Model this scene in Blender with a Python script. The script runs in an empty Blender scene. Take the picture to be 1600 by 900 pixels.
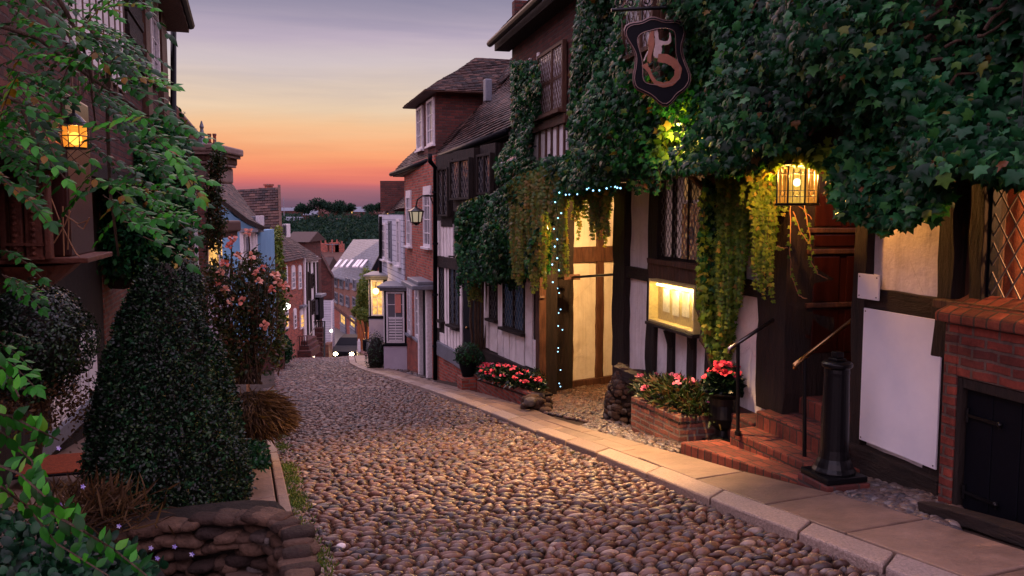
import bpy, math, random
import numpy as np
from mathutils import Vector, Matrix

RG = random.Random(11)
NR = np.random.RandomState(5)
V = Vector
sc = bpy.context.scene
COL = sc.collection
F = 1300.0
TH = math.atan(115/1300.0)

# ------------------------------------------------------------------ camera
cam = bpy.data.cameras.new("camera"); cam.sensor_width = 36; cam.lens = 36*F/1600.0
cam.clip_start = 0.05; cam.clip_end = 6000
co = bpy.data.objects.new("camera", cam); COL.objects.link(co)
co.location = (0, 0, 0); co.rotation_euler = (math.pi/2-TH, 0, 0)
sc.camera = co

def ray(px, py):
    c, s = math.cos(TH), math.sin(TH)
    return V((px-800, c*F+s*(450-py), -s*F+c*(450-py)))
def P(px, py, Y):
    r = ray(px, py); return r*(Y/r.y)

BK = [(38,-6.593),(46,-8.3),(60,-9.75),(80,-10.9),(120,-15),(250,-26),(420,-24),(700,-4),(850,1.5),(1000,4),(2500,4)]
def gz(X, Y):
    if Y <= 38: b = -1.55-0.123*Y-0.369; w = 1.0
    else:
        w = max(0.0, 1-(Y-38)/22.0)
        b = BK[-1][1]
        for (y0, z0), (y1, z1) in zip(BK, BK[1:]):
            if Y <= y1:
                t = (Y-y0)/(y1-y0); b = z0+(z1-z0)*t; break
    return b+0.041*(max(-22, min(14, X))+9)*w
def G(px, py, dz=0.0):
    r = ray(px, py)
    lo, hi = 0.5, 160.0
    for _ in range(60):
        m = (lo+hi)/2; p = r*(m/r.y)
        if p.z > gz(p.x, p.y)+dz: lo = m
        else: hi = m
    p = r*(lo/r.y); p.z = gz(p.x, p.y)+dz
    return p

# ------------------------------------------------------------------ object helpers
def tag(o, label=None, cat=None, group=None, kind=None):
    if label: o['label'] = label
    if cat: o['category'] = cat
    if group: o['group'] = group
    if kind: o['kind'] = kind
    return o
def thing(name, loc, label, cat, group=None):
    o = bpy.data.objects.new(name, None); COL.objects.link(o)
    o.location = loc; o.empty_display_size = 0.2
    return tag(o, label, cat, group)
def wloc(o):
    l = V((0, 0, 0))
    while o is not None: l += o.location; o = o.parent
    return l
def copy_tree(o, parent=None):
    c = o.copy(); COL.objects.link(c); c.parent = parent
    for ch in list(o.children): copy_tree(ch, c)
    return c

class MB:
    def __init__(s): s.v = []; s.f = []; s.r = []
    def add(s, vs, fs, r=None):
        b = len(s.v); s.v += [V(a) for a in vs]
        if r is None: r = RG.random()
        s.r += [r]*len(vs)
        s.f += [tuple(b+i for i in f) for f in fs]; return s
    def box(s, o, a, b, c):
        o, a, b, c = V(o), V(a), V(b), V(c)
        vs = [o, o+a, o+a+b, o+b, o+c, o+a+c, o+a+b+c, o+b+c]
        if a.cross(b).dot(c) > 0: fs = [(3,2,1,0),(4,5,6,7),(0,1,5,4),(1,2,6,5),(2,3,7,6),(3,0,4,7)]
        else: fs = [(0,1,2,3),(7,6,5,4),(4,5,1,0),(5,6,2,1),(6,7,3,2),(7,4,0,3)]
        return s.add(vs, fs)
    def abox(s, x0, x1, y0, y1, z0, z1):
        return s.box((x0,y0,z0), (x1-x0,0,0), (0,y1-y0,0), (0,0,z1-z0))
    def cbox(s, c, sx, sy, sz, rz=0):
        ca, sa = math.cos(rz), math.sin(rz)
        ax = V((ca*sx, sa*sx, 0)); ay = V((-sa*sy, ca*sy, 0)); az = V((0,0,sz))
        return s.box(V(c)-ax/2-ay/2, ax, ay, az)
    def beam(s, p, q, w, d, up=(0,0,1), jit=0.008, seg=None):
        """rough hewn bar from p to q; w across, d along the 'up x dir' axis"""
        p, q = V(p), V(q); L = (q-p).length; dr = (q-p).normalized()
        up = V(up)
        if abs(dr.dot(up)) > 0.97: up = V((0,1,0))
        a = dr.cross(up).normalized(); b = a.cross(dr).normalized()
        n = seg or max(1, int(L/0.22)); vs = []; fs = []
        for i in range(n+1):
            c = p+(q-p)*(i/n)
            for (x, y) in ((-1,-1),(1,-1),(1,1),(-1,1)):
                vs.append(c+a*(x*w/2+RG.uniform(-jit,jit))+b*(y*d/2+RG.uniform(-jit,jit)*0.5))
        for i in range(n):
            for k in range(4):
                k2 = (k+1) % 4
                fs.append((i*4+k, i*4+k2, i*4+4+k2, i*4+4+k))
        fs.append((3,2,1,0)); fs.append((n*4, n*4+1, n*4+2, n*4+3))
        return s.add(vs, fs)
    def tube(s, pts, rad, n=8, cap=True):
        pts = [V(p) for p in pts]; m = len(pts)
        if not hasattr(rad, '__len__'): rad = [rad]*m
        vs = []; fs = []; pa = None
        for i, p in enumerate(pts):
            d = (pts[min(i+1, m-1)]-pts[max(i-1, 0)])
            d = d.normalized() if d.length > 1e-9 else V((0,0,1))
            if pa is None: pa = d.orthogonal().normalized()
            a = (pa-d*pa.dot(d))
            a = a.normalized() if a.length > 1e-6 else d.orthogonal().normalized()
            pa = a; b = d.cross(a)
            for k in range(n):
                t = 2*math.pi*k/n
                vs.append(p+(a*math.cos(t)+b*math.sin(t))*rad[i])
        for i in range(m-1):
            for k in range(n):
                k2 = (k+1) % n
                fs.append((i*n+k, i*n+k2, i*n+n+k2, i*n+n+k))
        if cap: fs.append(tuple(range(n-1,-1,-1))); fs.append(tuple((m-1)*n+k for k in range(n)))
        return s.add(vs, fs)
    def lathe(s, c, prof, n=24, sx=1, sy=1):
        c = V(c); vs = []; fs = []
        for (r, z) in prof:
            for k in range(n):
                t = 2*math.pi*k/n
                vs.append(c+V((r*math.cos(t)*sx, r*math.sin(t)*sy, z)))
        m = len(prof)
        for i in range(m-1):
            for k in range(n):
                k2 = (k+1) % n
                fs.append((i*n+k, i*n+k2, i*n+n+k2, i*n+n+k))
        fs.append(tuple(range(n-1,-1,-1))); fs.append(tuple((m-1)*n+k for k in range(n)))
        return s.add(vs, fs)
    def prism(s, pts, vec):
        pts = [V(p) for p in pts]; vec = V(vec); n = len(pts)
        vs = pts+[p+vec for p in pts]
        fs = [tuple(range(n-1,-1,-1)), tuple(range(n, 2*n))]
        for i in range(n): j = (i+1) % n; fs.append((i, j, n+j, n+i))
        return s.add(vs, fs)
    def ball(s, c, r, sx=1, sy=1, sz=1, n=10, m=7, jit=0, rot=None):
        c = V(c); vs = []; fs = []
        if not hasattr(r, '__len__'): pass
        for i in range(1, m):
            ph = math.pi*i/m
            for k in range(n):
                t = 2*math.pi*k/n
                q = V((math.sin(ph)*math.cos(t)*sx, math.sin(ph)*math.sin(t)*sy, math.cos(ph)*sz))*r*(1+RG.uniform(-jit, jit))
                if rot: q = rot @ q
                vs.append(c+q)
        t0 = V((0,0,sz*r)); b0 = V((0,0,-sz*r))
        if rot: t0 = rot @ t0; b0 = rot @ b0
        vs += [c+t0, c+b0]; T = len(vs)-2; B = T+1
        for i in range(m-2):
            for k in range(n):
                k2 = (k+1) % n
                fs.append((i*n+k, i*n+n+k, i*n+n+k2, i*n+k2))
        for k in range(n):
            k2 = (k+1) % n
            fs.append((T, k, k2)); fs.append((B, (m-2)*n+k2, (m-2)*n+k))
        return s.add(vs, fs)
    def build(s, name, mat, parent=None, smooth=False, bevel=0, recalc=True):
        off = wloc(parent)
        me = bpy.data.meshes.new(name)
        me.from_pydata([tuple(v-off) for v in s.v], [], s.f)
        if recalc and len(s.f) < 60000:
            import bmesh
            bm = bmesh.new(); bm.from_mesh(me); bmesh.ops.recalc_face_normals(bm, faces=bm.faces); bm.to_mesh(me); bm.free()
        at = me.attributes.new('rnd', 'FLOAT', 'POINT'); at.data.foreach_set('value', s.r)
        # metre-scale UVs by face orientation
        uv = me.uv_layers.new(name='UVMap'); buf = [0.0]*(2*len(me.loops))
        vv = me.vertices
        for p in me.polygons:
            n = p.normal; h = math.hypot(n.x, n.y)
            if h > 0.35:
                tx, ty = -n.y/h, n.x/h
                sl = 1.0/max(0.35, h)
                for li in p.loop_indices:
                    c = vv[me.loops[li].vertex_index].co
                    buf[2*li] = (c.x+off.x)*tx+(c.y+off.y)*ty; buf[2*li+1] = (c.z+off.z)*sl
            else:
                for li in p.loop_indices:
                    c = vv[me.loops[li].vertex_index].co
                    buf[2*li] = (c.x+off.x)*.95+(c.y+off.y)*.31; buf[2*li+1] = -(c.x+off.x)*.31+(c.y+off.y)*.95
        uv.data.foreach_set('uv', buf)
        if smooth: me.polygons.foreach_set('use_smooth', [True]*len(me.polygons))
        me.materials.append(mat)
        o = bpy.data.objects.new(name, me); COL.objects.link(o)
        if parent is not None: o.parent = parent
        if bevel:
            b = o.modifiers.new('bevel', 'BEVEL'); b.width = bevel; b.segments = 2; b.limit_method = 'ANGLE'; b.angle_limit = 0.6
        return o

def np_mesh(name, verts, tris, mat, parent=None, rnd=None, smooth=False):
    off = wloc(parent); verts = verts-np.array(off)
    me = bpy.data.meshes.new(name)
    me.vertices.add(len(verts)); me.vertices.foreach_set('co', verts.astype(np.float32).ravel())
    me.loops.add(len(tris)*3); me.loops.foreach_set('vertex_index', tris.astype(np.int32).ravel())
    me.polygons.add(len(tris)); me.polygons.foreach_set('loop_start', np.arange(0, len(tris)*3, 3, dtype=np.int32))
    me.polygons.foreach_set('loop_total', np.full(len(tris), 3, dtype=np.int32))
    if smooth: me.polygons.foreach_set('use_smooth', np.ones(len(tris), dtype=bool))
    if rnd is not None:
        at = me.attributes.new('rnd', 'FLOAT', 'POINT'); at.data.foreach_set('value', rnd.astype(np.float32))
    me.update(calc_edges=True); me.validate()
    me.materials.append(mat)
    o = bpy.data.objects.new(name, me); COL.objects.link(o)
    if parent is not None: o.parent = parent
    return o

LEAF = {
 'ivy': ([(0,0),(.18,-.1),(.5,.05),(.38,.3),(.62,.55),(.25,.6),(0,1),(-.25,.6),(-.62,.55),(-.38,.3),(-.5,.05),(-.18,-.1)], (0,.35), .10),
 'ivy3': ([(0,0),(.45,.1),(.5,.5),(.2,.55),(0,1),(-.2,.55),(-.5,.5),(-.45,.1)], (0,.4), .10),
 'oval': ([(0,0),(.22,.25),(.25,.55),(0,1),(-.25,.55),(-.22,.25)], (0,.5), .06),
 'long': ([(0,0),(.12,.3),(.09,.7),(0,1),(-.09,.7),(-.12,.3)], (0,.5), .05),
 'blade': ([(0,0),(.035,.3),(.028,.7),(0,1),(-.028,.7),(-.035,.3)], (0,.5), .02),
 'round': ([(0,0),(.35,.15),(.45,.5),(.3,.85),(0,1),(-.3,.85),(-.45,.5),(-.35,.15)], (0,.5), .1),
}
def unit(a): return a/np.maximum(1e-9, np.linalg.norm(a, axis=1, keepdims=True))
def leaf_arrays(pos, tip, nrm, size, shape):
    poly, cen, lift = LEAF[shape]
    pts = [(x, y, 0.0) for x, y in poly]
    for i, (x, y, z) in enumerate(pts): pts[i] = (x, y, -0.12*y*y)
    pts.append((cen[0], cen[1], lift))
    T = np.array(pts); k = len(poly)
    t = unit(tip); n = nrm-(nrm*t).sum(1, keepdims=True)*t; n = unit(n); s = np.cross(t, n)
    N = len(pos); size = np.asarray(size).reshape(N, 1, 1)
    v = pos[:, None, :]+size*(T[None, :, 0:1]*s[:, None, :]+T[None, :, 1:2]*t[:, None, :]+T[None, :, 2:3]*n[:, None, :])
    tr = np.array([(i, (i+1) % k, k) for i in range(k)])
    f = tr[None]+(np.arange(N)*(k+1))[:, None, None]
    return v.reshape(-1, 3), f.reshape(-1, 3), k+1
def leaves(name, pos, tip, nrm, size, shape, mat, parent=None, rnd=None):
    pos = np.asarray(pos, float); N = len(pos)
    v, f, k = leaf_arrays(pos, np.asarray(tip, float), np.asarray(nrm, float), size, shape)
    if rnd is None: rnd = NR.rand(N)
    return np_mesh(name, v, f, mat, parent, np.repeat(rnd, k))
def ico(sub):
    import bmesh
    bm = bmesh.new(); bmesh.ops.create_icosphere(bm, subdivisions=sub, radius=1)
    v = np.array([tuple(a.co) for a in bm.verts]); f = np.array([[a.index for a in q.verts] for q in bm.faces]); bm.free()
    return v, f
ICO = {1: ico(1), 2: ico(2), 3: ico(3)}
def stones(cen, ax, ay, az, sub=2, jit=0.08, boxy=1.0):
    """many pebbles as arrays: centres and three half axes each (N,3)"""
    T, f = ICO[sub]; N = len(cen)
    if boxy != 1.0: T = np.sign(T)*np.abs(T)**boxy*.88
    j = 1+NR.uniform(-jit, jit, (N, len(T), 1))
    v = cen[:, None]+(T[None, :, 0:1]*ax[:, None]+T[None, :, 1:2]*ay[:, None]+T[None, :, 2:3]*az[:, None])*j
    ff = f[None]+(np.arange(N)*len(T))[:, None, None]
    return v.reshape(-1, 3), ff.reshape(-1, 3), len(T)
def inpoly(x, y, poly):
    x = np.asarray(x); y = np.asarray(y); r = np.zeros(len(x), bool); n = len(poly)
    for i in range(n):
        x0, y0 = poly[i]; x1, y1 = poly[(i+1) % n]
        c = ((y0 > y) != (y1 > y)) & (x < (x1-x0)*(y-y0)/((y1-y0) if y1 != y0 else 1e-9)+x0)
        r ^= c
    return r
def proj(p):
    """world points (N,3) -> picture pixels, used to trim plants to their outline"""
    c, s = math.cos(TH), math.sin(TH)
    d = p[:, 1]*c-p[:, 2]*s; u = p[:, 1]*s+p[:, 2]*c
    return 800+F*p[:, 0]/d, 450-F*u/d

class Wall:
    """vertical plane X = X0 + k*(Y-Y0); side=+1 right hand of street, -1 left hand"""
    def __init__(s, X0, Y0, k, side=1, off=0):
        s.d = V((k, 1, 0)).normalized()
        s.n = V((-s.d.y, s.d.x, 0)) if side > 0 else V((s.d.y, -s.d.x, 0))
        s.o = V((X0, Y0, 0))+s.n*off
    def uz(s, px, py, off=0):
        r = ray(px, py); o = s.o+s.n*off
        t = o.dot(s.n)/r.dot(s.n); p = r*t
        return (p-o).dot(s.d), p.z
    def p(s, u, z, off=0): q = s.o+s.d*u+s.n*off; return V((q.x, q.y, z))
    def px(s, px, py, off=0): u, z = s.uz(px, py, off); return s.p(u, z, off)
    def rect(s, x0, x1, yt, yb, xr=None, off=0):
        xr = x0 if xr is None else xr
        return s.uz(x0, 400, off)[0], s.uz(x1, 400, off)[0], s.uz(xr, yb, off)[1], s.uz(xr, yt, off)[1]
    def box(s, mb, u0, u1, z0, z1, o0, o1):
        if u0 > u1: u0, u1 = u1, u0
        return mb.box(s.p(u0, z0, o0), s.d*(u1-u0), s.n*(o1-o0), V((0,0,z1-z0)))
    def post(s, mb, u0, u1, z0, z1, o0, o1, jit=0.008):
        return mb.beam(s.p((u0+u1)/2, z0, (o0+o1)/2), s.p((u0+u1)/2, z1, (o0+o1)/2), abs(u1-u0), abs(o1-o0), up=s.n, jit=jit)
    def rail(s, mb, u0, u1, z0, z1, o0, o1, jit=0.008):
        return mb.beam(s.p(u0, (z0+z1)/2, (o0+o1)/2), s.p(u1, (z0+z1)/2, (o0+o1)/2), abs(o1-o0), abs(z1-z0), up=(0,0,1), jit=jit)

# ------------------------------------------------------------------ materials
def nm(name):
    m = bpy.data.materials.new(name); m.use_nodes = True
    nt = m.node_tree; b = nt.nodes['Principled BSDF']; return m, nt, b
def N(nt, t, **kw):
    n = nt.nodes.new(t)
    for k, v in kw.items(): setattr(n, k, v)
    return n
def ramp(nt, fac, stops, interp='LINEAR'):
    r = nt.nodes.new('ShaderNodeValToRGB'); e = r.color_ramp.elements; r.color_ramp.interpolation = interp
    while len(e) < len(stops): e.new(0.5)
    for i, (p, c) in enumerate(stops): e[i].position = p; e[i].color = (c[0], c[1], c[2], 1)
    nt.links.new(fac, r.inputs[0]); return r.outputs[0]
def noise(nt, vec, scale, detail=5, rough=.6, dist=0):
    n = nt.nodes.new('ShaderNodeTexNoise'); n.inputs['Scale'].default_value = scale
    n.inputs['Detail'].default_value = detail; n.inputs['Roughness'].default_value = rough; n.inputs['Distortion'].default_value = dist
    nt.links.new(vec, n.inputs['Vector']); return n.outputs[0]
def bump(nt, b, h, st, dist=0.02, prev=None):
    n = nt.nodes.new('ShaderNodeBump'); n.inputs['Strength'].default_value = st; n.inputs['Distance'].default_value = dist
    nt.links.new(h, n.inputs['Height'])
    if prev: nt.links.new(prev, n.inputs['Normal'])
    nt.links.new(n.outputs[0], b.inputs['Normal']); return n.outputs[0]
def mixc(nt, fac, a, c, mode='MIX'):
    n = nt.nodes.new('ShaderNodeMix'); n.data_type = 'RGBA'; n.blend_type = mode
    for sck, val in ((n.inputs[0], fac), (n.inputs[6], a), (n.inputs[7], c)):
        if hasattr(val, 'type') and hasattr(val, 'links'): nt.links.new(val, sck)
        elif isinstance(val, (int, float)): sck.default_value = val
        else: sck.default_value = (val[0], val[1], val[2], 1)
    return n.outputs[2]
def mathn(nt, op, a, c):
    n = nt.nodes.new('ShaderNodeMath'); n.operation = op
    for sck, val in ((n.inputs[0], a), (n.inputs[1], c)):
        if isinstance(val, (int, float)): sck.default_value = val
        else: nt.links.new(val, sck)
    return n.outputs[0]
def geo(nt): return nt.nodes.new('ShaderNodeNewGeometry').outputs['Position']
def uvn(nt): return nt.nodes.new('ShaderNodeUVMap').outputs[0]
def rndn(nt):
    a = nt.nodes.new('ShaderNodeAttribute'); a.attribute_name = 'rnd'; return a.outputs['Fac']

def m_rough(name, c0, c1, scale=6, rough=.8, bst=.4, bscale=40, bdist=.01, stretch=None, spec=.3):
    m, nt, b = nm(name); pos = geo(nt)
    if stretch:
        mp = N(nt, 'ShaderNodeMapping'); mp.inputs['Scale'].default_value = stretch; nt.links.new(pos, mp.inputs[0]); pos = mp.outputs[0]
    f = noise(nt, pos, scale, 6, .65)
    nt.links.new(ramp(nt, f, [(.3, c0), (.7, c1)]), b.inputs['Base Color'])
    b.inputs['Roughness'].default_value = rough; b.inputs['Specular IOR Level'].default_value = spec
    bump(nt, b, noise(nt, pos, bscale, 6, .7), bst, bdist); return m
def m_rnd(name, stops, rough=.6, bst=.3, bscale=60, spec=.4, bdist=.005, mott=.35, mscale=25):
    m, nt, b = nm(name); pos = geo(nt)
    c = ramp(nt, rndn(nt), stops)
    f = noise(nt, pos, mscale, 5, .7)
    c = mixc(nt, mott, c, ramp(nt, f, [(.25, (.25,.25,.25)), (.75, (1.3,1.3,1.3))]), 'MULTIPLY')
    nt.links.new(c, b.inputs['Base Color']); b.inputs['Roughness'].default_value = rough; b.inputs['Specular IOR Level'].default_value = spec
    bump(nt, b, noise(nt, pos, bscale, 4, .6), bst, bdist); return m
def m_brick(name, c1, c2, mort, w=.225, h=.075, rough=.85, bst=.8, dark=.5, msize=.012):
    m, nt, b = nm(name); uv = uvn(nt); pos = geo(nt)
    mp = N(nt, 'ShaderNodeMapping'); nt.links.new(uv, mp.inputs[0])
    wob = noise(nt, pos, 5, 3, .6)
    vm = N(nt, 'ShaderNodeVectorMath', operation='MULTIPLY_ADD')
    cb = N(nt, 'ShaderNodeCombineXYZ'); nt.links.new(wob, cb.inputs[0]); nt.links.new(wob, cb.inputs[1])
    nt.links.new(cb.outputs[0], vm.inputs[0]); vm.inputs[1].default_value = (.03,.03,0); nt.links.new(mp.outputs[0], vm.inputs[2])
    br = N(nt, 'ShaderNodeTexBrick'); nt.links.new(vm.outputs[0], br.inputs['Vector'])
    br.inputs['Scale'].default_value = 1; br.inputs['Brick Width'].default_value = w; br.inputs['Row Height'].default_value = h
    br.inputs['Mortar Size'].default_value = msize; br.inputs['Mortar Smooth'].default_value = .3; br.inputs['Bias'].default_value = -.1
    br.inputs['Color1'].default_value = (*c1, 1); br.inputs['Color2'].default_value = (*c2, 1); br.inputs['Mortar'].default_value = (*mort, 1)
    f = noise(nt, pos, 3, 6, .7); f2 = noise(nt, pos, 30, 5, .7)
    c = mixc(nt, dark, br.outputs[0], ramp(nt, f, [(.3, (.35,.33,.34)), (.65, (1.25,1.2,1.15))]), 'MULTIPLY')
    c = mixc(nt, .5, c, ramp(nt, f2, [(.25, (.5,.5,.5)), (.75, (1.3,1.3,1.3))]), 'MULTIPLY')
    nt.links.new(c, b.inputs['Base Color']); b.inputs['Roughness'].default_value = rough; b.inputs['Specular IOR Level'].default_value = .25
    inv = mathn(nt, 'SUBTRACT', 1, br.outputs['Fac'])
    h2 = mathn(nt, 'ADD', inv, mathn(nt, 'MULTIPLY', f2, .6))
    bump(nt, b, h2, bst, .015); return m
def m_flat(name, c, rough=.5, metal=0, spec=.5):
    m, nt, b = nm(name); b.inputs['Base Color'].default_value = (*c, 1); b.inputs['Roughness'].default_value = rough
    b.inputs['Metallic'].default_value = metal; b.inputs['Specular IOR Level'].default_value = spec
    f = noise(nt, geo(nt), 20, 5, .7)
    nt.links.new(ramp(nt, f, [(.3, tuple(x*.75 for x in c)), (.7, tuple(min(1, x*1.15) for x in c))]), b.inputs['Base Color'])
    bump(nt, b, f, .15, .01); return m
def m_emit(name, c, st, see=0.0, var=0.0, vscale=8):
    m, nt, b = nm(name); nt.nodes.remove(b); out = nt.nodes['Material Output']
    e = N(nt, 'ShaderNodeEmission'); e.inputs[0].default_value = (*c, 1); e.inputs[1].default_value = st
    if var:
        f = noise(nt, geo(nt), vscale, 3, .6)
        nt.links.new(ramp(nt, f, [(.35, tuple(x*(1-var) for x in c)), (.62, c)]), e.inputs[0])
    o = e.outputs[0]
    if see > 0:
        t = N(nt, 'ShaderNodeBsdfTransparent'); mx = N(nt, 'ShaderNodeMixShader'); mx.inputs[0].default_value = 1-see
        nt.links.new(t.outputs[0], mx.inputs[1]); nt.links.new(o, mx.inputs[2]); o = mx.outputs[0]
    nt.links.new(o, out.inputs[0]); return m
def m_glass(name, c=(.02,.025,.035), rough=.06, see=0.0, wav=6):
    m, nt, b = nm(name); b.inputs['Base Color'].default_value = (*c, 1); b.inputs['Roughness'].default_value = rough
    b.inputs['Specular IOR Level'].default_value = .9
    bump(nt, b, noise(nt, geo(nt), wav, 2, .5), .35, .02)
    if see > 0:
        out = nt.nodes['Material Output']; t = N(nt, 'ShaderNodeBsdfTransparent'); mx = N(nt, 'ShaderNodeMixShader')
        mx.inputs[0].default_value = 1-see; nt.links.new(t.outputs[0], mx.inputs[1]); nt.links.new(b.outputs[0], mx.inputs[2]); nt.links.new(mx.outputs[0], out.inputs[0])
    return m
def m_leaf(name, stops, rough=.42, spec=.5, trans=.25):
    m, nt, b = nm(name); c = ramp(nt, rndn(nt), stops)
    f = noise(nt, geo(nt), 1.7, 3, .6)
    c = mixc(nt, .55, c, ramp(nt, f, [(.35, (.45,.5,.5)), (.65, (1.3,1.25,1.0))]), 'MULTIPLY')
    nt.links.new(c, b.inputs['Base Color']); b.inputs['Roughness'].default_value = rough; b.inputs['Specular IOR Level'].default_value = spec
    out = nt.nodes['Material Output']; tr = N(nt, 'ShaderNodeBsdfTranslucent'); mx = N(nt, 'ShaderNodeMixShader'); mx.inputs[0].default_value = trans
    g = mixc(nt, 1.0, c, (1.5,1.6,.7), 'MULTIPLY'); nt.links.new(g, tr.inputs[0])
    nt.links.new(b.outputs[0], mx.inputs[1]); nt.links.new(tr.outputs[0], mx.inputs[2]); nt.links.new(mx.outputs[0], out.inputs[0])
    return m

M = {}
def m_plaster(name, a, b_, c_):
    m, nt, b = nm(name); pos = geo(nt)
    f1 = noise(nt, pos, .9, 6, .7, .5); f2 = noise(nt, pos, 6, 8, .75); 
    c = ramp(nt, f1, [(.30, a), (.48, b_), (.7, c_)])
    mp = N(nt, 'ShaderNodeMapping'); mp.inputs['Scale'].default_value = (9, 9, .7); nt.links.new(pos, mp.inputs[0])
    st = noise(nt, mp.outputs[0], 1.0, 6, .7)
    c = mixc(nt, .5, c, ramp(nt, st, [(.3, (.62,.58,.55)), (.5, (1,1,1))]), 'MULTIPLY')
    vo = N(nt, 'ShaderNodeTexVoronoi'); vo.feature = 'DISTANCE_TO_EDGE'; vo.inputs['Scale'].default_value = 1.6
    ds = N(nt, 'ShaderNodeVectorMath', operation='MULTIPLY_ADD'); cbn = N(nt, 'ShaderNodeCombineXYZ')
    for k in range(3): nt.links.new(f2, cbn.inputs[k])
    nt.links.new(cbn.outputs[0], ds.inputs[0]); ds.inputs[1].default_value = (.5,.5,.5); nt.links.new(pos, ds.inputs[2]); nt.links.new(ds.outputs[0], vo.inputs['Vector'])
    ck = ramp(nt, vo.outputs['Distance'], [(0, (.55,.5,.48)), (.006, (1,1,1))])
    c = mixc(nt, .6, c, ck, 'MULTIPLY')
    nt.links.new(c, b.inputs['Base Color']); b.inputs['Roughness'].default_value = .88; b.inputs['Specular IOR Level'].default_value = .25
    h = mathn(nt, 'ADD', mathn(nt, 'MULTIPLY', noise(nt, pos, 3.2, 4, .55), 1.0), mathn(nt, 'MULTIPLY', f2, .35)); bump(nt, b, h, .7, .05); return m
M['plaster'] = m_plaster('white_plaster', (.58,.52,.50), (.74,.68,.67), (.84,.78,.77))
M['plaster_y'] = m_plaster('cream_plaster', (.56,.47,.34), (.68,.60,.46), (.76,.68,.54))
M['board'] = m_rough('white_board', (.66,.65,.70), (.80,.77,.79), 1.6, .5, .08, 5, .01)
M['timber'] = m_rough('dark_timber', (.005,.0035,.003), (.026,.014,.010), 5, .75, 1.0, 9, .03, (3,3,.5))
M['timber_h'] = m_rough('dark_timber_rail', (.007,.005,.004), (.034,.018,.013), 5, .75, 1.0, 9, .03, (.8,.8,4))
M['brown'] = m_rough('brown_timber', (.035,.015,.009), (.12,.05,.028), 5, .6, .8, 9, .02, (3,3,.5))
M['door'] = m_rough('red_brown_door', (.018,.004,.003), (.045,.010,.006), 4, .3, .3, 12, .01, (3,3,.4))
M['carved'] = m_rough('carved_wood', (.07,.02,.011), (.17,.052,.028), 9, .5, .9, 30, .02)
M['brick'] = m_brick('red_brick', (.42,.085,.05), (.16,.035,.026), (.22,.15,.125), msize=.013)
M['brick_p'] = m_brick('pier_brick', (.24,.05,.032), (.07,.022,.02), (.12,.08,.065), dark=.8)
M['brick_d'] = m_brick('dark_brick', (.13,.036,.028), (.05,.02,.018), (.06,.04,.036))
M['brick_o'] = m_brick('old_brick', (.30,.11,.07), (.16,.06,.045), (.20,.15,.12), dark=.7, msize=.016)
M['step'] = m_brick('step_brick', (.22,.056,.034), (.10,.030,.022), (.06,.038,.03), w=.11, h=.225, dark=.6, msize=.01)
M['stone'] = m_rnd('rubble_stone', [(0,(.022,.012,.009)),(.4,(.07,.036,.022)),(.7,(.11,.062,.04)),(.85,(.04,.022,.016)),(1,(.15,.125,.11))], .85, .9, 22, .25, .03, .7, 14)
M['cobble'] = m_rnd('cobble_stone', [(0,(.018,.011,.010)),(.15,(.13,.050,.030)),(.3,(.07,.029,.019)),(.42,(.03,.025,.028)),(.55,(.165,.078,.046)),(.68,(.06,.034,.026)),(.82,(.21,.108,.07)),(.92,(.045,.04,.046)),(1,(.32,.23,.18))], .42, .5, 60, .5, .008, .7, 22)
M['pebble'] = m_rnd('pebble', [(0,(.03,.027,.032)),(.3,(.13,.08,.06)),(.6,(.06,.055,.065)),(.8,(.18,.12,.09)),(1,(.15,.14,.15))], .4, .2, 40, .5)
M['dirt'] = m_rough('dirt', (.016,.009,.006), (.055,.030,.019), 3, .9, .9, 25, .03)
M['slab'] = m_rnd('paving_slab', [(0,(.13,.08,.06)),(.4,(.22,.135,.095)),(.7,(.17,.11,.085)),(1,(.27,.175,.125))], .5, .6, 28, .4, .012, .7, 3.5)
M['kerb'] = m_rnd('granite_kerb', [(0,(.26,.18,.145)),(.5,(.36,.26,.20)),(1,(.31,.24,.215))], .6, 1.0, 60, .4, .015, .75, 55)
M['asphalt'] = m_rough('asphalt', (.035,.04,.05), (.06,.065,.075), 1, .5, .4, 30, .01)
M['redpave'] = m_brick('red_paving', (.22,.09,.075), (.15,.07,.065), (.1,.06,.05), w=.2, h=.1)
M['tile'] = m_rnd('clay_tile', [(0,(.010,.006,.006)),(.35,(.03,.014,.012)),(.75,(.055,.026,.02)),(1,(.11,.055,.04))], .75, .5, 40, .3)
M['slate'] = m_brick('slate_roof', (.17,.19,.23), (.12,.14,.18), (.05,.06,.08), w=.3, h=.22, rough=.5)
M['white'] = m_flat('white_paint', (.62,.58,.60), .45)
M['whitebd'] = m_brick('white_weatherboard', (.50,.50,.56), (.46,.46,.52), (.16,.16,.2), w=40, h=.17, dark=.25, msize=.012)
M['blue'] = m_rough('blue_render', (.12,.27,.42), (.17,.34,.50), 2, .8, .3, 8, .01)
M['cornice'] = m_rough('old_cornice_paint', (.20,.13,.11), (.34,.24,.2), 3, .8, .4, 12, .01)
M['lilac'] = m_rough('lilac_render', (.34,.30,.36), (.42,.37,.43), 2, .8, .3, 8, .01)
M['iron'] = m_flat('black_iron', (.004,.004,.005), .32, 0, .22)
M['blackp'] = m_flat('black_paint', (.003,.0033,.006), .55, 0, .10)
M['lead'] = m_flat('lead_strip', (.16,.14,.13), .45, .4)
M['leadg'] = m_flat('lead_sheet', (.16,.17,.2), .5, .3)
M['brass'] = m_flat('brass_rail', (.45,.25,.10), .3, 1)
M['steel'] = m_flat('steel_rail', (.28,.24,.24), .28, 1)
M['glass'] = m_glass('dark_window_glass')
M['glassb'] = m_glass('bright_window_glass', (.10,.10,.12), .1, 0, 9)
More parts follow.
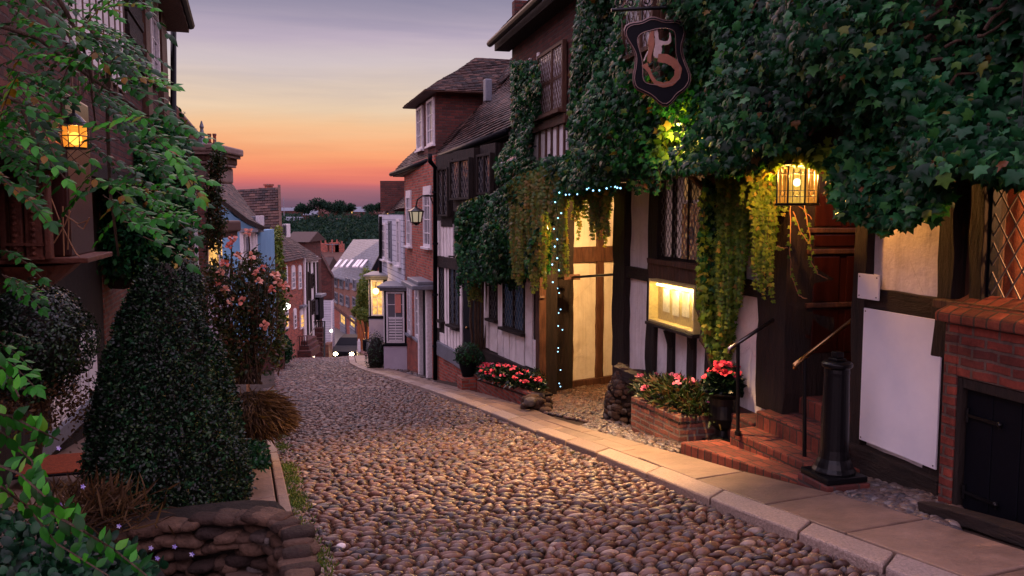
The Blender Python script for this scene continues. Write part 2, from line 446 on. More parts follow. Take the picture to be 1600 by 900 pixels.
M['glassw'] = m_glass('pale_window_glass', (.42,.37,.38), .15, 0, 7)
M['glasst'] = m_glass('clear_window_glass', (.05,.04,.04), .05, .85)
M['lit'] = m_emit('lit_window', (1.0,.50,.14), 1.6, 0, .6, 6)
M['litdim'] = m_emit('dim_lit_window', (.75,.36,.13), .38, 0, .75, 5)
M['litfar'] = m_emit('far_lit_window', (1.0,.55,.16), 1.4, 0, .5, 1.3)
M['lamp_y'] = m_emit('lantern_glass', (1.0,.55,.08), 1.05, .35, .45, 9)
M['lamp_a'] = m_emit('amber_lantern_glass', (1.0,.34,.035), .8, .35, .4, 9)
M['lamp_o'] = m_emit('orange_lantern_glass', (1.0,.30,.03), 1.6, .35, .3, 14)
M['lamp_c'] = m_emit('cream_lantern_glass', (.75,.60,.42), .55, .3)
M['hot'] = m_emit('bulb_glow', (1.0,.72,.3), 14)
M['hoto'] = m_emit('orange_bulb', (1.0,.42,.06), 6)
M['hotw'] = m_emit('white_bulb', (.80,.9,1.0), 9)
M['fairy'] = m_emit('fairy_bulb', (.30,.68,1.0), 4)
M['tubew'] = m_emit('strip_light', (1.0,.86,.5), 7)
M['paper'] = m_flat('menu_paper', (.78,.72,.5), .7)
M['casein'] = m_flat('case_backing', (.62,.48,.17), .7)
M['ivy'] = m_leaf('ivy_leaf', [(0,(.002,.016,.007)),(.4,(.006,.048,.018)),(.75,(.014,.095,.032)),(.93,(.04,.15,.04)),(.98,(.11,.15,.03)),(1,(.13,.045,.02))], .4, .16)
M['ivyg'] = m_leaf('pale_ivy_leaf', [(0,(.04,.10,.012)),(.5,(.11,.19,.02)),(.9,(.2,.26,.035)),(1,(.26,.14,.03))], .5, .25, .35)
M['ivyb'] = m_leaf('brown_creeper_leaf', [(0,(.05,.09,.015)),(.5,(.14,.16,.025)),(.8,(.20,.12,.03)),(1,(.07,.15,.03))], .5, .25)
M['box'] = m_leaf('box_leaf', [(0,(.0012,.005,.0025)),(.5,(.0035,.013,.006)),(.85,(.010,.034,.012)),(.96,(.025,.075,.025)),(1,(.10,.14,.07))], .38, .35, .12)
M['wist'] = m_leaf('wisteria_leaf', [(0,(.003,.030,.004)),(.4,(.009,.085,.008)),(.75,(.025,.19,.014)),(.92,(.06,.30,.022)),(.985,(.12,.19,.02)),(1,(.2,.10,.015))], .42, .25, .35)
M['under'] = m_leaf('undergrowth_leaf', [(0,(.002,.015,.008)),(.5,(.006,.038,.018)),(1,(.02,.10,.035))], .45, .25)
M['rose'] = m_leaf('rose_leaf', [(0,(.008,.02,.008)),(.4,(.022,.042,.014)),(.7,(.05,.05,.018)),(1,(.10,.035,.02))], .45, .25)
M['dry'] = m_leaf('dry_leaf', [(0,(.025,.012,.006)),(.5,(.075,.036,.016)),(1,(.15,.085,.04))], .7, .2)
M['grass'] = m_leaf('grass_blade', [(0,(.03,.07,.015)),(.5,(.06,.12,.02)),(1,(.16,.16,.05))], .6, .3)
M['tree'] = m_leaf('far_tree_leaf', [(0,(.004,.018,.015)),(.5,(.008,.028,.02)),(1,(.018,.04,.02))], .8, .1, .1)
M['shrub'] = m_leaf('shrub_leaf', [(0,(.05,.09,.015)),(.5,(.10,.15,.025)),(1,(.2,.2,.04))], .5, .3)
M['petal'] = m_rnd('red_petal', [(0,(.45,.015,.03)),(.5,(.62,.03,.07)),(1,(.7,.08,.14))], .55, .05)
M['petalp'] = m_rnd('pink_petal', [(0,(.45,.05,.13)),(.5,(.6,.10,.2)),(1,(.7,.22,.3))], .55, .05)
M['petalr'] = m_rnd('rose_petal', [(0,(.5,.10,.08)),(.5,(.62,.22,.16)),(1,(.7,.35,.25))], .55, .05)
M['petalv'] = m_rnd('violet_petal', [(0,(.25,.2,.6)),(.5,(.4,.33,.75)),(1,(.65,.6,.85))], .55, .05)
M['bark'] = m_rough('bark', (.03,.018,.012), (.13,.08,.05), 12, .9, 1.0, 30, .03, (3,3,.6))
M['soil'] = m_rough('soil', (.006,.004,.003), (.022,.014,.010), 9, .95, .9, 30, .02)
M['hill'] = m_rough('hill_ground', (.012,.035,.022), (.03,.055,.03), .01, .95, .3, .2, .5)
M['mat'] = m_rough('door_mat', (.16,.03,.012), (.34,.07,.022), 30, .9, .8, 90, .01)
M['wood_post'] = m_rough('pale_wood', (.20,.09,.04), (.34,.17,.08), 6, .6, .5, 20, .01, (3,3,.5))
M['fence'] = m_rough('orange_fence', (.24,.08,.03), (.38,.14,.05), 6, .7, .5, 20, .01, (4,4,.4))
M['skin'] = m_flat('pale_figure', (.42,.32,.30), .5)
M['tail'] = m_flat('copper_figure', (.20,.065,.03), .4, .3)
M['bird_w'] = m_flat('white_feather', (.66,.62,.64), .7)
M['bird_g'] = m_flat('blue_grey_feather', (.07,.09,.13), .6)
M['bird_p'] = m_flat('buff_feather', (.55,.34,.25), .7)
M['car'] = m_flat('car_paint', (.10,.12,.16), .2, .3)
M['tyre'] = m_flat('tyre', (.015,.015,.016), .8)
M['rib'] = m_flat('gilt_edge', (.16,.10,.09), .4, .5)
# ------------------------------------------------------------------ sky and light
w = bpy.data.worlds.new("World"); sc.world = w; w.use_nodes = True
nt = w.node_tree; bg = nt.nodes['Background']; out = nt.nodes['World Output']
tc = N(nt, 'ShaderNodeTexCoord'); sep = N(nt, 'ShaderNodeSeparateXYZ'); nt.links.new(tc.outputs['Generated'], sep.inputs[0])
mp = N(nt, 'ShaderNodeMapping'); mp.inputs['Scale'].default_value = (1.2, 1.2, 14); nt.links.new(tc.outputs['Generated'], mp.inputs[0])
wv = noise(nt, mp.outputs[0], 1.6, 5, .6, .6)
el = mathn(nt, 'ADD', sep.outputs[2], mathn(nt, 'MULTIPLY', mathn(nt, 'SUBTRACT', wv, .5), .035))
def srgb(r, g, b): return tuple(((x/255.0)/12.92 if x/255.0 < .04045 else ((x/255.0+.055)/1.055)**2.4) for x in (r, g, b))
stops = [(0.0, (104,82,106)), (.012, (114,88,110)), (.027, (156,100,114)), (.038, (200,108,112)), (.05, (232,126,108)), (.061, (243,148,110)), (.075, (248,168,120)),
         (.089, (247,184,136)), (.104, (242,196,152)), (.12, (233,205,174)), (.145, (222,202,186)), (.17, (206,193,196)), (.2, (186,172,190)), (.228, (158,150,172)), (.25, (138,135,160)), (.34, (156,143,170)), (.55, (165,151,176)), (1.0, (162,150,178))]
col = ramp(nt, el, [(p, srgb(*c)) for p, c in stops])
# away from the afterglow the low sky is lilac grey
az = mathn(nt, 'ADD', mathn(nt, 'MULTIPLY', sep.outputs[1], .8), .45)
az2 = N(nt, 'ShaderNodeClamp'); nt.links.new(az, az2.inputs[0])
back = ramp(nt, sep.outputs[2], [(0, srgb(156,122,138)), (.25, srgb(188,162,182)), (.6, srgb(166,152,180)), (1, srgb(162,150,178))])
skyc = mixc(nt, az2.outputs[0], back, col)
# the open dusk sky overhead and behind is the main light of the street
hi = ramp(nt, sep.outputs[2], [(.27, (.189,.198,.202)), (.6, (1,1,1))])
bk = mixc(nt, az2.outputs[0], (.9,.9,.9), hi)
skyc = mixc(nt, 1.0, skyc, mixc(nt, 1.0, bk, (5.3,5.05,4.95), 'MULTIPLY'), 'MULTIPLY')
mpc = N(nt, 'ShaderNodeMapping'); mpc.inputs['Scale'].default_value = (1.5, 1.5, 22); mpc.inputs['Rotation'].default_value = (.04, .06, 0); nt.links.new(tc.outputs['Generated'], mpc.inputs[0])
cl_ = noise(nt, mpc.outputs[0], 1.3, 8, .62, 1.2)
skyc = mixc(nt, 1.0, skyc, ramp(nt, cl_, [(.34, (.93,.93,.96)), (.5, (1.0,.99,.99)), (.66, (1.05,1.03,1.02))]), 'MULTIPLY')
nt.links.new(skyc, bg.inputs[0]); bg.inputs[1].default_value = 1.0
ni = N(nt, 'ShaderNodeTexSky'); ni.sky_type = 'NISHITA'; ni.sun_disc = False
ni.sun_elevation = math.radians(1.0); ni.sun_rotation = math.radians(-20)
bg2 = N(nt, 'ShaderNodeBackground'); bg2.inputs[1].default_value = .001; nt.links.new(ni.outputs[0], bg2.inputs[0])
ad = N(nt, 'ShaderNodeAddShader'); nt.links.new(bg.outputs[0], ad.inputs[0]); nt.links.new(bg2.outputs[0], ad.inputs[1]); nt.links.new(ad.outputs[0], out.inputs[0])

sun = bpy.data.lights.new('sun', 'SUN'); sun.energy = .5; sun.angle = math.radians(24); sun.color = (1, .55, .38)
so = bpy.data.objects.new('sun', sun); COL.objects.link(so)
so.rotation_euler = V((-math.sin(math.radians(-20)), -math.cos(math.radians(-20)), -.34)).to_track_quat('-Z', 'Y').to_euler()
def lamp(name, p, e, c, r=.05, parent=None, spot=None):
    l = bpy.data.lights.new(name, 'SPOT' if spot else 'POINT'); l.energy = e; l.color = c; l.shadow_soft_size = r
    o = bpy.data.objects.new(name, l); COL.objects.link(o); o.location = V(p)-wloc(parent)
    if parent is not None: o.parent = parent
    if spot:
        l.spot_size = math.radians(spot[1]); l.spot_blend = .6
        o.rotation_euler = V(spot[0]).to_track_quat('-Z', 'Y').to_euler()
    return o
sc.view_settings.view_transform = 'Standard'; sc.view_settings.look = 'None'; sc.view_settings.exposure = 0; sc.view_settings.gamma = 1
sc.cycles.use_denoising = True
sc.cycles.max_bounces = 7; sc.cycles.transparent_max_bounces = 12; sc.cycles.sample_clamp_indirect = 4; sc.cycles.use_adaptive_sampling = True
sc.cycles.caustics_reflective = False; sc.cycles.caustics_refractive = False

# ------------------------------------------------------------------ ground sheet
xs = sorted(set([-1600,-900,-500,-300,-200,-140,-100,-75]+list(range(-60, 41, 3))+[50,70,100,150,220,330,500,900,1600]))
ys = sorted(set([-30,-15]+[i*1.5 for i in range(-4, 50)]+[78,82,86,90,100,110,120,140,160,190,220,250,300,350,400,450,500,560,620,700,760,820,850,900,1000,1300,1900]))
vs = []; fs = []
def hillz(x, y):
    z = gz(x, y)-0.14
    if y > 430:
        t = min(1, (y-430)/400.0)
        z += t*(3.0*math.sin(x*.011+1)+2.0*math.sin(x*.027+.5)-0.006*x)
    return z
for y in ys:
    for x in xs: vs.append((x, y, hillz(x, y)))
nx = len(xs)
for j in range(len(ys)-1):
    for i in range(nx-1): fs.append((j*nx+i, j*nx+i+1, (j+1)*nx+i+1, (j+1)*nx+i))
g = MB(); g.add(vs, fs, .5)
tag(g.build('ground', M['soil'], recalc=False, smooth=True), kind='structure')
# far hill skin above the near soil
g = MB(); ys2 = [y for y in ys if y >= 190]; vs = [(x, y, hillz(x, y)+.12) for y in ys2 for x in xs]
fs = [(j*nx+i, j*nx+i+1, (j+1)*nx+i+1, (j+1)*nx+i) for j in range(len(ys2)-1) for i in range(nx-1)]
g.add(vs, fs, .5); tag(g.build('hillside', M['hill'], recalc=False, smooth=True), kind='structure')

# ------------------------------------------------------------------ road
rk = [(1700,1025),(1395,912),(1230,843),(1070,778),(950,725),(830,679),(740,641),(660,610),(600,590),(565,580),(546,570),(545,562)]
lk = [(560,1010),(520,900),(492,830),(468,770),(452,705),(440,650),(430,608),(425,562)]
RK = [G(*p) for p in rk]; LK = [G(*p) for p in lk]
RK[0] = RK[1]+(RK[1]-RK[2])*1.6; LK[0] = LK[1]+(LK[1]-LK[2])*1.5
def at_y(pl, y):
    if y <= pl[0].y: a, b = pl[0], pl[1]
    elif y >= pl[-1].y: a, b = pl[-2], pl[-1]
    else:
        for a, b in zip(pl, pl[1:]):
            if y <= b.y: break
    t = (y-a.y)/(b.y-a.y); x = a.x+(b.x-a.x)*t
    return x
def strip(name, xl, xr, y0, y1, dy, dz, mat, kind='structure', nxs=6, jit=0):
    g = MB(); n = int((y1-y0)/dy); vs = []; fs = []
    for j in range(n+1):
        y = y0+(y1-y0)*j/n; a = xl(y); b = xr(y)
        for i in range(nxs+1):
            x = a+(b-a)*i/nxs; vs.append((x, y, gz(x, y)+dz+RG.uniform(-jit, jit)))
    for j in range(n):
        for i in range(nxs): k = j*(nxs+1)+i; fs.append((k, k+1, k+nxs+2, k+nxs+1))
    g.add(vs, fs, .5); o = g.build(name, mat, recalc=False, smooth=True); tag(o, kind=kind); return o
strip('road_bed', lambda y: at_y(LK, y)-1.2, lambda y: at_y(RK, y)+.25, 1.5, 37.6, .4, -.012, M['dirt'], jit=.004)
C = []; A = []; B = []; Z = []; RN = []
y = 2.2; row = 0
while y < 37.8:
    xl, xr = at_y(LK, y), at_y(RK, y)-.03
    sx = .091 if y < 18 else .13
    x = xl+RG.uniform(0, .08); ph = RG.uniform(0, 6)
    while x < xr:
        wd = sx*RG.choice((RG.uniform(.5,.9), RG.uniform(.8,1.2), RG.uniform(1.1,1.75)))
        cx = x+wd/2; yy = y+RG.uniform(-.02, .02)+.03*math.sin(cx*1.3+ph*.15)-.33*(cx-xr)*0
        # rows run square to the street
        yy += .30*(cx-xl)*0.55
        hx = wd*.53; hy = RG.uniform(.022, .037)*(1 if y < 18 else 1.15); ang = math.atan(.165)+RG.gauss(0, .16)
        if RG.random() < .06: hy *= 1.35; hx *= 1.1
        hz = RG.uniform(.026, .046); rr = RG.random()
        if 2 < yy < 37.9:
            C.append((cx, yy, gz(cx, yy)+RG.uniform(-.016, -.002)+.014*math.sin(cx*2.1)*math.sin(yy*1.3)))
            A.append((math.cos(ang)*hx, math.sin(ang)*hx, RG.uniform(-.008, .008))); B.append((-math.sin(ang)*hy, math.cos(ang)*hy, -.01)); Z.append((0, RG.uniform(-.006, .006), hz)); RN.append(rr)
        x += wd*1.04
    y += .063 if y < 18 else .09
    row += 1
C, A, B, Z, RN = map(np.array, (C, A, B, Z, RN))
near = C[:, 1] < 9.5
vA, fA, k1 = stones(C[near], A[near], B[near], Z[near], 3 if False else 2, .05)
vB, fB, k2 = stones(C[~near], A[~near], B[~near], Z[~near], 2, .05)
np_mesh('cobbled_road', np.vstack([vA, vB]), np.vstack([fA, fB+len(vA)]), M['cobble'], None,
        np.concatenate([np.repeat(RN[near], k1), np.repeat(RN[~near], k2)]), True)['kind'] = 'structure'

# gutter strip on the left: loose small stones, dirt and weeds
lk2 = [(530,1010),(487,900),(460,815),(443,740),(428,690),(418,650),(412,610),(412,562)]
LG = [G(*p) for p in lk2]; LG[0] = LG[1]+(LG[1]-LG[2])*1.5
cs = []
for i in range(2600):
    y = 2.5+18*RG.random()**1.3; a, b = at_y(LG, y), at_y(LK, y)
    x = RG.uniform(a, b+.05); cs.append((x, y, gz(x, y)-.006, RG.uniform(.012, .035)))
cs = np.array(cs); n = len(cs); th = NR.rand(n)*6.28; s = cs[:, 3]
ax = np.stack([np.cos(th)*s*1.3, np.sin(th)*s*1.3, 0*s], 1); ay = np.stack([-np.sin(th)*s*.8, np.cos(th)*s*.8, 0*s], 1); az = np.stack([0*s, 0*s, s*.7], 1)
v, f, k = stones(cs[:, :3], ax, ay, az, 1, .1)
tag(np_mesh('gutter_gravel', v, f, M['cobble'], None, np.repeat(NR.rand(n), k), True), 'small loose stones and dirt in the gutter left of the cobbles', 'gravel', kind='stuff')
def grass_patch(name, pts, h, label, mat='grass', cat='grass'):
    pts = np.array(pts); n = len(pts)
    tip = np.stack([NR.normal(0, .45, n), NR.normal(0, .45, n), np.ones(n)], 1)
    nr = np.stack([NR.normal(0, 1, n), NR.normal(0, 1, n)-.3, np.zeros(n)+.2], 1)
    o = leaves(name, pts, tip, nr, NR.uniform(.5, 1.1, n)*h, 'blade' if False else 'long', M[mat]); return tag(o, label, cat, kind='stuff')
pts = []
cl = [(3.2+17*RG.random(), RG.random()) for _ in range(80)]
for i in range(9000):
    c = RG.choice(cl); y = c[0]+RG.gauss(0, .16); a, b = at_y(LG, y), at_y(LK, y)
    x = a+(b-a)*c[1]*.8+RG.gauss(0, .06)
    if a < x < b+.06: pts.append((x, y, gz(x, y)-.01))
grass_patch('gutter_grass', pts, .05, 'green weeds and grass tufts in the left gutter')
pts = []
for i in range(2200):
    y = RG.uniform(3, 30); k = math.sin(y*2.3)+math.sin(y*5.1+1)
    if k < .3: continue
    x = at_y(RK, y)-.05+RG.gauss(0, .035); pts.append((x, y, gz(x, y)-.01))
grass_patch('kerbside_moss', pts, .035, 'dark green moss and grass along the right kerb', cat='moss')
pts = []
for i in range(900):
    y = 3+10*RG.random()**1.2; cxx, cyy = RG.choice(((.25,6),(.6,9),(.1,4.6),(.8,5.5),(.95,7.5),(.97,10))); x = at_y(LK, y)+(at_y(RK, y)-at_y(LK, y))*min(.99, max(.01, cxx+RG.gauss(0,.08))); y = cyy+RG.gauss(0,.25)
    pts.append((x, y, gz(x, y)-.01))
grass_patch('joint_moss', pts, .03, 'sparse moss growing in the joints between the cobbles', cat='moss')
# white pebble by the gutter
p = G(533, 858); g = MB(); g.ball(p+V((0,0,.02)), .035, 1, .8, .6, 12, 8, .08)
tag(g.build('stone', M['plaster'], smooth=True), 'single white stone lying in the left gutter beside the cobbles', 'stone')

# ------------------------------------------------------------------ right pavement: granite kerb and flagstones
def offs(pl, d):   # shift polyline sideways (to the right of the travel direction)
    r = []
    for i, p in enumerate(pl):
        a = pl[max(0, i-1)]; b = pl[min(len(pl)-1, i+1)]; t = V((b.x-a.x, b.y-a.y, 0)).normalized()
        r.append(V((p.x+t.y*d, p.y-t.x*d, 0)))
    return r
def slabs_between(name, plA, plB, y0, y1, cuts, mat, dz, thick, gap=.006, bev=.01, skew=None):
    """slabs laid in rows between two polylines; cuts = list of (t0,t1,length range)"""
    g = MB()
    for (t0, t1, l0, l1) in cuts:
        y = y0+RG.uniform(-.4, 0)
        while y < y1:
            L = RG.uniform(l0, l1); ya, yb = y+gap, y+L-gap
            def q(yy, t):
                ys_ = yy+t*(.25 if skew is None else skew)
                x = at_y(plA, ys_)+(at_y(plB, ys_)-at_y(plA, ys_))*t; return V((x, ys_, 0))
            tt0 = t0+gap*.8; tt1 = t1-gap*.8; h = dz+RG.uniform(-.005, .005); tl = RG.uniform(-.004, .004)
            ps = [q(ya, tt0), q(ya, tt1), q(yb, tt1), q(yb, tt0)]
            vs = []; 
            for k, a in enumerate(ps):
                zz = gz(a.x, a.y); vs.append((a.x, a.y, zz+h-thick))
            for k, a in enumerate(ps):
                zz = gz(a.x, a.y); vs.append((a.x, a.y, zz+h+tl*(1 if k in (0, 3) else -1)))
            g.add(vs, [(3,2,1,0),(4,5,6,7),(0,1,5,4),(1,2,6,5),(2,3,7,6),(3,0,4,7)])
            y += L
    o = g.build(name, mat, bevel=bev); tag(o, kind='structure'); return o
K2 = offs(RK, .24); K4 = offs(RK, 3.6)
K3 = [G(*p) for p in ((1760,940),(1600,880),(1410,816),(1271,778),(1212,765),(1063,720),(884,668),(830,644),(740,616),(690,604),(640,589),(600,576))]; K3.append(K3[-1]+(K3[-1]-K3[-2])*2); K3[0] = K3[1]+(K3[1]-K3[2])*1.5
slabs_between('kerb', RK, K2, 2.2, 37.5, [(0, 1, .7, 1.3)], M['kerb'], .08, .16, .010, .016)
slabs_between('pavement', K2, K3, 2.2, 8.4, [(0.03, 1, .8, 1.4)], M['slab'], .075, .1, .011, .01)
slabs_between('pavement', K2, K3, 8.8, 27, [(0.02, .48, .6, 1.2), (.49, 1, .7, 1.5)], M['slab'], .075, .1, .011, .01)
slabs_between('pavement', K2, K4, 27.2, 37, [(0, .3, .6, 1.2), (.3, .6, .7, 1.5)], M['slab'], .065, .1, .008, .008)
strip('pavement_edge', lambda y: at_y(K2, y)-.02, lambda y: at_y(K4, y)+2, 1.5, 37, .5, .012, M['dirt'])
# pebble margin between flagstones and house fronts
def pebbles(name, regs, label, mat='pebble', s0=.02, s1=.045, dz=.03):
    cs = []
    for (poly, n) in regs:
        x0 = min(p[0] for p in poly); x1 = max(p[0] for p in poly); y0 = min(p[1] for p in poly); y1 = max(p[1] for p in poly); c = 0
        Gp = [G(a, b) for a, b in poly]; X0 = min(p.x for p in Gp); X1 = max(p.x for p in Gp); Y0 = min(p.y for p in Gp); Y1 = max(p.y for p in Gp)
        pl = [(p.x, p.y) for p in Gp]; q = NR.rand(n*4, 2)*[X1-X0, Y1-Y0]+[X0, Y0]; q = q[inpoly(q[:, 0], q[:, 1], pl)][:n]
        for a in q: cs.append((a[0], a[1], gz(a[0], a[1])+dz, RG.uniform(s0, s1)))
    cs = np.array(cs); n = len(cs); th = NR.rand(n)*6.28; s = cs[:, 3]
    ax = np.stack([np.cos(th)*s*1.25, np.sin(th)*s*1.25, 0*s], 1); ay = np.stack([-np.sin(th)*s*.85, np.cos(th)*s*.85, 0*s], 1); az = np.stack([0*s, 0*s, s*.75], 1)
    v, f, k = stones(cs[:, :3], ax, ay, az, 2, .06)
    o = np_mesh(name, v, f, M[mat], None, np.repeat(NR.rand(n), k), True); return tag(o, label, 'pebbles', kind='stuff')
pebbles('pebbles', [([(1285,765),(1360,735),(1500,795),(1490,850),(1400,815),(1275,780)], 800)], 'rounded beach pebbles beside the steps under the blank white board', s0=.028, s1=.055)
pebbles('pebbles', [([(880,672),(960,660),(1065,700),(1060,712),(1000,700),(900,684)], 620)], 'blue grey pebbles along the foot of the stone planter', s0=.02, s1=.04)
pebbles('pebbles', [([(600,578),(640,580),(690,603),(830,640),(850,655),(800,640),(700,612),(610,586)], 900)], 'pebble strip along the foot of the brick houses', s0=.02, s1=.045)
pebbles('pebbles', [([(815,640),(850,612),(890,600),(975,592),(990,640),(945,670),(880,655)], 3800)], 'small cobbles paving the lamp lit carriage passage', 'cobble', .022, .042, .035)

# left raised strip of slabs along the gutter
LS1 = offs(LG, -.02); LS2 = offs(LG, -.50)
LSa = [V((p.x, p.y, 0)) for p in LS2]; LSb = [V((p.x, p.y, 0)) for p in LS1]
slabs_between('left_pavement', LSa, LSb, 2.6, 13, [(0, .78, .7, 1.2), (.80, 1, .6, 1.0)], M['slab'], .12, .25, .008, .012)
# terrace floor by the left houses
TER = .32
g = MB()
vs = []; fs = []
ysl = [2+.6*i for i in range(30)]
for y in ysl:
    b = at_y(LSa, y)-.45
    for i in range(7): x = b-7*(i/6.0); vs.append((x, y, gz(x, y)+TER*min(1, (i)/2.0)+.02))
for j in range(len(ysl)-1):
    for i in range(6): k = j*7+i; fs.append((k, k+1, k+8, k+7))
g.add(vs, fs, .5); tag(g.build('terrace', M['slab'], recalc=False), kind='structure')

# ------------------------------------------------------------------ lower street
def patch(name, poly, dz, mat):
    ps = [G(a, b) for a, b in poly]
    g = MB(); Y0 = min(p.y for p in ps); 
    g.add([V((p.x, p.y, p.z+dz)) for p in ps], [tuple(range(len(ps)))], .5)
    return tag(g.build(name, mat), kind='structure')
# road surface following the ground from the crest down to the cross street
strip('lower_road', lambda y: -13.5-(y-38)*.10, lambda y: -6.6-(y-38)*.12, 37.7, 62, 1, -.05, M['redpave'])
strip('cross_street', lambda y: -30, lambda y: -2, 60.5, 90, 1.5, -.03, M['asphalt'])
# ================================================================== RIGHT SIDE
WI = Wall(4.845, 0, -.25)                       # inn, ground floor face
JET = .68
WU = Wall(4.845, 0, -.25, off=JET)              # inn, jettied upper floor
WT = Wall(7.32, 0, -.44)                        # timbered house
WR = Wall(4.097, 0, -.287)                      # brick and weatherboard houses

def leading(wall, u0, u1, z0, z1, off, parent, sx=.13, sz=.2, w=.010, mat='lead', name='leading'):
    """diamond lattice of lead strips clipped to a rectangle"""
    g = MB(); W_, H_ = u1-u0, z1-z0
    sl = sz/sx
    def clip(c, s):  # line z = s*(u) + c
        pts = []
        for (uu) in (0, W_):
            zz = s*uu+c
            if -1e-6 <= zz <= H_+1e-6: pts.append((uu, zz))
        for zz in (0, H_):
            uu = (zz-c)/s
            if 1e-6 < uu < W_-1e-6: pts.append((uu, zz))
        return pts[:2]
    n = int((H_+sl*W_)/sz)+2
    for i in range(-n, n*2):
        for s in (sl, -sl):
            c = i*sz if s > 0 else i*sz
            q = clip(c if s > 0 else c, s)
            if len(q) == 2 and math.hypot(q[0][0]-q[1][0], q[0][1]-q[1][1]) > .03:
                a = wall.p(u0+q[0][0], z0+q[0][1], off); b = wall.p(u0+q[1][0], z0+q[1][1], off)
                g.beam(a, b, w*.5, w, up=wall.n.cross((b-a).normalized()), jit=0, seg=1)
    if g.f: return g.build(name, M[mat], parent)
def window(wall, r, parent, off=0, fr='timber', glass='glass', fw=.05, lat=None, vb=0, hb=0, depth=.08, bar=.022, sill=0, name='window', mull=None, latmat='lead', offg=None, sillmat=None):
    u0, u1, z0, z1 = r
    if u0 > u1: u0, u1 = u1, u0
    g = MB()
    for a, b in ((u0, u0+fw), (u1-fw, u1)): wall.box(g, a, b, z0, z1, off-.04, off+depth)
    for a, b in ((z0, z0+fw), (z1-fw, z1)): wall.box(g, u0+fw+.002, u1-fw-.002, a, b, off-.04, off+depth-.004)
    for i in range(vb):
        c = u0+(u1-u0)*(i+1)/(vb+1); wall.box(g, c-bar/2, c+bar/2, z0+fw, z1-fw, off-.02, off+depth*.55)
    for i in range(hb):
        c = z0+(z1-z0)*(i+1)/(hb+1); wall.box(g, u0+fw, u1-fw, c-bar/2, c+bar/2, off-.02, off+depth*.5)
    for c in (mull or []):
        uu = u0+(u1-u0)*c; wall.box(g, uu-fw/2, uu+fw/2, z0+fw, z1-fw, off-.03, off+depth*.9)
    f = g.build(name, M[fr], parent, bevel=.004)
    pn = MB(); wall.box(pn, u0+fw*.8, u1-fw*.8, z0+fw*.8, z1-fw*.8, off-.012, off+.006); pn.build('pane', M[glass], f)
    if lat: leading(wall, u0+fw, u1-fw, z0+fw, z1-fw, off+.016, f, lat[0], lat[1], lat[2] if len(lat) > 2 else .010, latmat)
    if sill:
        s = MB(); wall.box(s, u0-.05, u1+.05, z0-.06, z0-.003, off-.02, off+sill); s.build('sill', M[sillmat or fr], f, bevel=.005)
    return f
def roof(name, a, b, c, d, mat, parent, course=.11, tw=.17, lift=.022, sag=.015, th=.02):
    """tile courses from eave a-b up to ridge d-c (a below d, b below c)"""
    a, b, c, d = map(V, (a, b, c, d)); n = max(2, int(((d-a).length+(c-b).length)/2/course)); g = MB()
    nr = (b-a).cross(d-a).normalized()
    if nr.z < 0: nr = -nr
    ph = RG.uniform(0, 6)
    for i in range(n):
        t0 = i/n; t1 = (i+1.15)/n
        l0, r0 = a.lerp(d, t0), b.lerp(c, t0); l1, r1 = a.lerp(d, min(1, t1)), b.lerp(c, min(1, t1))
        L = (r0-l0).length; m = max(1, int(L/tw)); o = (i % 2)*.5
        for j in range(m+1):
            s0 = max(0, (j-o)/m); s1 = min(1, (j+1-o)/m)
            if s1-s0 < .1/m: continue
            sg = lambda s: nr*(sag*math.sin(s*L*.9+ph+i*.35)+RG.uniform(0, .006))
            e = nr*(lift+RG.uniform(0, .012)); gp = (s1-s0)*.03
            p0 = l0.lerp(r0, s0+gp)+e+sg(s0); p1 = l0.lerp(r0, s1-gp)+e+sg(s1)
            q0 = l1.lerp(r1, s0+gp)+nr*.004+sg(s0); q1 = l1.lerp(r1, s1-gp)+nr*.004+sg(s1)
            g.add([p0, p1, q1, q0, p0-nr*th, p1-nr*th, q1-nr*th, q0-nr*th], [(0,1,2,3),(4,5,1,0),(7,6,5,4),(4,0,3,7),(1,5,6,2)])
    o = g.build(name, M[mat], parent, recalc=False)
    return o
def gutter(pts, r, parent, mat='iron', name='gutter'):
    g = MB(); g.tube(pts, r, 8); return g.build(name, M[mat], parent, smooth=True)

# ------------------------------------------------------------------ THE INN
inn = thing('timber_framed_inn', WI.p(6, -2.4), 'ivy covered black and white timber framed inn with red brick steps and lit lantern', 'inn')
def plast(u0, u1, z0, z1, o0=-.12, o1=-.015, wall=WI, mat='plaster', par=inn, name='wall'):
    g = MB(); wall.box(g, u0, u1, z0, z1, o0, o1); return g.build(name, M[mat], par)
U = lambda px, wall=WI, off=0: wall.uz(px, 400, off)[0]
Zt = lambda px, py, wall=WI, off=0: wall.uz(px, py, off)[1]
ZTOP = .75
# plaster bays (far to near): 985-1030 full height, 1030-1100 below the window, 1100-1200, 1363-1480
plast(U(1028), U(976), -3.4, ZTOP)
plast(U(1200), U(1028)-.002, -2.9, Zt(1060, 415))
plast(U(1480), U(1352), -2.4, ZTOP)
plast(U(1200), U(1110), Zt(1060, 415)+.002, ZTOP)
plast(WI.uz(1700, 400)[0], U(1480)-.002, -2.4, Zt(1548, 475))
